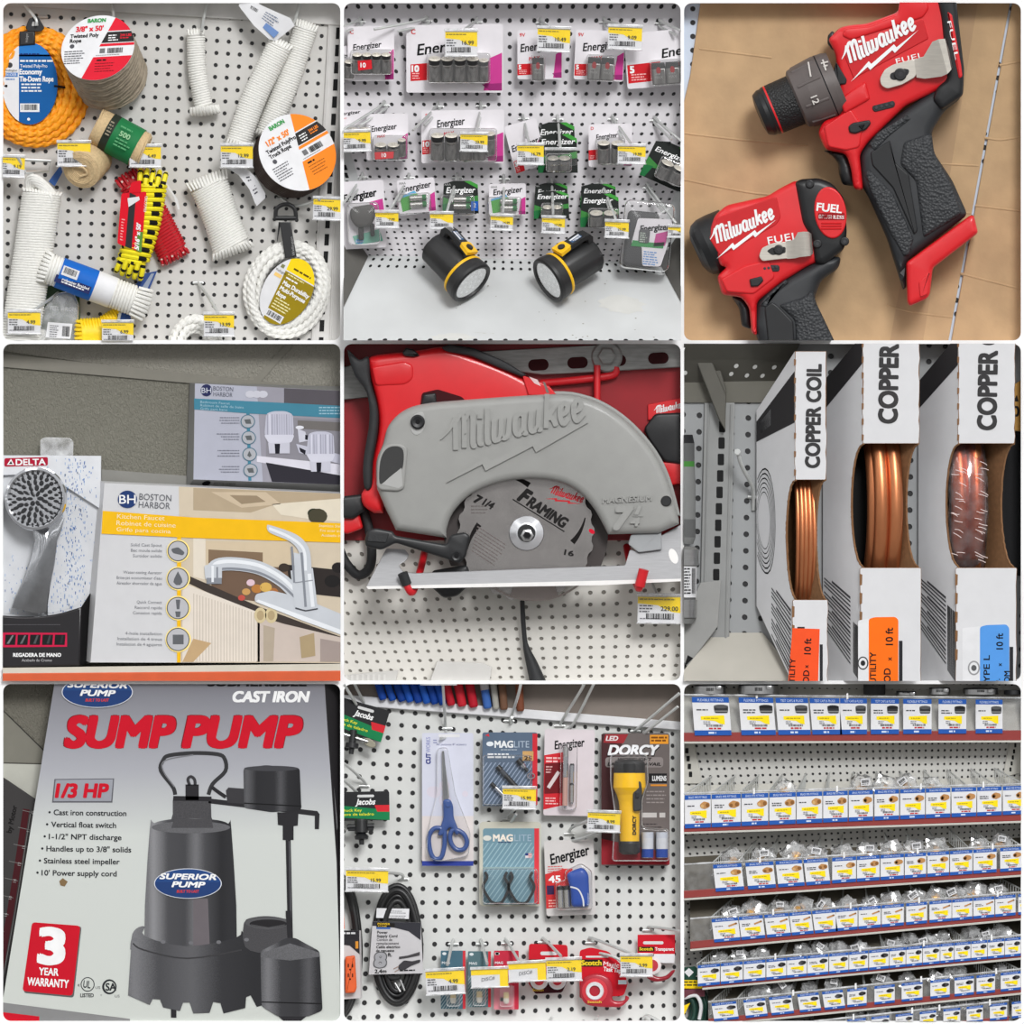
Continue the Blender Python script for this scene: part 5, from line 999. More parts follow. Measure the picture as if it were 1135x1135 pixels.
o2 = spl([(112,480),(110,396),(132,332),(152,272),(202,222),(274,198),(420,184),(700,166),(804,177),(890,213),(972,276),(1044,362),(1090,455),(1124,580)], 4); m.prism(o2+[(1060,560),(960,400),(800,300),(620,260),(400,300),(200,460)], 66, 140, SG, 5)
script_logo(m, 332, 372, 482, -13.5, SG, 195, 9, True, .25)
m.text('MAGNESIUM', 864, 518, 19, SG, 195, w=166, rot=-3, bold=.03, shear=.2, ex=7); m.text('7', 902, 552, 70, SG, 195, w=62, rot=-2, bold=.05, shear=.25, ex=10); m.text('1', 972, 546, 28, SG, 195, w=22, bold=.04, shear=.2, ex=9); m.text('4', 958, 584, 28, SG, 195, w=30, bold=.04, shear=.2, ex=9); m.box(966, 577, 1000, 581, 195, 200, SG)
m.build('upper_guard', t); gu = ALL[-1][0]
m = MB(); m.prism(sm([(118,480),(120,400),(136,352),(165,338),(205,340),(222,358),(216,420),(210,488),(190,498),(130,494)], 16), 180, 206, SG, 6); m.prism(spl([(128,470),(130,400),(148,360),(180,348),(206,362),(204,420),(180,440),(150,462)], 4, True), 205, 206.6, (62,62,62)); m.prism([(136,474),(160,452),(200,420),(204,480),(190,488)], 205.5, 207.2, (172,172,170)); m.build('dust_port', gu)
m = MB(); m.prism(spl([(230,262),(250,240),(274,240),(276,290),(252,312),(232,298)], 4, True), 194, 198, (176,176,174), 2); m.lathe((254,268,196), (254,268,214), [(0,24,TB),(10,24,TB),(14,18,TB),(12,8,'ink'),(12,0,'ink')], 24); m.build('screw', gu)
m = MB(); m.lathe((1076,530,194), (1076,530,206), [(0,22,SG),(4,18,TB),(8,15,TB)], 20); m.build('screw', gu)
m = MB(); bl = [( (227 if i % 4 in (0, 3) else 219)*math.cos(2*PI*i/96), (227 if i % 4 in (0, 3) else 219)*math.sin(2*PI*i/96)) for i in range(96)]
m.prism([(612+x, 634+y) for x, y in bl], 126, 130, 'blade_steel')
for a0 in (-112, -14, 70, 164):
    pts = []
    for k in range(9): t_ = k/8; a = math.radians(a0+26*t_); r = 202-t_*45; pts.append((612+r*math.cos(a), 634+r*math.sin(a)))
    m.ribbon(pts, 15, (18,14,14), 130.5, taper=lambda q: .25+1.0*q)
m.poly(el(830, 630, 11, 7, 14, rot=35), 131, (214,20,50))
IK = (30,28,28)
m.text('7', 452, 508, 28, IK, 130.7, rot=28, bold=.05, shear=.15); m.text('1/4', 478, 520, 24, IK, 130.9, w=36, rot=28, bold=.04, shear=.15)
m.bars(430, 545, 62, 3, 11, (110,104,102), 130.7, 4)
B5 = MB(rotT(604, 478, 32, 130.7)); B5.text('F', 8, 4, 46, IK, 0, w=30, bold=.06, shear=.25); B5.text('RAMING', 42, 16, 34, IK, 0, w=146, bold=.05, shear=.2); B5.poly(rc(-6, 56, 196, 60), 0, IK)
m.V_ = None
for V, F, I in ((B5.V, B5.F, B5.mats[0]),): m.add(V, F, I)
script_logo(m, 684, 500, 118, 17, (200,40,50), 130.7, bolt=True); m.text('16', 742, 690, 17, IK, 130.7, w=30, rot=12, bold=.05)
B5 = MB(rotT(452, 612, 33, 130.7))
for k in range(8): B5.bars(0+k*4, k*11, 120-k*4, 1, 10, (112,104,102), 0, 4, rnd=.1)
m.add(B5.V, B5.F, (112,104,102)); m.build('blade', t); b_ = ALL[-1][0]
m = MB(); m.prism(half(el(612, 634, 272, None, 60), (0, 745), (0, -1)), 90, 104, (58,50,48,.5)); m.build('dark_backing', t)  # dark plate added behind the blade for the shade inside the arch
m = MB(); m.lathe((614,636,128), (614,636,176), [(0,58,'chrome'),(5,58,'chrome'),(9,56,'chrome_bright'),(24,34,'chrome_bright'),(25,30,TB),(34,28,TB)], 40); m.lathe((616,644,152), (616,644,182), [(0,20,TB),(12,22,'steel'),(14,14,TB),(12,10,'ink'),(12,0,'ink')], 6); m.build('arbor_bolt', b_)
m = MB(); mat('lower_guard', (146,136,132), .4, .3)
m.lathe((640,624,84), (640,624,160), [(0,238,'lower_guard'),(34,238,'lower_guard'),(40,234,'lower_guard'),(40.5,0,'lower_guard')], 72); m.lathe((640,624,126), (640,624,165), [(0,234,(24,20,20)),(6,233,'lower_guard'),(20,237,'lower_guard'),(26,231,'lower_guard'),(26.5,150,'lower_guard'),(0,149,'lower_guard')], 72)
# only the part below the shoe is seen: keep the lower sector
k = [(f, i) for f, i in zip(m.F, m.I) if min(m.V[j][1] for j in f) > 762]; m.F = [a for a, _ in k]; m.I = [i for _, i in k]
us = sorted({j for f in m.F for j in f}); mp = {j: n for n, j in enumerate(us)}; m.V = [m.V[j] for j in us]; m.F = [tuple(mp[j] for j in f) for f in m.F]
m.build('lower_guard', t)
m = MB(); m.prism(sm([(300,760),(420,740),(432,800),(385,845),(340,852),(300,815)], 14), 60, 140, TB, 12); m.build('guard_lug', t)
SH = lambda u, v, h: (u, v, 246-(818-v)*.55+h)
m = MB(SH); m.prism(sm([(84,812),(150,686),(212,690),(226,708),(216,726),(192,742),(206,764),(250,768),(940,742),(956,690),(996,700),(1010,672),(1145,596),(1145,792),(860,806),(96,820)], 6), -6, 4, 'shoe_steel', 2); m.prism([(84,812),(1145,786),(1145,794),(860,808),(90,821)], 4, 7, (224,222,220)); m.prism(sm([(960,640),(1060,630),(1062,690),(985,700),(950,672)], 6), -40, 20, (150,152,154), 5); m.prism(el(1100,712,14,26,20,rot=-20), 4, 5, (230,228,226))
m.build('shoe', t)
m = MB(); m.prism(sm([(78,655),(90,626),(112,618),(172,630),(180,644),(350,674),(362,642),(412,632),(428,646),(414,712),(394,736),(352,722),(182,668),(134,692),(82,680)], 10), 204, 244, TB, 9, 3); m.prism(sm([(92,632),(160,636),(150,668),(86,664)], 6), 243, 248, 'black_rubber', 3); m.build('depth_lever', t); dl = ALL[-1][0]
m = MB(); m.lathe((382,712,240), (382,712,254), [(0,19,'ink'),(4,18,TB),(8,14,TB),(6,8,'ink'),(6,0,'ink')], 20); m.build('screw', dl)
for lb, pts, tip in (('red coated peg with a black tip at the lower left of the saw shoe', [(276,700,8),(262,760,120),(236,832,240),(214,800,256)], [(218,806,254),(204,768,262)]), ('red coated peg with a red tip at the lower right of the saw shoe', [(946,680,8),(962,760,120),(984,818,240),(990,800,256)], [(988,812,256),(1002,756,262)])):
    t = thing('support_peg', lb, 'peg', (pts[0][0], pts[0][1], 8), 'pegs carrying the saw'); m = MB(); m.tube(spl(pts, 5), 12, 'vinyl_red', 12); m.build('rod', t)
    m = MB(); m.tube(tip, 17, 'black_rubber' if 'black' in lb else 'vinyl_red', 14); m.build('tip', t)
m = MB(); m.tube(spl([(600,860,70),(604,940,50),(612,1010,40),(632,1070,40),(655,1140,40)], 6), lambda q: 8 if q < .45 else 8+(q-.45)*38, 'black_rubber', 12); m.build('saw_cord', label='black cord hanging straight down below the saw blade', cat='cord')
hook([(1024,790,8),(1034,812,60),(1046,836,96)], 5, 'wire hook of the price tag below the saw'); price_tag(1056, 888, 148, 88, 104, 1, '229.00', 'price tag below the right end of the saw shoe', turn=0)
# ================================================================ compartment 6: boxed copper coils on a steel shelf
CUR = CELLS[5]
peg_mat('panel_dim', (150,152,153), aff((222,310),(54,3),(-1,55)), .14)
backwall('panel_dim')
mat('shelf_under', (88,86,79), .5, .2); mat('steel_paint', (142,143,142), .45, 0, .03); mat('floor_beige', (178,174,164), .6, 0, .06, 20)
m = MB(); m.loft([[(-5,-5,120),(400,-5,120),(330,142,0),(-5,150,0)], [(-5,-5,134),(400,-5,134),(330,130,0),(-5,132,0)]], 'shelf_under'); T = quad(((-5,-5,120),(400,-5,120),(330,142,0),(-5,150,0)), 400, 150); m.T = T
for x, y in ((185,112),(243,118),(300,120),(196,86),(262,90),(330,92),(20,106)): m.poly(el(x*1.05, y, 8, 7, 16), 1.5, (225,225,222))  # pale discs painted for light coming through the shelf holes
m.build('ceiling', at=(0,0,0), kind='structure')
m = MB(); m.box(-5, 132, 330, 204, 0, 10, (108,106,98), 2); m.build('trim_7', at=(0,0,0), kind='structure')
m = MB(); m.prism([(78,204),(178,204),(160,980),(60,1010)], 0, 14, 'steel_paint', 3)
for x, y in ((92,210),(166,210)): m.tube([(x,y,12),(x-18,985,12)], 5, 'steel_paint', 8)
for i in range(13): y = 264+i*54.5; x = 136-i*2.2; m.prism(rr(x-10, y, x+11, y+38, 4), 14, 14.8, 'hole_black')
m.build('trim_8', at=(0,0,0), kind='structure')
m = MB(); m.prism([(22,-5),(72,-5),(150,180),(146,296),(126,262)], 14, 60, 'shelf_under', 4); m.prism([(72,-5),(100,-5),(150,160),(150,200)], 14, 40, 'shelf_under', 3); m.build('shelf_bracket', label='diagonal steel shelf bracket arm at the top left', cat='bracket')
m = MB(); m.loft([[(110,966,2),(270,966,2),(420,1150,150),(-40,1150,150)], [(110,966,-8),(270,966,-8),(420,1150,136),(-40,1150,136)]], 'floor_beige'); m.build('floor', at=(0,0,0), kind='structure')
m = MB(); m.tube(spl([(240,560,4),(240,524,14),(236,480,40),(204,420,90),(190,378,110)], 5), 7, 'zinc_wire', 10); m.tube([(222,516,4),(250,518,10)], 6, 'zinc_wire', 8); m.lathe((186,368,112), (186,368,126), [(0,11,'zinc_wire'),(10,11,'zinc_wire'),(12,8,'zinc_wire')], 16); m.build('peg_hook', label='bare steel peg hook left of the thinnest copper box', cat='hook')
# fittings at the left edge
t = thing('pipe_coupling', 'grey pipe coupling with a green stripe, stacked at the left edge', 'pipe fitting', (0,660,30))
gp = (128,129,128); m = MB(); m.lathe((-10,300,70), (-10,700,70), [(10,48,(40,40,42)),(38,54,(96,97,97)),(98,54,(70,130,60)),(116,55,gp),(180,58,gp),(290,58,(96,97,97)),(350,58,gp),(372,50,gp)], 32); m.build('body', t)
t = thing('hose_coupling', 'rubber coupling with steel clamp bands and white label at the lower left edge', 'pipe fitting', (0,930,30))
m = MB(); m.lathe((-20,680,80), (-20,950,80), [(0,64,(120,120,118)),(10,76,'steel_paint'),(60,78,(120,120,118)),(66,70,(90,90,90)),(180,68,(120,120,118)),(240,66,gp),(256,58,gp)], 36); m.build('sleeve', t)
m = MB(); m.lathe((-20,690,80), (-20,950,80), [(0,79,'steel'),(52,79,'steel')], 36); m.build('clamp_band', t)
m = MB(); m.lathe((-20,856,80), (-20,950,80), [(0,73,'steel'),(60,72,'steel')], 36); m.build('clamp_band', t)
m = MB(); m.lathe((-20,745,80), (-20,950,80), [(0,72,'white_card'),(104,70,'white_card')], 36, ph=.2); m.T = lambda u, v, h: (u, v, 80+math.sqrt(max(0, 73.5**2-(u+20)**2))); m.bars(10, 752, 24, 9, 10, 'ink', 0, 4); m.code(36, 752, 12, 84, 'ink', 0); m.build('label', t)
m = MB(); m.prism([(64,800),(132,792),(122,945),(20,1080),(-5,1040),(-5,940)], 16, 60, (150,150,148), 3); m.poly([(22,1040),(40,1050),(10,1080)], 60.5, 'ink'); m.build('white_carton', label='grey-white carton on the shelf behind the clamped coupling', cat='carton')
mat('kraft', (128,92,60), .85, 0, .12, 200); mat('box_white', (212,212,214), .55, 0, .02); mat('copper', (200,128,86), .33, .8, .12, 60, stretch=(1,1,.3)); mat('carton_ink', (36,34,36), .6)
def copper_box(label, xf0, xf1, yt, yo0, yo1, skew, shr, arc, w_, band=True, dz=0, cover=None):
    # a tall carton: front strip with a large opening, side walls running back to the left
    t = thing('copper_coil_box', label, 'box', ((xf0+xf1)/2, 1100, 20), 'boxed copper coils'); d1, d0 = 190+dz, 20
    cy = (yo0+yo1)/2
    def B(x, y, q): return (x-skew*q, y+(500-y)*shr*q, d1-(d1-d0)*q)       # q = 0 front, 1 back
    yb = 1150 if xf0 < 500 else 1540
    def side(m, x, inner, mt):
        # side wall with a rounded bite at its front edge
        n = 14; prof = [(yo0+(yo1-yo0)*(1-math.cos(PI*i/n))/2, arc*math.sin(PI*i/n)**.8) for i in range(n+1)]
        edge = [(yt, 0)]+prof+[(yb, 0)]; th = 7 if inner else -7
        V = [B(x, y, q) for y, q in edge]; W = [B(x, y, 1) for y, q in edge]; N = len(V)
        V2 = [(a-th*.0+th, b, c-1) for a, b, c in V]; W2 = [(a+th, b, c) for a, b, c in W]
        m.add(V+W, [(i, i+1, N+i+1, N+i) for i in range(N-1)], mt if not inner else 'box_white'); m.add(V2+W2, [(i, i+1, N+i+1, N+i) for i in range(N-1)], 'kraft')
        m.add(V+V2, [(i, i+1, N+i+1, N+i) for i in range(N-1)], 'kraft')
        wig = [(a+th/2+R.uniform(-1.5,1.5), b, c+1) for i in range(len(prof)-1) for k in range(5) for a, b, c in [B(x, prof[i][0]+(prof[i+1][0]-prof[i][0])*k/5, prof[i][1]+(prof[i+1][1]-prof[i][1])*k/5)]]
        m.tube(wig, 3.4, 'kraft', 6)
    lw = MB(); side(lw, xf0, True, 'box_white')
    m = MB(); side(m, xf1, False, 'box_white'); m.build('right_wall', t)
    def wavy(x, y0, y1, s): return [(x+R.uniform(-2.2,2.2)*s, y0+(y1-y0)*i/14) for i in range(15)]
    m = MB(); up = wavy(xf0, yt, yo0, 1)+[(xf0+2,yo0)]+wavy(xf1, yo0, yt, 1); m.prism(up, d1-7, d1+1, 'box_white', 1.5, side='kraft')
    for i in range(7): y = yt+(yo0-yt)*(i+.6)/7; m.prism([(xf0-3,y-11),(xf0+4,y-9),(xf0+3,y+9),(xf0-3,y+11)], d1-4, d1+1.6, 'kraft')
    H_ = w_*.42; m.text('COPPER COIL', xf0+(xf1-xf0)*.36, yo0-44 if xf1-xf0 < 130 else yo0-(66 if xf0 < 700 else 44), H_, 'carton_ink', d1+1.6, w=None if xf1-xf0 > 130 else 342, rot=-90, bold=.045) if False else None
    m.T = rotT(xf0+(xf1-xf0)*cover[0], cover[1], -90+cover[3], d1+1.8); m.text('COPPER COIL', 0, 0, cover[2], 'carton_ink', 0, w=cover[4], bold=.042)
    m.build('front_top', t)
    m = MB(); lo = [(xf0-4,yo1)]+[(xf1+4,yo1)]+wavy(xf1+5, yo1+4, yb, 1)+wavy(xf0-8, yb, yo1+4, 1); m.prism(lo, d1-7, d1+1, 'box_white', 1.5, side='kraft')
    for i in range(5): y = yo1+40+i*62; m.prism([(xf0-10,y-20),(xf0-1,y-17),(xf0-2,y+17),(xf0-10,y+20)], d1-4, d1+1.6, 'kraft')
    m.build('front_bottom', t); fb = ALL[-1][0]
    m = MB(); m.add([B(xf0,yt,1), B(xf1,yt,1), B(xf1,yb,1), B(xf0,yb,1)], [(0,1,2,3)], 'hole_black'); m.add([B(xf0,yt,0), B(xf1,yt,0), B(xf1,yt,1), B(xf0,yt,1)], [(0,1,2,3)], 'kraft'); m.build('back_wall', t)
    S_ = lambda q, y: (lambda p: (p[0]-1.2, p[1], p[2]))(B(xf0, y, q))
    return t, (lw, t), fb, S_, d1
def sideprint(lw, S_, polys):
    m, t = lw
    for p, c in polys: m.add([S_(q, y) for q, y in p], [tuple(range(len(p)))], c)
    m.build('left_wall', t)
def lines(y0, n, dy, q0=.12, q1=.8, c=(70,70,74)):
    o = []
    for i in range(n):
        y = y0+i*dy; e = q1 if i % 4 else q1*.8; o.append(([(q0,y),(e,y),(e,y+(dy*.42 if i % 4 else dy*.6)),(q0,y+(dy*.42 if i % 4 else dy*.6))], c))
    return o
def ring(q0, y0, rq, ry): 
    o = []
    for i in range(26):
        a, b = 2*PI*i/26, 2*PI*(i+1)/26; P1 = lambda a, k: (q0+rq*k*math.cos(a), y0+ry*k*math.sin(a))
        if max(P1(a,1)[0], P1(b,1)[0]) < .99: o.append(([P1(a,1), P1(b,1), P1(b,.97), P1(a,.97)], 'ink'))
    return o
t, lw, fb, S_, d1 = copper_box('narrow copper coil box with thin tubing and an orange-red sticker', 376, 480, 34, 460, 856, 126, .42, .24, 92, cover=(.33, 418, 46, 1, 340))
sideprint(lw, S_, [([(.0,100),(.99,100),(.99,215),(0,270)], 'carton_ink'), ([(.62,128),(.9,128),(.9,190),(.62,200)], (120,120,122))]+lines(905, 14, 17, .1, .6)+[r for k in range(6) for r in ring(.8, 640, .30*(1-k*.09), 260*(1-k*.09))])
m = MB(); m.prism([(368,950),(458,953),(452,1150),(352,1150)], d1+1.2, d1+2, (240,84,38)); m.T = rotT(0, 0, 0, d1+2.4)
for s_, x, y, h, w in (('10 ft',406,1036,22,None),('x',406,1082,14,None),('OD',402,1132,20,None),('UTILITY',356,1150,18,100)): m.text(s_, x, y, h, 'ink', 0, rot=-88, bold=.02, w=w)
m.poly(rc(458,1004,468,1150), -1, (40,40,44)); m.poly(rc(384,946,408,951), 0, (50,40,40)); m.build('sticker', fb)
t, lw, fb, S_, d1 = copper_box('middle copper coil box with two fat tubes and an orange sticker', 600, 788, -20, 340, 750, 130, .3, .3, 90, cover=(.28, 270, 60, 1, 440))
sideprint(lw, S_, [([(0,-20),(.99,-20),(.99,120),(0,75)], 'carton_ink')]+lines(880, 16, 16, .3, .96)+[([(.06+k*.011,960),(.062+k*.011+R.uniform(.002,.008),960),(.062+k*.011+.004,1140),(.06+k*.011,1140)], 'ink') for k in range(16)])
m = MB(); m.prism(sm([(585,925),(622,918),(622,1150),(585,1150)], 6), d1+1.2, d1+1.8, 'white_card'); m.prism(sm([(620,920),(640,914),(708,913),(718,922),(718,1150),(620,1150)], 8), d1+1.2, d1+2, (250,112,20)); m.T = rotT(0, 0, 0, d1+2.4)
for s_, x, y, h, w in (('10 ft',676,1006,24,None),('x',680,1058,16,None),('OD',670,1130,22,None),('UTILITY',624,1134,20,104)): m.text(s_, x, y, h, 'ink', 0, rot=-90, bold=.02, w=w)
m.poly(rc(720,992,732,1150), -1, (40,40,44)); m.poly(el(601,1066,18,22,24), 0, (60,60,62)); m.poly(el(601,1066,14,18,24), .3, 'white_card'); m.poly(el(601,1066,8,9,16), .6, (40,40,42)); m.build('sticker', fb)
t, lw, fb, S_, d1 = copper_box('right copper coil box with film-wrapped tube and a blue sticker', 916, 1104, -20, 340, 750, 130, .3, .32, 90, cover=(.34, 292, 60, 1, 440))
sideprint(lw, S_, [([(0,-20),(.99,-20),(.99,110),(0,80)], 'carton_ink')]+lines(880, 16, 16, .3, .96)+[([(.06+k*.013,905),(.062+k*.013+R.uniform(.002,.009),905),(.062+k*.013+.004,1140),(.06+k*.013,1140)], 'ink') for k in range(16)])
m = MB(); m.prism(sm([(930,950),(990,944),(990,1150),(930,1150)], 6), d1+1.2, d1+1.8, 'white_card'); m.prism(sm([(988,946),(1010,940),(1076,938),(1085,950),(1085,1150),(988,1150)], 8), d1+1.2, d1+2, (84,150,222)); m.T = rotT(0, 0, 0, d1+2.4)
for s_, x, y, h, w in (('10 ft',1042,1020,22,None),('x',1046,1076,14,None),('TYPE L',1000,1152,20,112),('I.D.',1036,1152,18,None),('NOM',1068,1150,18,None)): m.text(s_, x, y, h, 'ink', 0, rot=-90, bold=.02, w=w)
m.poly(rc(1086,1012,1098,1150), -1, (40,40,44)); m.poly(el(968,1082,20,24,24), 0, (150,150,152)); m.poly(el(968,1082,15,19,24), .3, 'white_card'); m.poly(el(968,1082,9,10,16), .6, (90,90,92)); m.build('sticker', fb)
def copper_coil(label, xs, cy, r, R0, d, sk=.3, film=False):
    t = thing('copper_coil', label, 'copper tubing', (xs[0][0], cy, 20), 'copper coils in their boxes')
    for i, (x, dd) in enumerate(xs):
        m = MB(); pts = [(x-sk*R0*(1-math.cos(a)), cy+R0*math.sin(a), d+dd-R0*(1-math.cos(a))*.55) for a in [PI*.36*k/14 for k in range(-14, 15)]]; m.tube(pts, r, 'copper', 16); m.build('tube_turn', t)
    return t
copper_coil('thin copper tubing seen in the narrow box', [(388,0),(401,10),(414,12),(428,9),(441,0)], 655, 9, 300, 150, .1)
copper_coil('two fat bright copper tubes seen in the middle box', [(640,-16),(664,14),(710,10)], 550, 25, 300, 140, .16)
t = copper_coil('copper tube under clear film in the right box', [(926,0),(976,4)], 550, 34, 300, 138, .14)
clear('film_wrap', (232,205,205), .05, .12, .06)
m = MB(); rings = []
for k in range(-14, 15):
    a = PI*.36*k/14; o = 300*(1-math.cos(a)); y = 550+300*math.sin(a); rings.append([(950-.14*o+(66+R.uniform(-2,2))*math.cos(q), y+R.uniform(-3,3), 142-o*.55+(42+R.uniform(-3,3))*math.sin(q)) for q in [2*PI*j/22 for j in range(22)]])
m.loft(rings, 'film_wrap')
for k in range(34): y = R.uniform(400, 730); x = R.choice([R.uniform(905,940), R.uniform(985,1005)]); m.tube(spl([(x-14,y-R.uniform(0,8),184),(x,y,187),(x+R.uniform(6,14),y+R.uniform(0,10),184)], 3), 1.3, (225,205,200), 5)
m.build('film', t)
m = MB(); m.prism([(1094,150),(1140,120),(1140,300),(1094,296)], 30, 60, (176,134,70), 2); m.poly([(1100,200),(1112,178),(1118,200)], 60.6, 'ink'); m.text('0', 1098, 215, 34, 'ink', 60.6, bold=.03); m.build('brown_carton', label='brown carton corner with black print behind the right copper box', cat='carton')
m = MB(); m.prism([(1000,300),(1140,300),(1140,780),(1000,760)], 4, 16, (26,26,28)); m.build('dark_fill', label='dark panel behind the right copper box', cat='panel')  # near-black sheet added where the interior is only in shade
# ================================================================ compartment 7: sump pump carton
CUR = CELLS[6]
ripple('ceiling_speckle', (120,117,106))
m = MB(); m.box(-5,-5,1140,1140,-12,0,'ceiling_speckle'); m.build('ceiling', at=(0,0,-12), kind='structure')
m = MB(); m.prism([(-5,86),(150,238),(150,276),(-5,276)], 0, 3, (128,126,116)); m.ribbon([(-5,84),(160,246)], 4, (60,58,54), 3.5); m.build('trim_9', at=(0,0,0), kind='structure')
m = MB(); m.prism([(-5,272),(160,276),(160,460),(-5,460)], 0, 6, (190,190,180)); m.ribbon([(-5,271),(160,275)], 4, (80,78,72), 6.5); m.build('wall_back', at=(0,0,0), kind='structure')
t = thing('carton', 'dark grey carton with a printed table at the left edge', 'box', (50,760,10))
m = MB(); m.prism([(-20,300),(30,332),(124,396),(110,640),(20,1150),(-20,1150)], 8, 50, (62,60,60), 3)
m.ribbon([(86,424),(66,560),(34,760),(-8,1000)], 22, (70,20,26), 50.6); 
for i in range(12): y = 428+i*56; x = 108-i*15; m.ribbon([(x-34,y),(x+10,y+10)], 2, (120,118,116), 50.8); m.text(str((45,1,15,12,14,10,16,20,5,34,8,3)[i]), x-6, y+14, 10, (170,168,166), 51, rot=-80)
m.ribbon([(100,440),(50,760),(10,980)], 2, (130,128,126), 50.8); m.text('by Motor', 20, 500, 17, (24,22,22), 51, rot=-78, bold=.03); m.build('carton_body', t)
def vgrad(key, stops):
    # printed vertical gradient of the carton artwork
    m, nt, b, o = nodes(key); L = nt.links; tc = nt.nodes.new('ShaderNodeTexCoord'); sp = nt.nodes.new('ShaderNodeSeparateXYZ'); L.new(tc.outputs['Object'], sp.inputs[0])
    mr = nt.nodes.new('ShaderNodeMapRange'); mr.inputs['From Min'].default_value = 1135*U*-1; mr.inputs['From Max'].default_value = 0; L.new(sp.outputs['Z'], mr.inputs['Value'])
    cr = nt.nodes.new('ShaderNodeValToRGB'); L.new(mr.outputs[0], cr.inputs['Fac']); e = cr.color_ramp.elements
    for i, (p, c) in enumerate(stops):
        k = e[i] if i < 2 else e.new(p); k.position = p; k.color = [lin(x) for x in c]+[1]
    L.new(cr.outputs['Color'], b.inputs['Base Color']); b.inputs['Roughness'].default_value = .4; b.inputs['Coat Weight'].default_value = .2; MATS[key] = m
vgrad('pump_carton', [(.0,(198,202,196)),(1.0,(112,112,120)),(.55,(200,204,200)),(.74,(164,165,172))])
t = thing('sump_pump_box', 'large carton printed with a sump pump, red lettering and a red warranty badge', 'box', (0,0,10))
m = MB(); f = [(184,-15,100),(1072,-15,100),(1114,600,100),(1130,1150,100),(-6,1150,100)]; b = [(222,-15,10),(1120,-15,10),(1150,600,10),(1150,1150,10),(40,1150,10)]
m.loft([f, b], (150,150,152)); m.loft([[(1074,-15,99),(1116,600,99),(1132,1150,99),(1132,1150,98)],[(1140,-15,20),(1150,600,20),(1150,1150,20),(1150,1150,10)]], (44,42,44))
m.poly([(x, y) for x, y, _ in f], 100.3, 'pump_carton'); e = 101
RD = (196,10,36); WP = 'white_paint'
m.poly([(-6,1062),(430,1118),(430,1150),(-6,1150)], e, (132,132,132)); m.poly([(-6,1094),(130,1110),(130,1150),(-6,1150)], e+.3, RD)
def oval(x, y, rx, ry, s):
    m.poly(el(x, y, rx, ry, 48), e+4, (210,214,222)); m.poly(el(x, y, rx*.975, ry*.955, 48), e+4.4, (36,70,126)); m.poly(half(el(x, y, rx*.975, ry*.955, 48), (x, y-ry*.1), (0,1)), e+4.5, (32,60,112))
    m.text('SUPERIOR', x, y-ry*.64, ry*.36, WP, e+5, w=rx*1.66, al='c', bold=.05, shear=.22, rot=1); m.text('PUMP', x+2, y-ry*.12, ry*.36, WP, e+5, w=rx*.98, al='c', bold=.05, shear=.22, rot=1); m.text('BUILT TO LAST', x, y+ry*.42, ry*.18, (200,60,60), e+5, w=rx*.66, al='c', bold=.04, shear=.2)
oval(322, 36, 118, 52, 1)
m.text('SUBMERSIBLE', 688, -8, 24, (26,26,28), e, w=332, bold=.05, shear=.2); m.text('CAST IRON', 772, 34, 34, WP, e, w=252, bold=.05, shear=.2)
m.text('SUMP', 216, 116, 100, (120,10,24), e, w=362, bold=.05, shear=.2); m.text('SUMP', 219, 118, 98, RD, e+.4, w=356, bold=.05, shear=.2)
m.text('PUMP', 606, 116, 100, (120,10,24), e, w=392, bold=.05, shear=.2); m.text('PUMP', 609, 118, 98, RD, e+.4, w=386, bold=.05, shear=.2)
m.poly([(180,324),(378,322),(372,402),(172,402)], e, (96,96,102)); m.poly([(184,327),(374,325),(368,397),(177,397)], e+.3, (150,152,160)); m.text('1/3 HP', 184, 340, 44, RD, e+.8, w=174, bold=.045, shear=.15)
for i, s_ in enumerate(('Cast iron construction','Vertical float switch','1-1/2" NPT discharge','Handles up to 3/8" solids','Stainless steel impeller','10\' Power supply cord')):
    x = 178-i*8; y = 425+i*40; m.text(s_, x, y, 18, (40,42,46), e, w=(240,214,240,280,250,248)[i], bold=.02, rot=.8); m.poly(el(x-14, y+9, 4, n=10), e, (40,42,46))
m.poly([(196,662),(208,652),(224,664),(214,680),(200,676)], e+.5, (128,104,72))
m.poly(sm([(112,800),(270,812),(244,1048),(78,1032)], 10), e, (90,92,92)); m.poly(sm([(106,798),(266,810),(240,1042),(74,1026)], 12), e+.4, RD)
m.text('3', 136, 818, 112, WP, e+.9, w=76, rot=3, bold=.05); m.text('YEAR', 130, 948, 24, WP, e+.9, w=64, rot=3, bold=.03); m.text('WARRANTY', 92, 980, 26, WP, e+.9, w=136, rot=4, bold=.03)
m.poly(el(290, 1004, 23, 24, 28), e, (40,42,46)); m.poly(el(290, 1004, 20, 21, 28), e+.3, (198,202,196)); m.text('UL', 278, 990, 24, (40,42,46), e+.6, w=24, rot=8, bold=.02); m.text('LISTED', 266, 1034, 12, (40,42,46), e, w=44, bold=.03); m.text('c', 258, 1000, 10, (60,62,64), e, bold=.03); m.text('US', 316, 1010, 9, (60,62,64), e, w=16)
m.poly(el(362, 1012, 24, 25, 28), e, (40,42,46)); m.poly(el(363, 1012, 18, 19, 28), e+.3, (198,202,196)); m.text('SA', 350, 1000, 24, (40,42,46), e+.6, w=34, bold=.03); m.text('c', 333, 1034, 8, (90,92,94), e); m.text('US', 380, 1038, 9, (90,92,94), e, w=16)
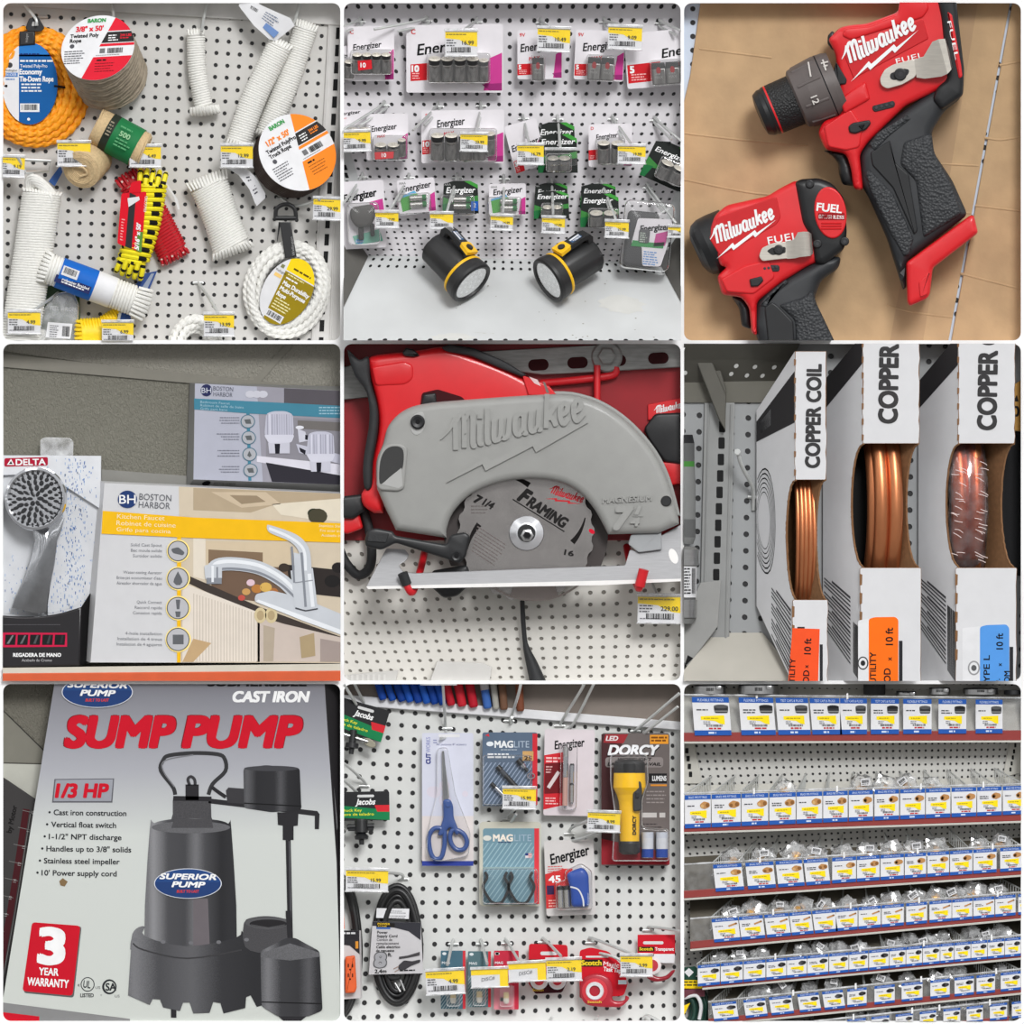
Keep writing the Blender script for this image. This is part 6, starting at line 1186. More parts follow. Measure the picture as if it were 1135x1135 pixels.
# printed pump
K1, K2, K3, K4 = (56,55,58), (40,39,42), (86,86,90), (110,110,114)
mat('pump_print', (62,61,64), .35, 0, .3, 900); mat('pump_print_dark', (44,43,46), .35, 0, .3, 900); mat('pump_print_light', (92,92,95), .35, 0, .25, 900)
def hgrad(key, x0, x1, stops):
    # printed metal sheen of the artwork, left to right
    m, nt, b, o = nodes(key); L = nt.links; tc = nt.nodes.new('ShaderNodeTexCoord'); sp = nt.nodes.new('ShaderNodeSeparateXYZ'); L.new(tc.outputs['Object'], sp.inputs[0])
    mr = nt.nodes.new('ShaderNodeMapRange'); mr.inputs['From Min'].default_value = x0*U; mr.inputs['From Max'].default_value = x1*U; L.new(sp.outputs['X'], mr.inputs['Value'])
    n = nt.nodes.new('ShaderNodeTexNoise'); n.inputs['Scale'].default_value = 1200; L.new(tc.outputs['Object'], n.inputs['Vector'])
    ad = nt.nodes.new('ShaderNodeMath'); ad.operation = 'MULTIPLY_ADD'; L.new(n.outputs['Fac'], ad.inputs[0]); ad.inputs[1].default_value = .16; L.new(mr.outputs[0], ad.inputs[2])
    cr = nt.nodes.new('ShaderNodeValToRGB'); L.new(ad.outputs[0], cr.inputs['Fac']); e = cr.color_ramp.elements
    for i, (p, c) in enumerate(stops):
        k = e[i] if i < 2 else e.new(p); k.position = p; k.color = [lin(q) for q in (c, c, c+3)]+[1]
    L.new(cr.outputs['Color'], b.inputs['Base Color']); b.inputs['Roughness'].default_value = .4; b.inputs['Specular IOR Level'].default_value = .2; MATS[key] = m
hgrad('print_body', 490, 784, [(0,52),(1,44),(.14,138),(.3,72),(.5,66),(.62,112),(.72,70),(.9,38)]); hgrad('print_base', 424, 880, [(0,54),(1,40),(.12,120),(.3,70),(.55,92),(.75,50)]); hgrad('print_float', 862, 1068, [(0,44),(1,42),(.2,116),(.4,58),(.7,50),(.86,84)]); hgrad('print_switch', 806, 998, [(0,34),(1,34),(.14,90),(.3,40),(.62,44),(.72,80),(.84,40)])
PD, PM, PL = 'pump_print_dark', 'pump_print', 'pump_print_light'
m.ribbon(spl([(580,376),(572,350),(532,296),(540,262),(560,246),(640,238),(720,242),(744,258),(746,298),(704,340),(690,376)], 4), 13, (50,50,52), e); m.ribbon(spl([(578,350),(540,296),(548,262),(640,244)], 4), 4, (120,120,124), e+.3)
m.poly(rc(614,342,658,394), e+.4, K2); m.ribbon(spl([(628,345),(622,325),(632,316),(644,326),(646,345)], 4), 10, K1, e+.4); m.poly([(574,380),(700,382),(702,402),(572,400)], e+.4, K2)
m.poly([(572,396),(698,398),(700,450),(710,480),(560,480),(572,440)], e+.5, PM); m.poly([(690,388),(1050,430),(1058,440),(1056,490),(1042,490),(1042,446),(690,404)], e+.5, K2)
m.poly([(748,362),(756,352),(808,356),(808,406),(752,402)], e+.6, K1); m.ribbon(spl([(700,350),(724,368),(748,384)], 3), 12, K2, e+.6)
m.poly(sm([(806,288),(880,278),(992,288),(998,426),(900,434),(808,420)], 10), e+.8, 'print_switch'); m.poly(el(898, 289, 90, 9, 28), e+1.1, (66,66,70)); m.poly([(808,402),(998,412),(998,416),(808,406)], e+1.2, (20,20,22))
m.poly([(918,434),(988,436),(986,478),(972,480),(972,526),(936,526),(936,478),(920,476)], e+.7, K2); m.ribbon([(954,526),(962,880)], 17, K2, e+.6); m.ribbon([(958,530),(964,850)], 4, K3, e+.8)
m.poly(spl([(496,490),(510,470),(560,458),(640,454),(720,460),(756,472),(766,490),(784,850),(740,880),(620,888),(520,872),(478,850)], 3, True), e+1, 'print_body'); m.poly(el(632, 484, 130, 20, 36), e+1.4, PL); m.poly([(578,456),(700,456),(706,486),(566,486)], e+1.5, PM); m.poly([(640,720),(688,720),(694,870),(640,878)], e+1.25, (104,98,102))
m.poly(spl([(436,850),(450,820),(480,812),(480,845),(620,878),(780,850),(800,826),(812,860),(806,900),(640,935),(450,905)], 3, True), e+1.8, 'print_base')
foot = [(436,850),(470,880),(620,906),(800,880),(870,870),(880,1070),(850,1078),(830,1040),(815,1046),(812,1082),(740,1100),(730,1066),(706,1062),(694,1098),(640,1100),(628,1064),(606,1064),(596,1092),(540,1080),(530,1054),(506,1052),(496,1072),(424,1040)]
m.poly(foot, e+1.7, 'print_base'); m.ribbon(spl([(440,868),(476,890),(620,918),(800,890)], 4), 5, PD, e+2); m.poly(rc(566,1086,584,1114), e+1.5, K2)
for x in range(448, 820, 92): m.poly(el(x, 855+12*math.sin((x-448)/120), 8, 6, 12), e+2.2, K4)
m.poly(spl([(808,800),(840,782),(890,778),(940,786),(964,800),(962,880),(880,900),(812,880)], 3, True), e+1.9, PM); m.poly(el(886, 800, 74, 19, 32), e+2.2, (84,84,86)); m.poly(el(888, 803, 62, 14, 32), e+2.4, (34,33,35))
for k in range(4): m.ribbon([(830+k*2,806+k*3),(888,816+k*2),(944-k*2,806+k*3)], 1.5, (90,90,92), e+2.6)
m.ribbon([(954,760),(962,880)], 17, K2, e+2.7)
m.poly(sm([(948,850),(978,850),(1058,894),(1068,1090),(1020,1110),(920,1110),(866,1076),(862,894)], 10), e+2.9, 'print_float'); m.poly([(866,900),(960,868),(1056,898),(1060,912),(960,925),(864,914)], e+3.1, PL); m.poly([(866,1060),(1066,1066),(1066,1070),(866,1064)], e+3.3, (24,24,26)); m.poly([(920,1108),(1016,1108),(990,1130),(945,1130)], e+2.8, K2)
oval(622, 670, 112, 50, 1)
m.build('carton_body', t)
# ================================================================ compartment 8: carded hand tools, torches, cords and tape on a pegboard
CUR = CELLS[7]
peg_mat('peg_bright', (212,213,210), homog([(158,100),(1097.6,175.6),(441,780.5),(881.5,780.5)], [(.5,.5),(24.5,.5),(7.5,15.5),(18.5,15.5)]), .15)
backwall('peg_bright')
mat('store_brown', (126,116,108), .7, 0, .04); mat('blue_grip', (40,74,140), .35, 0, .05, coat=.3); mat('tube_blue', (24,70,150), .35); mat('tube_red', (176,30,44), .35)
m = MB(); m.prism([(-5,-5),(1140,-5),(1140,140),(-5,46)], 0, 6, 'store_brown'); m.build('wall_upper', at=(0,0,0), kind='structure')
m = MB(); m.prism([(-5,44),(1140,136),(1140,164),(-5,78)], 0, 22, 'white_card', 3); m.build('trim_10', at=(0,0,0), kind='structure')
GT = 'tubes standing on the shelf above the pegboard'
cols = [('blue',(24,66,150),122,140,26),('blue',(28,74,160),150,172,25),('blue',(18,58,136),178,204,26),('blue',(30,80,170),206,230,25),('blue',(22,62,146),236,258,26),('blue',(34,86,176),262,286,25),('blue',(24,66,150),292,312,25),('blue',(26,70,156),318,338,25),('red',(180,30,46),352,366,27),('red',(190,36,50),394,402,30),('red',(176,28,44),432,440,30),('silver and blue',(60,100,170),482,486,28),('silver',(160,158,150),516,514,22),('brown',(110,80,62),548,540,26),('dark brown',(120,70,50),606,594,26)]
sib = {}
for nm, c, xt, xb, w in cols:
    sib[nm] = sib.get(nm, 0)+1; tot = sum(1 for q in cols if q[0] == nm)
    o = ('first','second','third','fourth','fifth','sixth','seventh','eighth')[sib[nm]-1]
    lb = '%s tube on the shelf above the scissors, %s%s' % (nm, o, ' %s one from the left' % nm if tot > 1 else '') if tot > 1 else '%s tube among the tubes on the shelf above the packs' % nm
    t = thing('handle_tube', lb, 'tube', (xb, 90, 20), GT); r = w/2
    y1 = 50+xb*.084; m = MB(); m.lathe((xt-20,-60,34), (xb,y1,34), [(0,r,c),((Vector((xb,y1,0))-Vector((xt-20,-60,0))).length-6,r,c),((Vector((xb,y1,0))-Vector((xt-20,-60,0))).length,r*.8,c)], 20); m.build('barrel', t)
    if nm in ('silver and blue','red') : m = MB(); m.lathe((xt-16,-40,34), (xb,y1,34), [(0,r+.8,(176,176,178)),(70 if nm != 'red' else 44,r+.8,(176,176,178))], 20); m.build('sleeve', t)
def card(label, x0, y0, x1, y1, d, name='carded_tool', cat='packaged tool', roll=0, group='carded goods on the pegboard', turn=0):
    w, h = x1-x0, y1-y0; return thing(name, label, cat, ((x0+x1)/2, (y0+y1)/2, d), group, (0, turn, roll)), w/2, h/2
# chuck key cards
for lb, x0, y0, x1, y1, ro in (('upper tilted black and green chuck key card at the left edge',-30,72,150,180,16), ('lower level black and green chuck key card at the left edge',-20,366,160,462,-1)):
    t, W, H = card(lb, x0, y0, x1, y1, 56, 'chuck_key_card', 'chuck key', ro)
    m = MB(); m.prism(sm(rc(-W,-H,W,H), 6), -2, 0, (42,42,44)); m.poly([(-W,-H*.1),(W*.5,H*.2),(W,H*.2),(W,H),(-W,H*.75)], .5, (24,124,74)); m.poly([(W*.45,-H*.05),(W,-H*.05),(W,H*.42),(W*.55,H*.4)], .8, (204,40,50)); m.text('Jacobs', -W*.25, -H*.5, 19, 'white_paint', .8, w=66, bold=.03, shear=.3)
    m.text('Chuck Key', -W*.8, H*.18, 9, (220,220,60), 1.2, w=70, bold=.02); m.text('Llave de taladro', -W*.8, H*.46, 9, (220,220,60), 1.2, w=110, bold=.02); m.prism(rr(-16,-H*.78,40,-H*.6,8), 0, .6, (208,208,208)); m.build('backing_card', t)
    m = MB(); sx = -8
    if ro > 5: m.lathe((sx,H-14,14), (sx+14,H+64,22), [(0,12,TB),(42,12,TB),(44,22,TB),(60,22,TB),(62,9,TB),(80,8,TB)], 12)
    else: m.lathe((sx+4,H-4,14), (sx+4,H+84,22), [(0,20,TB),(6,22,TB),(44,22,TB),(46,14,TB),(56,24,TB),(66,22,TB),(68,9,TB),(84,8,TB)], 12)
    m.build('key_shaft', t)
    m = MB(); 
    if ro > 5: m.tube([(sx-90,H+6,16),(sx+56,H+10,16)], 7, 'steel', 12); m.prism(el(sx+62,H+12,24,13,20,rot=14), 8, 18, (150,146,130), 3)
    else: m.tube([(sx-44,H+20,14),(sx+46,H+18,14)], 9, TB, 12); m.box(sx-40,H+10,sx+44,H+34,6,20,TB,3)
    m.build('cross_bar', t)
# scissors
t, W, H = card('pale blue blister card with one pair of blue handled scissors', 268, 172, 438, 612, 40, 'scissors_pack', 'scissors')
m = MB(); m.prism(sm(rc(-W,-H,W,H), 6), -2, 0, (206,208,222)); m.poly(rc(-W,H-16,W,H), .4, (50,66,150)); m.poly(rc(-W,H*.25,W,H-16), .3, (216,208,206)); m.poly(rc(-30,-H+4,40,-H+14), .4, 'white_card')
for i in range(5): m.poly(el(R.uniform(-60,60), R.uniform(-60,60), R.uniform(10,26), None, 20), .35+i*.08, (212,206,218))
m.text('CUT', -72, -118, 15, (40,50,130), .8, rot=-90, bold=.045, w=34); m.text('WORKS', -72, -156, 14, (130,136,190), .8, rot=-90, w=50); m.text('All purpose 8" scissors', -38, -H+34, 7, (110,114,150), .8, w=100); m.bars(-48,-H+22,14,2,8,(140,144,180),.8); m.build('backing_card', t)
m = MB(); m.prism([(-20,-158),(-14,-162),(6,-10),(-8,20),(-16,0)], 8, 12, 'steel'); m.prism([(-18,-160),(-12,-160),(2,0),(-14,10)], 12, 15, 'chrome_dark'); m.build('blades', t)
m = MB(); BG = 'blue_grip'; m.prism(sm([(-16,0),(8,-2),(18,20),(20,60),(40,110),(30,120),(8,90),(-16,120),(-34,120),(-14,60)], 10), 6, 24, BG, 7); m.lathe((2,16,20), (2,16,28), [(0,10,BG),(8,9,(30,40,90))], 16)
lp = spl([(-14,100),(-44,96),(-62,124),(-58,170),(-44,196),(-22,192),(-12,160),(-10,125)], 5, True); m.tube([(x,y,16) for x,y in lp], 8, BG, 10, True); lp = spl([(20,100),(50,112),(64,140),(54,164),(30,166),(12,146),(8,118)], 5, True); m.tube([(x,y,16) for x,y in lp], 8, BG, 10, True); m.build('handles', t)
m = MB(); m.prism(sm([(-36,-170),(0,-174),(26,-20),(76,110),(70,186),(-30,206),(-72,190),(-66,100),(-36,-20)], 14), .5, 30, 'clear_film', 6, back=False); m.build('blister', t)
def stripes(m, x0, y0, x1, y1, n, c, d):
    for i in range(n):
        k = (x1-x0)*1.9*i/n; p = [(x0+k-(y1-y0)*.7, y1), (x0+k-(y1-y0)*.7+4, y1), (x0+k+4, y0), (x0+k, y0)]
        q = p
        for a, nn in (((x0,0),(1,0)), ((x1,0),(-1,0))): q = half(q, a, nn) if q else q
        if q and len(q) > 2: m.poly(q, d, c)
# maglite cards
t, W, H = card('upper blue-grey torch card with a black key torch printed with 25', 468, 170, 650, 414, 44, 'torch_pack', 'torch')
m = MB(); m.prism(sm(rc(-W,-H,W,H), 8), -2, 0, (88,104,124)); m.poly(rc(W-16,-H+4,W,H-4), .4, (200,44,56)); stripes(m, -W, -H+100, W-18, H, 22, (150,164,186), .4)
m.poly(el(-66,-84,12,8,16), .8, (220,226,232)); m.text('MAG', -50, -94, 22, (226,228,230), .8, w=60, bold=.04); m.text('LITE', 14, -94, 22, (170,184,200), .8, w=50); m.poly([(-82,-112),(-70,-118),(-68,-108)], .8, (206,50,60)); m.bars(-30,-66,64,1,6,(170,180,190),.8,3); m.bars(-74,-52,96,2,9,(214,216,218),.8,6); m.poly(rc(42,-60,78,-28), .8, (190,150,96)); m.text('25', 48, -44, 14, (60,40,20), 1.2, w=24, bold=.04); m.build('backing_card', t)
m = MB(); m.lathe((-42,-10,14), (44,84,14), [(0,9,TB),(16,10,TB),(18,8,(70,74,80)),(40,8.5,TB),(124,8.5,TB),(126,5,TB)], 16); m.build('torch_body', t)
m = MB(); m.lathe((-62,46,12), (-4,106,12), [(0,7,TB),(20,7,'chrome'),(56,7,'chrome'),(60,5,TB)], 12); m.build('battery', t)
m = MB(); m.lathe((26,-32,12), (70,20,12), [(0,10,TB),(22,10,'chrome'),(36,6,TB),(50,6,TB),(52,3,TB)], 12); m.tube([(x,y,12) for x,y in el(70,22,12,9,20)], 2, 'steel', 6, True); m.build('key_clip', t)
m = MB(); m.prism(rr(-W+2,-H+74,W-20,H-4,10), .5, 28, 'clear_film', 6, back=False); m.build('blister', t)
t, W, H = card('lower blue-grey card holding two black spring mounting clips', 458, 466, 662, 746, 40, 'clip_pack', 'torch clips')
m = MB(); m.prism(rr(-W,-H,W,H,14), -2.5, -.5, (196,194,180)); m.prism(rr(-W+12,-H+22,W-6,H-6,8), -.5, .5, (112,146,160)); m.poly(rc(W-22,-H+22,W-6,H-8), 1, (214,60,70)); stripes(m, -W+12, -H+70, W-24, H-6, 20, (154,182,192), 1); m.poly(rc(-W+12,10,W-24,14), 1.3, (140,160,160))
m.poly(el(-76,-86,14,9,16), 1.4, (214,214,206)); m.text('MAG', -56, -98, 22, (236,226,214), 1.4, w=64, bold=.04); m.text('LITE', 14, -98, 22, (160,180,196), 1.4, w=56); m.bars(-40,-74,60,1,6,(60,80,110),1.4,4); m.poly(rc(50,-36,72,-20), 1.4, (222,214,216)); m.poly(rc(50,-36,60,-28), 1.8, (40,60,120)); 
for k in range(3): m.poly(rc(60,-34+k*5,72,-32+k*5), 1.8, (200,60,70))
m.build('backing_card', t)
for k in (-50, 34):
    m = MB(); pts = [(k-34,26),(k-26,44),(k-40,74),(k-22,112),(k-6,128),(k+18,128),(k+32,110),(k+46,74),(k+32,44),(k+40,26)]; m.ribbon(spl(pts, 4), 9, TB, 6, 26); m.build('spring_clip', t)
m = MB(); m.prism(rr(-W+10,14,W-10,H-8,12), .8, 40, 'clear_film', 8, back=False); m.build('blister', t)
# penlight
t, W, H = card('white and red penlight card with two thin silver lights', 672, 160, 838, 446, 44, 'penlight_pack', 'penlight', 1)
m = MB(); m.prism(sm(rc(-W,-H,W,H), 8), -2, 0, (214,204,208)); m.text('Energizer', -52, -104, 28, 'ink', .8, w=100, rot=-7, bold=.025, shear=.2); m.poly([(-W,-56),(-16,-68),(-16,108),(-W,124)], .4, (206,40,50)); m.poly([(-W+2,-28),(-18,-34),(-18,68),(-W+2,72)], .7, (110,24,30)); m.bars(-W+6,-50,52,2,11,(240,190,190),.9,6); m.bars(-W+6,-20,22,3,9,(220,170,170),1,4); m.bars(-W+6,84,46,3,9,(240,190,190),.9,4); m.ribbon([(-68,52),(-34,-2)], 12, (214,200,200), 1.2); m.build('backing_card', t)
m = MB(); m.lathe((-12,-86,16), (-12,112,16), [(0,9,'steel'),(34,10,'chrome'),(100,9,'steel'),(102,8.6,(190,150,140)),(196,8.4,'chrome'),(204,4,'steel')], 16); m.build('penlight', t)
m = MB(); m.lathe((10,-30,14), (10,106,14), [(0,6,'black_plastic'),(6,8,'chrome'),(64,8,'chrome'),(66,6,'black_plastic'),(72,8,'steel'),(128,8,'chrome'),(134,5,'steel')], 14); m.build('battery', t)
m = MB(); m.prism(rr(-30,-96,28,124,16), .5, 34, 'clear_film', 8, back=False); m.build('blister', t)
# work light
t, W, H = card('dark red and grey card with a fat yellow and black torch', 862, 172, 1088, 612, 44, 'work_light_pack', 'torch', 0)
m = MB(); m.prism(rr(-W,-H,W,H,10), -2, 0, (104,96,94)); m.poly([(-W,-H+4),(-40,-H+4),(-70,0),(-W+30,H-40),(-W,H-4)], .3, (70,40,42)); m.poly([(-100,-H+4),(-24,-H+4),(-40,-H+34),(-106,-H+32)], .5, (150,44,50)); m.poly([(-W,130),(W,178),(W,H-4),(-W,H-4)], .5, (146,34,44)); m.text('LED', -98, -H+10, 15, (220,210,210), .9, w=40, bold=.04, shear=.2); m.prism(rc(48,-H+6,W-4,-H+36), 0, .8, (226,150,44)); m.bars(52,-H+12,54,2,10,(120,70,20),1.2,6)
m.text('DORCY', -92, -178, 34, (24,22,22), .8, w=172, bold=.05, shear=.25); m.text('DORCY', -90, -180, 32, 'white_card', 1.2, w=168, bold=.045, shear=.25); m.prism(rr(-100,-140,92,-106,10), 0, .7, (134,126,124)); m.text('WORKLIGHT', -58, -138, 10, (30,26,26), 1.2, w=112, bold=.04, shear=.2); m.text('LAMPE DE TRAVAIL', -92, -122, 10, (30,26,26), 1.2, w=176, bold=.04, shear=.2)
m.poly(rc(44,-86,104,-54), .7, (28,26,28)); m.text('LUMENS', 56, -78, 16, 'white_card', 1.1, w=46, bold=.04); m.poly(rc(50,-50,104,-44), .8, (214,140,50)); m.bars(36,-28,70,4,12,(150,142,140),.8,4); m.bars(20,44,82,1,12,(190,186,184),.8,16); m.bars(20,80,70,2,10,(60,54,54),.8,4); m.build('backing_card', t)
m = MB(); m.lathe((-20,-128,36), (-20,190,36), [(40,52,'torch_yellow'),(88,54,'torch_yellow'),(112,42,'torch_yellow'),(135,36,'torch_yellow'),(150,34,'torch_yellow'),(272,32,'torch_yellow')], 32); m.text('DORCY', -10, 116, 12, (30,28,26), 68.8, rot=-90, w=62, bold=.04); m.build('torch_body', t)
m = MB(); m.lathe((-20,-132,36), (-20,190,36), [(0,40,'torch_black'),(6,48,'torch_black'),(14,52,'torch_black'),(44,52,'torch_black'),(46,48,'torch_black')], 32); m.build('head', t)
m = MB(); m.lathe((-20,138,36), (-20,190,36), [(0,33,'torch_black'),(8,36,'torch_black'),(36,35,'torch_black'),(44,24,'torch_black')], 32); m.build('tail_cap', t)
m = MB(); m.prism(sm([(-10,-50),(2,-64),(18,-60),(22,-30),(20,36),(-8,40)], 8), 50, 80, 'torch_black', 4); m.prism(sm([(0,-26),(10,-26),(12,-6),(0,-4)], 3), 79, 86, 'black_plastic', 2); m.build('switch', t)
for x in (40, 88): m = MB(); m.lathe((x,104,20), (x,194,20), [(0,6,'steel'),(4,20,(190,194,204)),(24,20,(200,202,208)),(60,20,(40,70,150)),(88,20,'steel'),(90,18,'steel')], 18); m.build('battery', t)
m = MB(); m.prism(sm([(-84,-150),(40,-150),(44,-60),(24,0),(24,90),(110,96),(112,204),(-78,204),(-70,40),(-84,-60)], 12), .5, 84, 'clear_film', 10, back=False); m.build('blister', t)
# blue light
t, W, H = card('white battery card with a blue bottle-shaped light marked 45', 676, 526, 840, 776, 44, 'light_pack', 'torch', -2)
m = MB(); m.prism(rr(-W,-H,W,H,8), -2, 0, (206,202,200)); m.text('Energizer', -68, -78, 34, 'ink', .8, w=134, rot=-13, bold=.025, shear=.2); m.poly([(-W,-14),(-20,-30),(10,-30),(-12,96),(-W,100)], .4, (204,50,52)); m.text('45', -70, -8, 22, 'white_paint', .9, w=38, bold=.04); m.bars(-72,-40,60,3,8,(206,90,90),.8,3); m.poly(rc(-78,24,-54,54), .8, (60,40,80)); m.bars(-74,72,30,3,9,(240,180,170),.9,4); m.build('backing_card', t)
m = MB(); m.prism(sm([(-12,-14),(16,-26),(44,-34),(62,-10),(62,98),(2,98),(0,40)], 14), 2, 44, (30,72,160,.3), 14); m.ribbon(spl([(0,30),(26,40),(40,70),(42,96)], 5), 5, 'white_card', 44.5); m.text('Energizer', 54, 92, 6, (200,210,230), 44.6, rot=-90, w=40); m.build('light_body', t)
for x in (-34, -12): m = MB(); m.lathe((x,24,14), (x,100,14), [(0,4,'steel'),(3,11,'black_plastic'),(16,11,'battery_steel'),(74,11,'battery_steel'),(76,9,'steel')], 16); m.build('battery', t)
m = MB(); m.prism(sm([(-50,10),(-16,8),(-18,-24),(40,-48),(74,-20),(72,106),(-50,106)], 12), .5, 50, 'clear_film', 8, back=False); m.build('blister', t)
# cords
mat('cord_black', (26,26,27), .4, 0, .1)
def cordset(label, cx, cy, rx, ry, n, name='extension_cord'):
    t = thing(name, label, 'extension cord', (cx, cy, 0), 'coiled cords on the pegboard'); m = MB()
    for i in range(n):
        k = i*10.5; m.tube([(cx+(rx-k*.75+2*math.sin(3*a+i))*math.cos(a)*(1-.10*math.sin(a)*0), cy+(ry-k*1.1)*math.sin(a)+4*math.sin(i*2), 20+8*((i*2) % 3)+6*math.sin(a+i)) for a in [2*PI*j/60 for j in range(60)]], 9.5, 'cord_black', 10, True)
    m.build('cable', t); return t
t = cordset('black power supply cord coil with a white 8 ft sleeve', 185, 874, 78, 196, 5)
m = MB(); m.loft([[(x,y,d) for x,y,d in ((92,972,40),(104,796,40),(264,800,40),(272,968,40))], [(x,y,d) for x,y,d in ((92,972,56),(104,796,62),(264,800,62),(272,968,56))]], (196,194,196))
m.T = quad(((104,796,62),(264,800,62),(262,966,58),(92,972,56)), 160, 172); m.poly([(0,0),(160,0),(160,60),(120,30),(60,16),(0,14)], .6, (52,52,58)); m.poly(rc(14,4,74,18), 1, (30,28,26)); m.text('POWER', 18, 4, 6, (230,190,40), 1.4, w=40, bold=.03); m.text('ZONE', 18, 12, 5, (230,190,40), 1.4, w=30, bold=.03); m.poly(rc(14,18,60,24), 1, (60,100,170))
for s_, y, h, w, c in (('Power',30,9,34,'ink'),('Supply Cord',42,9,66,'ink'),('Cordon de',54,9,50,(110,108,110)),('remplacement',66,9,72,(110,108,110)),('Cable electrico',78,9,76,'ink'),('de repuesto',90,9,58,'ink')): m.text(s_, 18, y, h, c, 1, w=w, bold=.02)
m.text('8', 16, 102, 46, (90,90,92), 1, w=34, bold=.07); m.text('8', 17.5, 103, 44, (158,158,162), 1.5, w=31, bold=.045); m.text('ft.', 56, 102, 12, 'ink', 1, bold=.03); m.text('2,4m', 18, 156, 12, 'ink', 1, w=36, bold=.03); m.bars(96,160,50,1,8,'ink',1,4)
m.poly([(158,100),(120,112),(92,116),(92,124),(120,120),(158,112)], 1, (70,68,70)); m.poly(sm([(160,126),(134,132),(108,128),(90,146),(92,160),(112,160),(130,148),(160,136)], 5), 1, (60,58,62)); m.ribbon([(92,148),(76,156)], 3, (150,130,120), 1.2); m.ribbon([(94,158),(80,166)], 3, (150,130,120), 1.2); m.build('sleeve', t)
m = MB(); m.prism([(118,752),(226,754),(224,788),(116,784)], 44, 46, 'white_card'); m.T = rotT(126,760,1,46.4); m.bars(20,0,76,2,6,(140,140,142),0,2.5); m.bars(30,16,64,2,6,(140,140,142),0,2.5); m.build('warning_label', t)
m = MB(); m.prism(sm([(150,972),(200,976),(196,988),(170,992),(152,984)], 6), 30, 50, 'cord_black', 5); m.tube([(178,1000,40),(196,1030,44)], 4, 'steel', 8); m.tube([(196,990,40),(210,1026,44)], 4, 'steel', 8); m.build('plug', t)
t = cordset('black cord with an orange outlet block, cut by the left edge', -10, 880, 72, 236, 3)
m = MB(); m.loft([[(-20,826,40),(66,826,40),(70,1050,40),(-20,1056,40)], [(-20,826,58),(60,826,54),(64,1050,50),(-20,1056,58)]], (200,196,196)); m.T = quad(((-20,826,58),(60,826,54),(64,1050,50),(-20,1056,58)), 84, 226); m.poly(rc(0,0,84,30), .6, (40,38,42)); m.poly([(0,30),(84,30),(84,80),(50,50),(0,44)], .6, (44,42,46)); m.bars(28,6,44,1,8,(210,210,212),1,6); m.poly(rc(70,36,80,60), 1, (210,140,50)); m.build('sleeve', t)
m = MB(); m.prism(sm([(14,912),(46,908),(52,1016),(46,1032),(14,1034)], 6), 58, 84, (222,92,36,.4), 6)
for y in (936, 968):
    for x in (22, 36): m.poly(rc(x,y,x+4,y+12), 84.6, (60,20,10))
    m.poly(el(30,y+19,3,n=10), 84.6, (60,20,10))
m.build('outlet_block', t); m = MB(); m.prism([(-6,700),(6,690),(12,820),(-6,824)], 40, 60, (226,90,40)); m.build('orange_end', t)
# small bottom packs
for lb, x0, y0, x1, y1, c in (('blue-grey bulb card with a red edge, leftmost of the three small cards',330,893,412,1086,(70,104,120)), ('blue-grey bulb card at the middle of the three small cards',420,895,496,1080,(84,112,118)), ('red striped bulb card, rightmost of the three small cards',506,893,588,1088,(190,44,66))):
    t, W, H = card(lb, x0, y0, x1, y1, 40, 'bulb_pack', 'torch bulb')
    m = MB(); m.prism(sm(rc(-W,-H,W,H), 4), -2, 0, c)
    if c[0] < 100: m.poly(rc(W-9,-H,W,H), .4, (200,50,60)); stripes(m, -W, -10, W-10, H, 14, (150,166,170), .4)
    else: stripes(m, -W, 20, W-14, H, 18, (230,170,180), .4); m.poly(el(-14,64,7,7,14), .9, 'ink'); m.poly(rc(-W+4,-H+6,-W+16,-H+14), .8, 'white_card')
    m.poly(el(-W+12,-H+10,7,5,12), .8, (214,220,222)); m.text('MAG', -W+4, -H+36, 8, (214,220,222), .8, w=26, bold=.03); m.build('backing_card', t)
    m = MB(); m.lathe((0,40,10), (0,78,10), [(0,9,(220,200,150)),(20,10,(226,222,210)),(30,10,(226,222,210)),(38,6,'white_card')], 14); m.build('bulb', t)
    m = MB(); m.prism(rr(-22,14,22,88,8), .5, 22, 'clear_plastic', 5, back=False); m.build('blister', t)
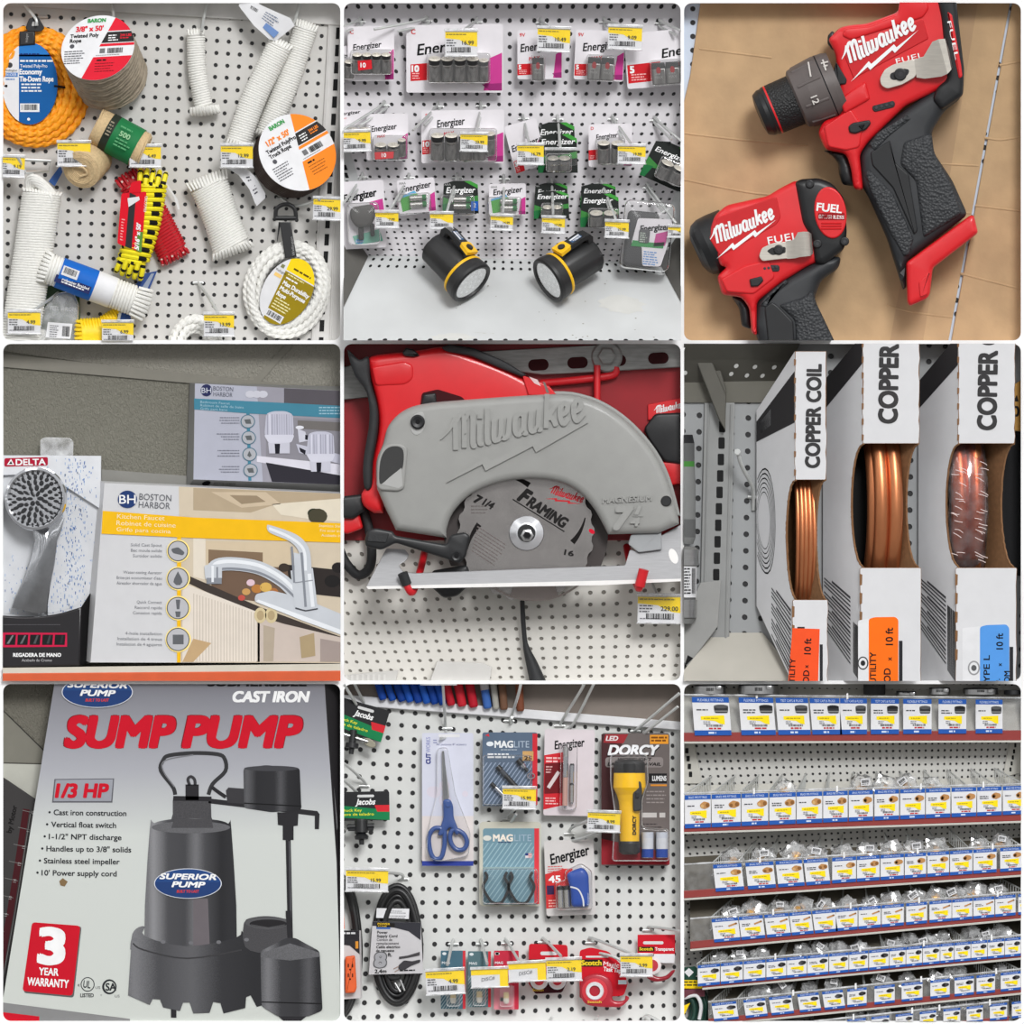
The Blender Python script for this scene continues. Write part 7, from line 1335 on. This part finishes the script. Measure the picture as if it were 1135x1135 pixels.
# tape
def tape(label, x0, y0, twin, kind, words):
    t = thing('tape_pack', label, 'adhesive tape', (x0+64, y0+90, 40), 'tape dispensers on the bottom row', (0, 0, 0)); m = MB()
    if kind == 'twin':
        m.prism(sm([(-64,-92),(64,-88),(66,30),(40,70),(-40,74),(-66,40)], 10), -2, 0, (196,24,40)); m.poly([(-64,-40),(0,-40),(0,-24),(-64,-24)], .5, (26,22,22)); m.text('Scotch', -58, -38, 11, (226,196,40), .9, w=50, bold=.04); m.poly(sm([(-64,34),(64,30),(46,70),(-44,74)], 8), .6, (60,16,24)); m.text('Scotch', -52, 56, 9, (220,180,60), 1, w=36, bold=.03)
        m.prism(rr(-26,-66,30,-54,6), 0, .5, (212,212,212)); m.build('backing_card', t)
        for x in (-30, 30): m = MB(); m.lathe((x,30,0), (x,30,22), [(0,30,'white_card'),(16,30,'white_card'),(18,24,(226,214,212)),(18.5,16,(200,60,70)),(18.6,0,(200,60,70))], 28); m.build('tape_roll', t)
    elif kind == 'big':
        m.prism(sm([(-76,-90),(-40,-100),(20,-86),(64,-40),(84,20),(70,60),(-76,70)], 10), -2, 0, (200,22,40)); m.poly(rc(-72,-60,0,-36), .5, (26,22,22)); m.text('Scotch', -70, -57, 16, (232,204,40), .9, w=66, bold=.045); m.text('Magic', 4, -54, 14, (240,214,216), .9, w=52, rot=8, bold=.02); m.text('Task Tape', 4, -36, 14, 'white_paint', .9, w=66, rot=6, bold=.03); m.prism(rr(-56,-72,20,-66,4), 0, .5, (212,212,212)); m.build('backing_card', t)
        m = MB(); m.prism(spl([(-76,40),(-60,0),(-20,-14),(20,0),(34,36),(34,74),(70,76),(76,60),(88,70),(62,96),(30,98),(-20,96),(-60,84)], 4, True), 2, 30, (176,36,52,.25), 8); m.poly(rc(52,8,80,22), 31, (196,210,216)); m.build('dispenser', t)
        m = MB(); m.lathe((-26,44,6), (-26,44,38), [(0,44,(190,90,90)),(26,42,(206,60,70)),(28,30,'white_card'),(32,28,'white_card'),(31,18,(196,50,60)),(20,16,(196,50,60)),(19,0,(196,50,60))], 36); m.text('Scotch', -50, 76, 8, (226,190,70), 34.5, w=46, bold=.03); m.build('tape_roll', t)
    else:
        m.prism(rc(-62,-80,62,-16), -2, 0, (198,22,40)); m.prism(sm([(-8,-16),(62,-16),(60,14),(20,14),(-8,0)], 4), -2, 0, 'white_card'); m.prism(rr(-44,-58,24,-48,6), 0, .5, (212,212,212)); m.poly(rc(-60,-40,-6,-24), .5, (26,22,22)); m.text('Scotch', -56, -38, 10, (232,204,40), .9, w=44, bold=.04); m.text('Transparent', -4, -38, 11, 'white_paint', .9, w=62, bold=.03); m.build('backing_card', t)
        m = MB(); m.prism(spl([(-50,30),(-30,64),(0,76),(40,66),(62,40),(52,38),(30,56),(0,58),(-24,40),(-20,10)], 4, True), 2, 26, (150,30,44,.25), 7); m.build('dispenser', t)
        m = MB(); m.lathe((-14,22,4), (-14,22,28), [(0,30,'white_card'),(20,30,(226,216,216)),(22,20,(190,60,70)),(22.5,0,(190,60,70))], 28); m.build('tape_roll', t)
    return t
for a in (('red twin tape card half hidden behind a price tag',622,872,1,'twin',''), ('biggest red tape card with a clear red dispenser',802,892,0,'big',''), ('red transparent tape card at the lower right edge',980,830,0,'small','')): tape(*a)
ALL[-1]
# hooks and tags
for pts, lb, pl, lo in [([(345,152,4),(344,120,40),(338,20,120),(336,-30,130)], 'steel hook straight above the scissors card', (352,157), [[(348,165,4),(348,186,30),(330,190,60)]]), ([(558,130,4),(566,110,40),(588,40,120),(602,-20,130)], 'steel hook above the upper torch card', (556,132), [[(562,140,4),(566,120,50)]]), ([(724,146,4),(744,110,50),(800,20,120),(812,-20,130)], 'steel hook above the penlight card', (724,148), [[(728,176,10),(770,140,50),(836,10,120)]]), ([(978,162,4),(984,156,40),(1120,40,130)], 'steel hook above the yellow torch card at the top right', (976,166), [[(990,186,10),(1020,160,60),(1115,84,120)]]),
        ([(84,86,4),(60,40,50),(30,-20,110)], 'steel hook at the top left corner through the tilted key card', None, [[(70,110,20),(40,60,70),(10,10,110)]]), ([(84,346,4),(74,330,20),(20,280,90),(-10,262,110)], 'steel hook above the level key card at the left edge', (76,348), [[(60,376,30),(10,328,90),(-10,318,100)]]),
        ([(552,455,4),(560,440,40),(576,424,80)], 'steel hook of the lower clip card', (552,458), [[(556,478,20),(580,440,80)]]), ([(756,500,4),(766,484,40),(820,462,112)], 'steel hook from the blue light card to its price tag', (756,506), [[(742,534,20),(800,520,70),(848,500,100)]]), ([(205,654,4),(200,640,40),(150,634,110)], 'steel hook of the coiled cord and its tag', (206,656), []),
        ([(372,868,4),(370,860,20),(352,940,112)], 'steel hook of the leftmost small bulb card', (372,872), []), ([(464,868,4),(464,860,20),(484,936,112)], 'steel hook of the middle small bulb card', (464,872), []), ([(546,866,4),(548,858,20),(590,930,120)], 'steel hook of the rightmost small bulb card', (548,870), []), ([(668,862,4),(672,854,20),(728,910,112)], 'steel hook of the twin tape card', (668,866), []), ([(826,862,4),(832,852,20),(960,902,112)], 'steel hook of the biggest tape card', (826,868), [[(830,896,16),(900,912,70),(944,936,100)]]), ([(1020,822,4),(1026,814,20),(1140,830,112)], 'steel hook of the right edge tape card', (1016,826), []),
        ([(690,1128,4),(700,1112,30)], 'steel hook end at the bottom below the twin tape', None, []), ([(840,1126,4),(852,1110,30)], 'steel hook end at the bottom below the biggest tape', None, []), ([(1000,1120,4),(1016,1108,30),(1060,1130,60)], 'steel hook end at the bottom right corner', None, [])]:
    hook(pts, 5, lb, pl, loops=lo)
m = MB(); m.prism([(262,-20),(384,-20),(384,14),(262,14)], 128, 134, 'clear_hazy', 2); m.build('tag_holder', label='clear tag holder cut by the top edge above the scissors hook', cat='tag holder')
for x, y, w, h, pr, lb, r, kw in [(86,660,140,68,'15.99','price tag above the coiled black cord',1,{}), (590,388,110,66,'15.99','price tag on the corner of the upper torch card',1,{}), (870,466,108,62,'8.99','price tag between the penlight and the yellow torch',2,{}), (345,996,128,76,'4.99','price tag over the leftmost small bulb card',-3,{}), (492,982,122,58,'','yellow and cream tag handwritten on the middle small card',-2,dict(full=True,hand='DISC#')), (616,962,124,58,'','yellow and cream handwritten tag on the rightmost small card',-3,dict(full=True,hand='DISC#')), (738,956,116,68,'2.19','price tag on the twin tape card',-2,{}), (978,942,106,66,'3.99','price tag between the two right tape cards',0,{})]:
    price_tag(x, y, w, h, 124 if not kw else 132, r, pr, lb, **kw)
# ================================================================ compartment 9: shelves of bagged pipe fittings with label cards
CUR = CELLS[8]
peg_mat('peg_shelf', (196,195,190), homog([(51.5,215),(1078,204),(67.5,292),(1071.5,271)], [(.5,.5),(45.5,.5),(.5,3.5),(45.5,3.5)]), .15)
backwall('peg_shelf')
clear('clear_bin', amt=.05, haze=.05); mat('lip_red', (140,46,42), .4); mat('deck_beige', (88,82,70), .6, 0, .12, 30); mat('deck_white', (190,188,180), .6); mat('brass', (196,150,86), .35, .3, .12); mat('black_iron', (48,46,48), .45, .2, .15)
m = MB(); m.prism([(-5,205),(44,205),(70,340),(-5,340)], 0, 8, 'deck_white', 2)
for i in range(4): m.prism(rr(14+i*4,222+i*26,25+i*4,240+i*26,2), 8, 8.8, 'hole_black')
m.build('trim_11', at=(0,0,0), kind='structure')
m = MB(); m.prism([(1088,200),(1140,200),(1140,300),(1066,320)], 0, 8, 'deck_white', 2)
for i in range(5): m.prism(rr(1104-i*4,206+i*20,1111-i*4,220+i*20,2), 8, 8.8, 'hole_black')
m.build('trim_12', at=(0,0,0), kind='structure')
ORD = ('first','second','third','fourth','fifth','sixth','seventh','eighth','ninth','tenth','eleventh','twelfth','thirteenth','fourteenth','fifteenth','sixteenth','seventeenth')
ROWN = ('top','second','third','fourth','fifth','sixth','bottom')
X2 = [(i*89.5-78, i*89.5+8) for i in range(1, 4)]
ROWS = [  # card top and bottom y at x = 0 and x = 1135, red lip, cards, artwork
 ((52,62),(180,172),(200,196),[(35,158),(190,305),(312,420),(425,524),(526,616),(628,722),(735,830),(852,945),(975,1065)],'rubber',-30),
 ((378,346),(488,440),(500,462),[(12,99),(101,198),(200,289),(292,380),(382,468),(470,552),(555,636),(640,722),(725,808),(810,892),(895,978),(980,1062),(1065,1140)],'brass',-30),
 ((614,548),(704,626),(720,640),[(105,200),(212,305),(312,400),(405,485),(500,580),(582,658),(660,738),(740,812),(815,888),(890,965),(967,1045),(1056,1130)],'brass',-30),
 ((796,704),(874,772),(890,784),[(100,188),(190,270),(275,355),(357,430),(433,510),(512,585),(587,662),(664,738),(745,815),(822,896),(897,965),(967,1038),(1040,1108),(1116,1150)],'nipple',-70),
 ((946,846),(1016,908),(1022,914),[(55,129),(131,205),(207,280),(282,349),(350,417),(418,488),(490,555),(556,620),(622,689),(690,744),(745,799),(800,857),(858,904),(905,959),(960,1014),(1015,1071),(1072,1125)],'iron',-70),
 ((1078,958),(1136,1020),(1146,1030),[(100,182),(205,278),(290,365),(384,455),(466,535),(550,615),(640,708),(730,800),(825,890),(905,970),(978,1040),(1058,1125)],'iron',-60),
 ((1180,1058),(1236,1112),(1246,1120),[(550,612),(630,690),(710,768),(790,845),(868,925),(945,1000),(1022,1080),(1095,1150)],'iron',-50)]
def art(m, x, y, s, kind, k):
    c, dk = ((186,136,84), (136,92,50)) if kind in ('brass','nipple') else ((62,60,62), (34,32,34))
    if kind == 'nipple': m.ribbon([(x-s*.8,y+s*.25),(x+s*.8,y-s*.35)], s*.42, c, 1.2); m.ribbon([(x+s*.5,y-s*.22),(x+s*.85,y-s*.37)], s*.42, dk, 1.4)
    elif kind == 'rubber': m.poly(sm([(x-s,y-s*.5),(x+s,y-s*.5),(x+s*.9,y+s*.6),(x-s*.9,y+s*.6)], s*.3), 1.2, (52,52,54)); m.poly(el(x,y-s*.45,s,s*.3,16), 1.4, (30,30,32) if k % 2 else (84,84,86)); m.poly(rc(x-s*.92,y+s*.2,x+s*.92,y+s*.4), 1.4, (130,130,130))
    else:
        m.poly(sm([(x-s,y-s*.1),(x-s*.2,y-s*.7),(x+s*.9,y-s*.4),(x+s,y+s*.3),(x,y+s*.75),(x-s*.8,y+s*.5)], s*.3), 1.2, c); m.poly(el(x+s*(.5 if k < 6 else -.4),y+s*.05,s*.34,s*.4,14), 1.4, dk); m.poly(el(x-s*.5,y+s*.2,s*.3,s*.34,14), 1.4, dk if k % 2 else (206,166,110) if kind == 'brass' else (90,88,90))
def shelf_card(row, k, n, x0, x1, ty, by, kind):
    Y = lambda p, x: p[0]+(p[1]-p[0])*x/1135
    q = [(x0,Y(ty,x0),112),(x1-1,Y(ty,x1),112),(x1-1+(3 if row else 0)*0,Y(by,x1),112),(x0+(10 if row in (0,2,3,5) and x0 < 500 else 0),Y(by,x0),112)]
    if row in (0,2,3,5) and x0 < 500: q[2] = (x1+9, q[2][1], 112)
    m = MB(quad(q, 100, 120)); m.add([(0,0,-2),(100,0,-2),(100,120,-2),(0,120,-2),(0,0,0),(100,0,0),(100,120,0),(0,120,0)], [(0,1,2,3),(4,5,6,7),(0,1,5,4),(1,2,6,5),(2,3,7,6),(3,0,4,7)], 'white_card')
    BL = (38,88,170)
    m.poly(rc(0,0,100,17), .6, BL); m.poly(rc(0,104,100,120), .6, BL)
    hd = {'rubber': 'FLEXIBLE FITTINGS' if k in (0,1,6,7,8) else 'TEST CAPS & PLUGS', 'brass': 'BRASS PIPE FITTINGS', 'nipple': 'BRASS PIPE NIPPLES', 'iron': 'PIPE FITTINGS'}[kind]
    m.text(hd, 50, 5, 8, (206,218,236), 1, w=70, al='c'); m.bars(38,109,24,1,8,(206,218,236),1,6)
    m.bars(10,38,38,2 if k % 2 else 1,8,(70,70,74),.8,4); art(m, 77, 38, 20, kind, k)
    m.poly([(20,60),(84,57),(84,86),(72,84),(58,75),(20,71)], .8, 'yellow_tag'); m.bars(28,65,44,1,6,(170,140,30),1.2,3); m.bars(26,76,22,2,6,(130,130,134),1.2,3); m.code(34,86,44,7,(70,70,76),1)
    if row < 4: m.bars(40,96,36,1,6,(190,50,60),1,5,rnd=.1)
    what = {'rubber': 'dark rubber fitting', 'brass': 'brass fitting', 'nipple': 'brass nipple', 'iron': 'dark fitting'}[kind]
    lb = '%s label card from the left on the %s shelf, picturing a %s' % (ORD[k], ROWN[row], what)
    m.build('label_card', label=lb, cat='label card', group='label cards on the %s shelf' % ROWN[row])
LIPX = [(-5,1140),(-5,1140),(-5,1140),(30,1140),(70,1140),(90,1140),(440,1085)]
for r, (ty, by, ly, cards, kind, up) in enumerate(ROWS):
    Y = lambda p, x: p[0]+(p[1]-p[0])*x/1135
    a, b = LIPX[r]
    t = thing('bin_shelf', '%s bin shelf with a red lip and a row of label cards' % (ROWN[r]+' of the seven' if r in (0, 6) else ROWN[r]), 'shelf', ((a+b)/2, Y(ly,(a+b)/2), 0), 'fitting shelves')
    m = MB(); L0, L1 = Y(by,a)-10, Y(by,b)-10; m.prism([(a,L0),(b,L1),(b,Y(ly,b)),(a,Y(ly,a))], 88, 108, 'lip_red', 2); m.prism([(a,Y(ly,a)),(b,Y(ly,b)),(b,Y(ly,b)+7),(a,Y(ly,a)+7)], 84, 110, 'deck_white', 1); m.build('front_lip', t)
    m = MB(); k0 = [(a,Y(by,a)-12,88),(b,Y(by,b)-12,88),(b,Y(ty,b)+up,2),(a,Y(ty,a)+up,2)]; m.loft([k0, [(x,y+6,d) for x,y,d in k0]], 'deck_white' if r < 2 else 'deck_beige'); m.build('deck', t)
    m = MB(); m.prism([(a,Y(ty,a)-6),(b,Y(ty,b)-6),(b,Y(by,b)-8),(a,Y(by,a)-8)], 106, 108.5, 'clear_bin'); m.tube([(a,Y(ty,a)-7,108),(b,Y(ty,b)-7,108)], 3, 'lip_plastic', 6); m.build('clear_front', t)
    for i in range(4 if r else 2):
        x = a+(b-a)*(.24+i*.22)+R.uniform(-30,30); y = Y(ty,x); m = MB(); m.prism([(x-3,y-16),(x+3,y-18),(x+4,y+2),(x-3,y+4)], 108, 116, 'white_paint', 1); m.build('clip', t)
    # wire dividers between the bins
    nd = 0 if r == 0 else min(13, len(cards)+1)
    for i in range(nd):
        x = cards[0][0]-4+(cards[-1][1]-cards[0][0])*i/(nd-1); xb = x+(560-x)*.17; yf = Y(ty,x)-4; yb = Y(ty,xb)+(-60 if r in (1,) else -72 if r == 2 else -64)
        if x > 1150: continue
        m = MB(); m.tube([(x,yf,100),(xb,yb,8)], 2.6, 'zinc_wire', 6); m.tube([(x,yf+40,100),(xb,yb+44,8)], 1.8, 'zinc_wire', 6)
        for j in range(12): q = (j+.5)/12; m.tube([(x+(xb-x)*q, yf+(yb-yf)*q, 100-92*q), (x+(xb-x)*q, yf+(yb-yf)*q+42, 100-92*q)], 1.4, 'zinc_wire', 5)
        m.build('wire_divider', t)
    for k, (x0, x1) in enumerate(cards): shelf_card(r, k, len(cards), x0, x1, ty, by, kind)
# ---- crumpled clear bags with fittings
def bag_proto(seed, kind):
    rnd = random.Random(seed); t = thing('fitting_bag', 'bag', 'bagged fitting', (0, 0, 60), None, (0, 0, 0)); m = MB(); n = 16; rings = []
    for i in range(9):
        z = i/8; w = 36*math.sin(PI*(.14+.72*z))**.4*(1-.1*z); rings.append([((w+rnd.uniform(-7,7))*math.cos(q), 34-60*z+rnd.uniform(-6,6), 14+(15+rnd.uniform(-6,6))*math.sin(q)*(1-.6*z)) for q in [2*PI*j/n for j in range(n)]])
    m.loft(rings, 'clear_bag'); m.build('film', t, ang=20)
    m = MB()
    if kind == 0: m.lathe((-14,16,14), (14,6,14), [(0,9,'brass'),(8,11,'brass'),(20,11,'brass'),(22,8,'brass'),(30,8,'brass')], 12); m.lathe((0,12,14), (2,-8,14), [(0,8,'brass'),(18,9,'brass')], 12)
    else: m.lathe((-12,14,14), (12,8,14), [(0,11,'black_iron'),(6,13,'black_iron'),(20,13,'black_iron'),(25,9,'black_iron')], 12); m.lathe((0,12,14), (2,-8,14), [(0,9,'black_iron'),(18,10,'black_iron')], 12)
    m.build('fitting', t)
    if seed % 2: return t
    m = MB(); m.T = rotT(rnd.uniform(-8,8), -12, rnd.uniform(-25,25), 31); m.prism(rc(-13,-9,13,9), 0, 1, 'white_card'); m.code(-10,-6,20,8,'ink',1.4); m.bars(-10,4,18,1,4,(110,110,112),1.4,2); m.build('sticker', t)
    return t
protos = [bag_proto(11, 0), bag_proto(12, 0), bag_proto(13, 1), bag_proto(14, 1)]; used = set()
for r in range(1, 7):
    ty, by, ly, cards, kind, up = ROWS[r]; pr = protos[:2] if r < 4 else protos[2:]
    for k, (x0, x1) in enumerate(cards):
        if x0 > 1095 or (r == 1 and k not in (3, 6, 7, 8, 9)) or (r == 2 and k in (9,)) or (r > 3 and (k*7+r) % 5 == 0): continue
        xc = (x0+x1)/2; x = xc+(560-xc)*.06+R.uniform(-6,6); y = ty[0]+(ty[1]-ty[0])*x/1135-4-R.uniform(0,16); s = (1.0 if r < 4 else .9)*R.uniform(.95,1.3)
        lb = 'crumpled clear bag of fittings behind the %s label card on the %s shelf' % (ORD[k], ROWN[r]); p = pr[(k+r) % 2]
        if p not in used: used.add(p); p.location = P(x, y, 54); p.scale = (s,)*3; p.rotation_euler = eul((0, R.uniform(-25,25), R.uniform(-40,40))); tag(p, lb, None, 'bagged fittings in the bins')
        else: dup(p, (x, y, 54), (0, R.uniform(-25,25), R.uniform(-40,40)), lb, 'bagged fittings in the bins', s)
# ---- couplings on the top shelf
for lb, x, w, y, h, c in (('broad rubber coupling with a bright steel band at the top left corner',95,54,44,44,'white_card'), ('widest rubber coupling with a steel band at the upper left',256,68,46,46,'white_card'), ('black rubber coupling above the right half of the top shelf',640,38,46,50,'black_rubber'), ('small steel ringed cap right of the black coupling',745,34,54,16,'steel'), ('shiny steel clamp ring at the upper right',856,36,54,32,'steel'), ('widest shiny steel clamp ring near the top right corner',992,60,54,30,'steel'), ('small dark cap at the top right corner',1098,30,58,20,'black_rubber')):
    t = thing('pipe_coupling', lb, 'pipe fitting', (x, y, 60), 'couplings on the top shelf'); m = MB()
    y = 44; h = h*.72; m.lathe((x,y-h,60), (x,y+2,60), [(0,w*.8,'black_rubber'),(1,w*.96,'black_rubber'),(h,w*.96,'black_rubber'),(h+2,w*.8,'black_rubber')], 40); m.build('sleeve', t)
    if c != 'black_rubber':
        m = MB(); m.lathe((x,y-h+5,60), (x,y+2,60), [(0,w,'steel'),(h*.8,w,'steel')], 40); m.T = lambda u, v, q: (x+u, v, 60+math.sqrt(max(0,(w+1)**2-u*u))+q); m.code(-12,y-h*.7,24,h*.35,'ink',0); m.build('steel_band', t)
        m = MB(); m.box(x+w*.4,y-h+4,x+w*.4+16,y-h+16,60+w*.8,60+w*1.05,'steel',2); m.build('clamp_screw', t)
t = thing('garden_hose', 'dark green coiled hose with a yellow label at the bottom left corner', 'hose', (20, 1060, 0))
m = MB()
for i in range(7): m.tube([(4+(86-i*9)*math.cos(a), 1090+(100-i*9)*math.sin(a), 30+10*(i % 3)) for a in [2*PI*j/60 for j in range(60)]], 8.5, (22,58,48,.35), 10, True)
m.build('hose', t)
m = MB(); m.prism([(-5,950),(46,944),(72,968),(78,1046),(-5,1052)], 62, 66, (30,66,54)); m.poly([(-5,990),(76,990),(78,1018),(-5,1022)], 66.6, (240,206,20)); m.poly([(-5,1018),(78,1018),(78,1044),(-5,1050)], 66.6, (110,60,70)); m.poly([(10,964),(26,950),(42,964),(26,980)], 66.6, 'white_card'); m.bars(4,994,64,2,10,(90,80,20),67,5)
m.build('label', t); m = MB(); m.tube(spl([(10,1050,60),(50,1042,66),(66,1076,70),(60,1120,60)], 5), 6, 'white_card', 8); m.build('tie', t); m = MB(); m.prism([(-5,1080),(30,1066),(8,1110),(-5,1116)], 60, 62, (240,206,20)); m.build('yellow_tab', t)
# ---------------------------------------------------------------- cabinet front with nine rounded openings
CUR = CELLS[0]
def cabinet():
    V, F = [], []
    g = [-60, 379.2, 756.3, 1195]
    for j in range(3):
        for i in range(3):
            c = CELLS[j*3+i]; b = c.b; inn = rr(b[0], b[2], b[1], b[3], 8.5, 6); N = len(inn); o = len(V)
            x0, x1, y0, y1 = g[i], g[i+1], g[j], g[j+1]
            W = lambda x, y, Y: ((x-567.5)*S, Y, (567.5-y)*S)
            for k, (x, y) in enumerate(inn):
                q = k//7; e = k % 7; ox, oy = ((x1, y0), (x1, y1), (x0, y1), (x0, y0))[q]
                if e == 0: ox, oy = ((x, y0), (x1, y), (x, y1), (x0, y))[q]
                if e == 6: ox, oy = ((x1, y), (x, y1), (x0, y), (x, y0))[q]
                V += [W(ox, oy, 0), W(x, y, 0), W(x, y, BACK+.006)]
            for k in range(N):
                a, d = o+3*k, o+3*((k+1) % N); F += [(a, a+1, d+1, d), (a+1, a+2, d+2, d+1)]
    me = bpy.data.meshes.new('wall_front'); me.from_pydata(V, [], F); me.materials.append(M('white_cabinet'))
    ob = bpy.data.objects.new('wall_front', me); COL.objects.link(ob); ob['kind'] = 'structure'
mat('white_cabinet', (250,250,250), .6, 0, .01)
cabinet()
m_ = MB(); m_.box(-700, -700, 4100, 4100, -40, -25, 'white_cabinet'); m_.build('wall_cabinet_back', at=(0, 0, -40), kind='structure')
# ---------------------------------------------------------------- things that run on past an opening end at its edge
bpy.context.view_layer.update()
for ob, c in ALL:
    if ob.type != 'MESH' or ob.name not in bpy.data.objects: continue
    mw = ob.matrix_world; bb = [mw @ Vector(q) for q in ob.bound_box]
    px = [(v.x/S+567.5, 567.5-v.z/S) for v in bb]; e = .25
    lim = (c.b[0]-e, c.b[1]+e, c.b[2]-e, c.b[3]+e); cut = []
    if min(p[0] for p in px) < lim[0]: cut.append((lim[0], None, (-1, 0, 0)))
    if max(p[0] for p in px) > lim[1]: cut.append((lim[1], None, (1, 0, 0)))
    if min(p[1] for p in px) < lim[2]: cut.append((None, lim[2], (0, 0, 1)))
    if max(p[1] for p in px) > lim[3]: cut.append((None, lim[3], (0, 0, -1)))
    if not cut or (len(ob.data.vertices) and ob.get('kind') == 'structure' and False): continue
    if ob.data.users > 1: ob.data = ob.data.copy()
    bm = bmesh.new(); bm.from_mesh(ob.data); inv = mw.inverted()
    for x, y, n in cut:
        co = Vector(((x-567.5)*S if x is not None else 0, 0, (567.5-y)*S if y is not None else 0))
        r = bmesh.ops.bisect_plane(bm, geom=bm.verts[:]+bm.edges[:]+bm.faces[:], plane_co=inv @ co, plane_no=(inv.to_3x3() @ Vector(n)).normalized(), clear_outer=True, dist=1e-7)
    bm.to_mesh(ob.data); bm.free()
def purge():
    n = 0
    for ob in list(bpy.data.objects):
        if ob.type == 'MESH' and len(ob.data.polygons) == 0 and not ob.children: bpy.data.objects.remove(ob); n += 1
        elif ob.type == 'EMPTY' and not ob.children: bpy.data.objects.remove(ob); n += 1
    return n
while purge(): pass
# ---------------------------------------------------------------- light: bright shop with rows of ceiling lamps, seen as an environment
sc = bpy.context.scene
w = bpy.data.worlds.new('shop'); sc.world = w; w.use_nodes = True; nt = w.node_tree; L = nt.links
bg = nt.nodes['Background']; tc = nt.nodes.new('ShaderNodeTexCoord'); sp = nt.nodes.new('ShaderNodeSeparateXYZ'); L.new(tc.outputs['Generated'], sp.inputs[0])
cr = nt.nodes.new('ShaderNodeValToRGB'); mr = nt.nodes.new('ShaderNodeMapRange'); mr.inputs['From Min'].default_value = -1; L.new(sp.outputs['Z'], mr.inputs['Value'])
L.new(mr.outputs[0], cr.inputs['Fac']); e = cr.color_ramp.elements
e[0].position = .25; e[0].color = (.42, .41, .40, 1); e[1].position = .72; e[1].color = (1.0, 1.0, 1.0, 1); k = e.new(.5); k.color = (.66, .66, .66, 1)
def mth(op, a, b=None):
    n = nt.nodes.new('ShaderNodeMath'); n.operation = op
    for i, v in enumerate((a, b)):
        if v is None: continue
        if isinstance(v, (int, float)): n.inputs[i].default_value = v
        else: L.new(v, n.inputs[i])
    return n.outputs[0]
# lamp rows on a ceiling overhead: position on the ceiling = direction / height
zz = mth('MAXIMUM', sp.outputs['Z'], .02); cx = mth('DIVIDE', sp.outputs['X'], zz); cy = mth('DIVIDE', sp.outputs['Y'], zz)
fx = mth('ABSOLUTE', mth('SUBTRACT', mth('FRACT', mth('MULTIPLY', cx, .55)), .5)); row = mth('LESS_THAN', fx, .09)
fy = mth('LESS_THAN', mth('ABSOLUTE', mth('SUBTRACT', mth('FRACT', mth('MULTIPLY', cy, .4)), .5)), .4)
up = mth('GREATER_THAN', sp.outputs['Z'], .12)
lamp = mth('MULTIPLY', mth('MULTIPLY', row, fy), up)
ad = nt.nodes.new('ShaderNodeMath'); ad.operation = 'MULTIPLY_ADD'; L.new(lamp, ad.inputs[0]); ad.inputs[1].default_value = 2.2; ad.inputs[2].default_value = WORLD
L.new(cr.outputs['Color'], bg.inputs['Color']); L.new(ad.outputs[0], bg.inputs['Strength'])
sl = bpy.data.lights.new('shop_light', 'SUN'); sl.energy = SUN; sl.angle = math.radians(16); so = bpy.data.objects.new('shop_light', sl); COL.objects.link(so)
so.rotation_euler = Vector((-.2, .88, -.5)).to_track_quat('-Z', 'Y').to_euler(); so.location = (0, -3, 3)
cam = bpy.data.cameras.new('camera'); co = bpy.data.objects.new('camera', cam); COL.objects.link(co)
DIST = 40.0
co.location = (0, -DIST, 0); co.rotation_euler = (PI/2, 0, 0); cam.sensor_width = 36; cam.sensor_fit = 'HORIZONTAL'
cam.lens = 36*DIST/(1135*S); cam.clip_start = 1; cam.clip_end = 200; sc.camera = co
vs = sc.view_settings; vs.view_transform = 'Standard'; vs.look = 'None'; vs.gamma = 1; vs.use_curve_mapping = False; vs.exposure = EXPO
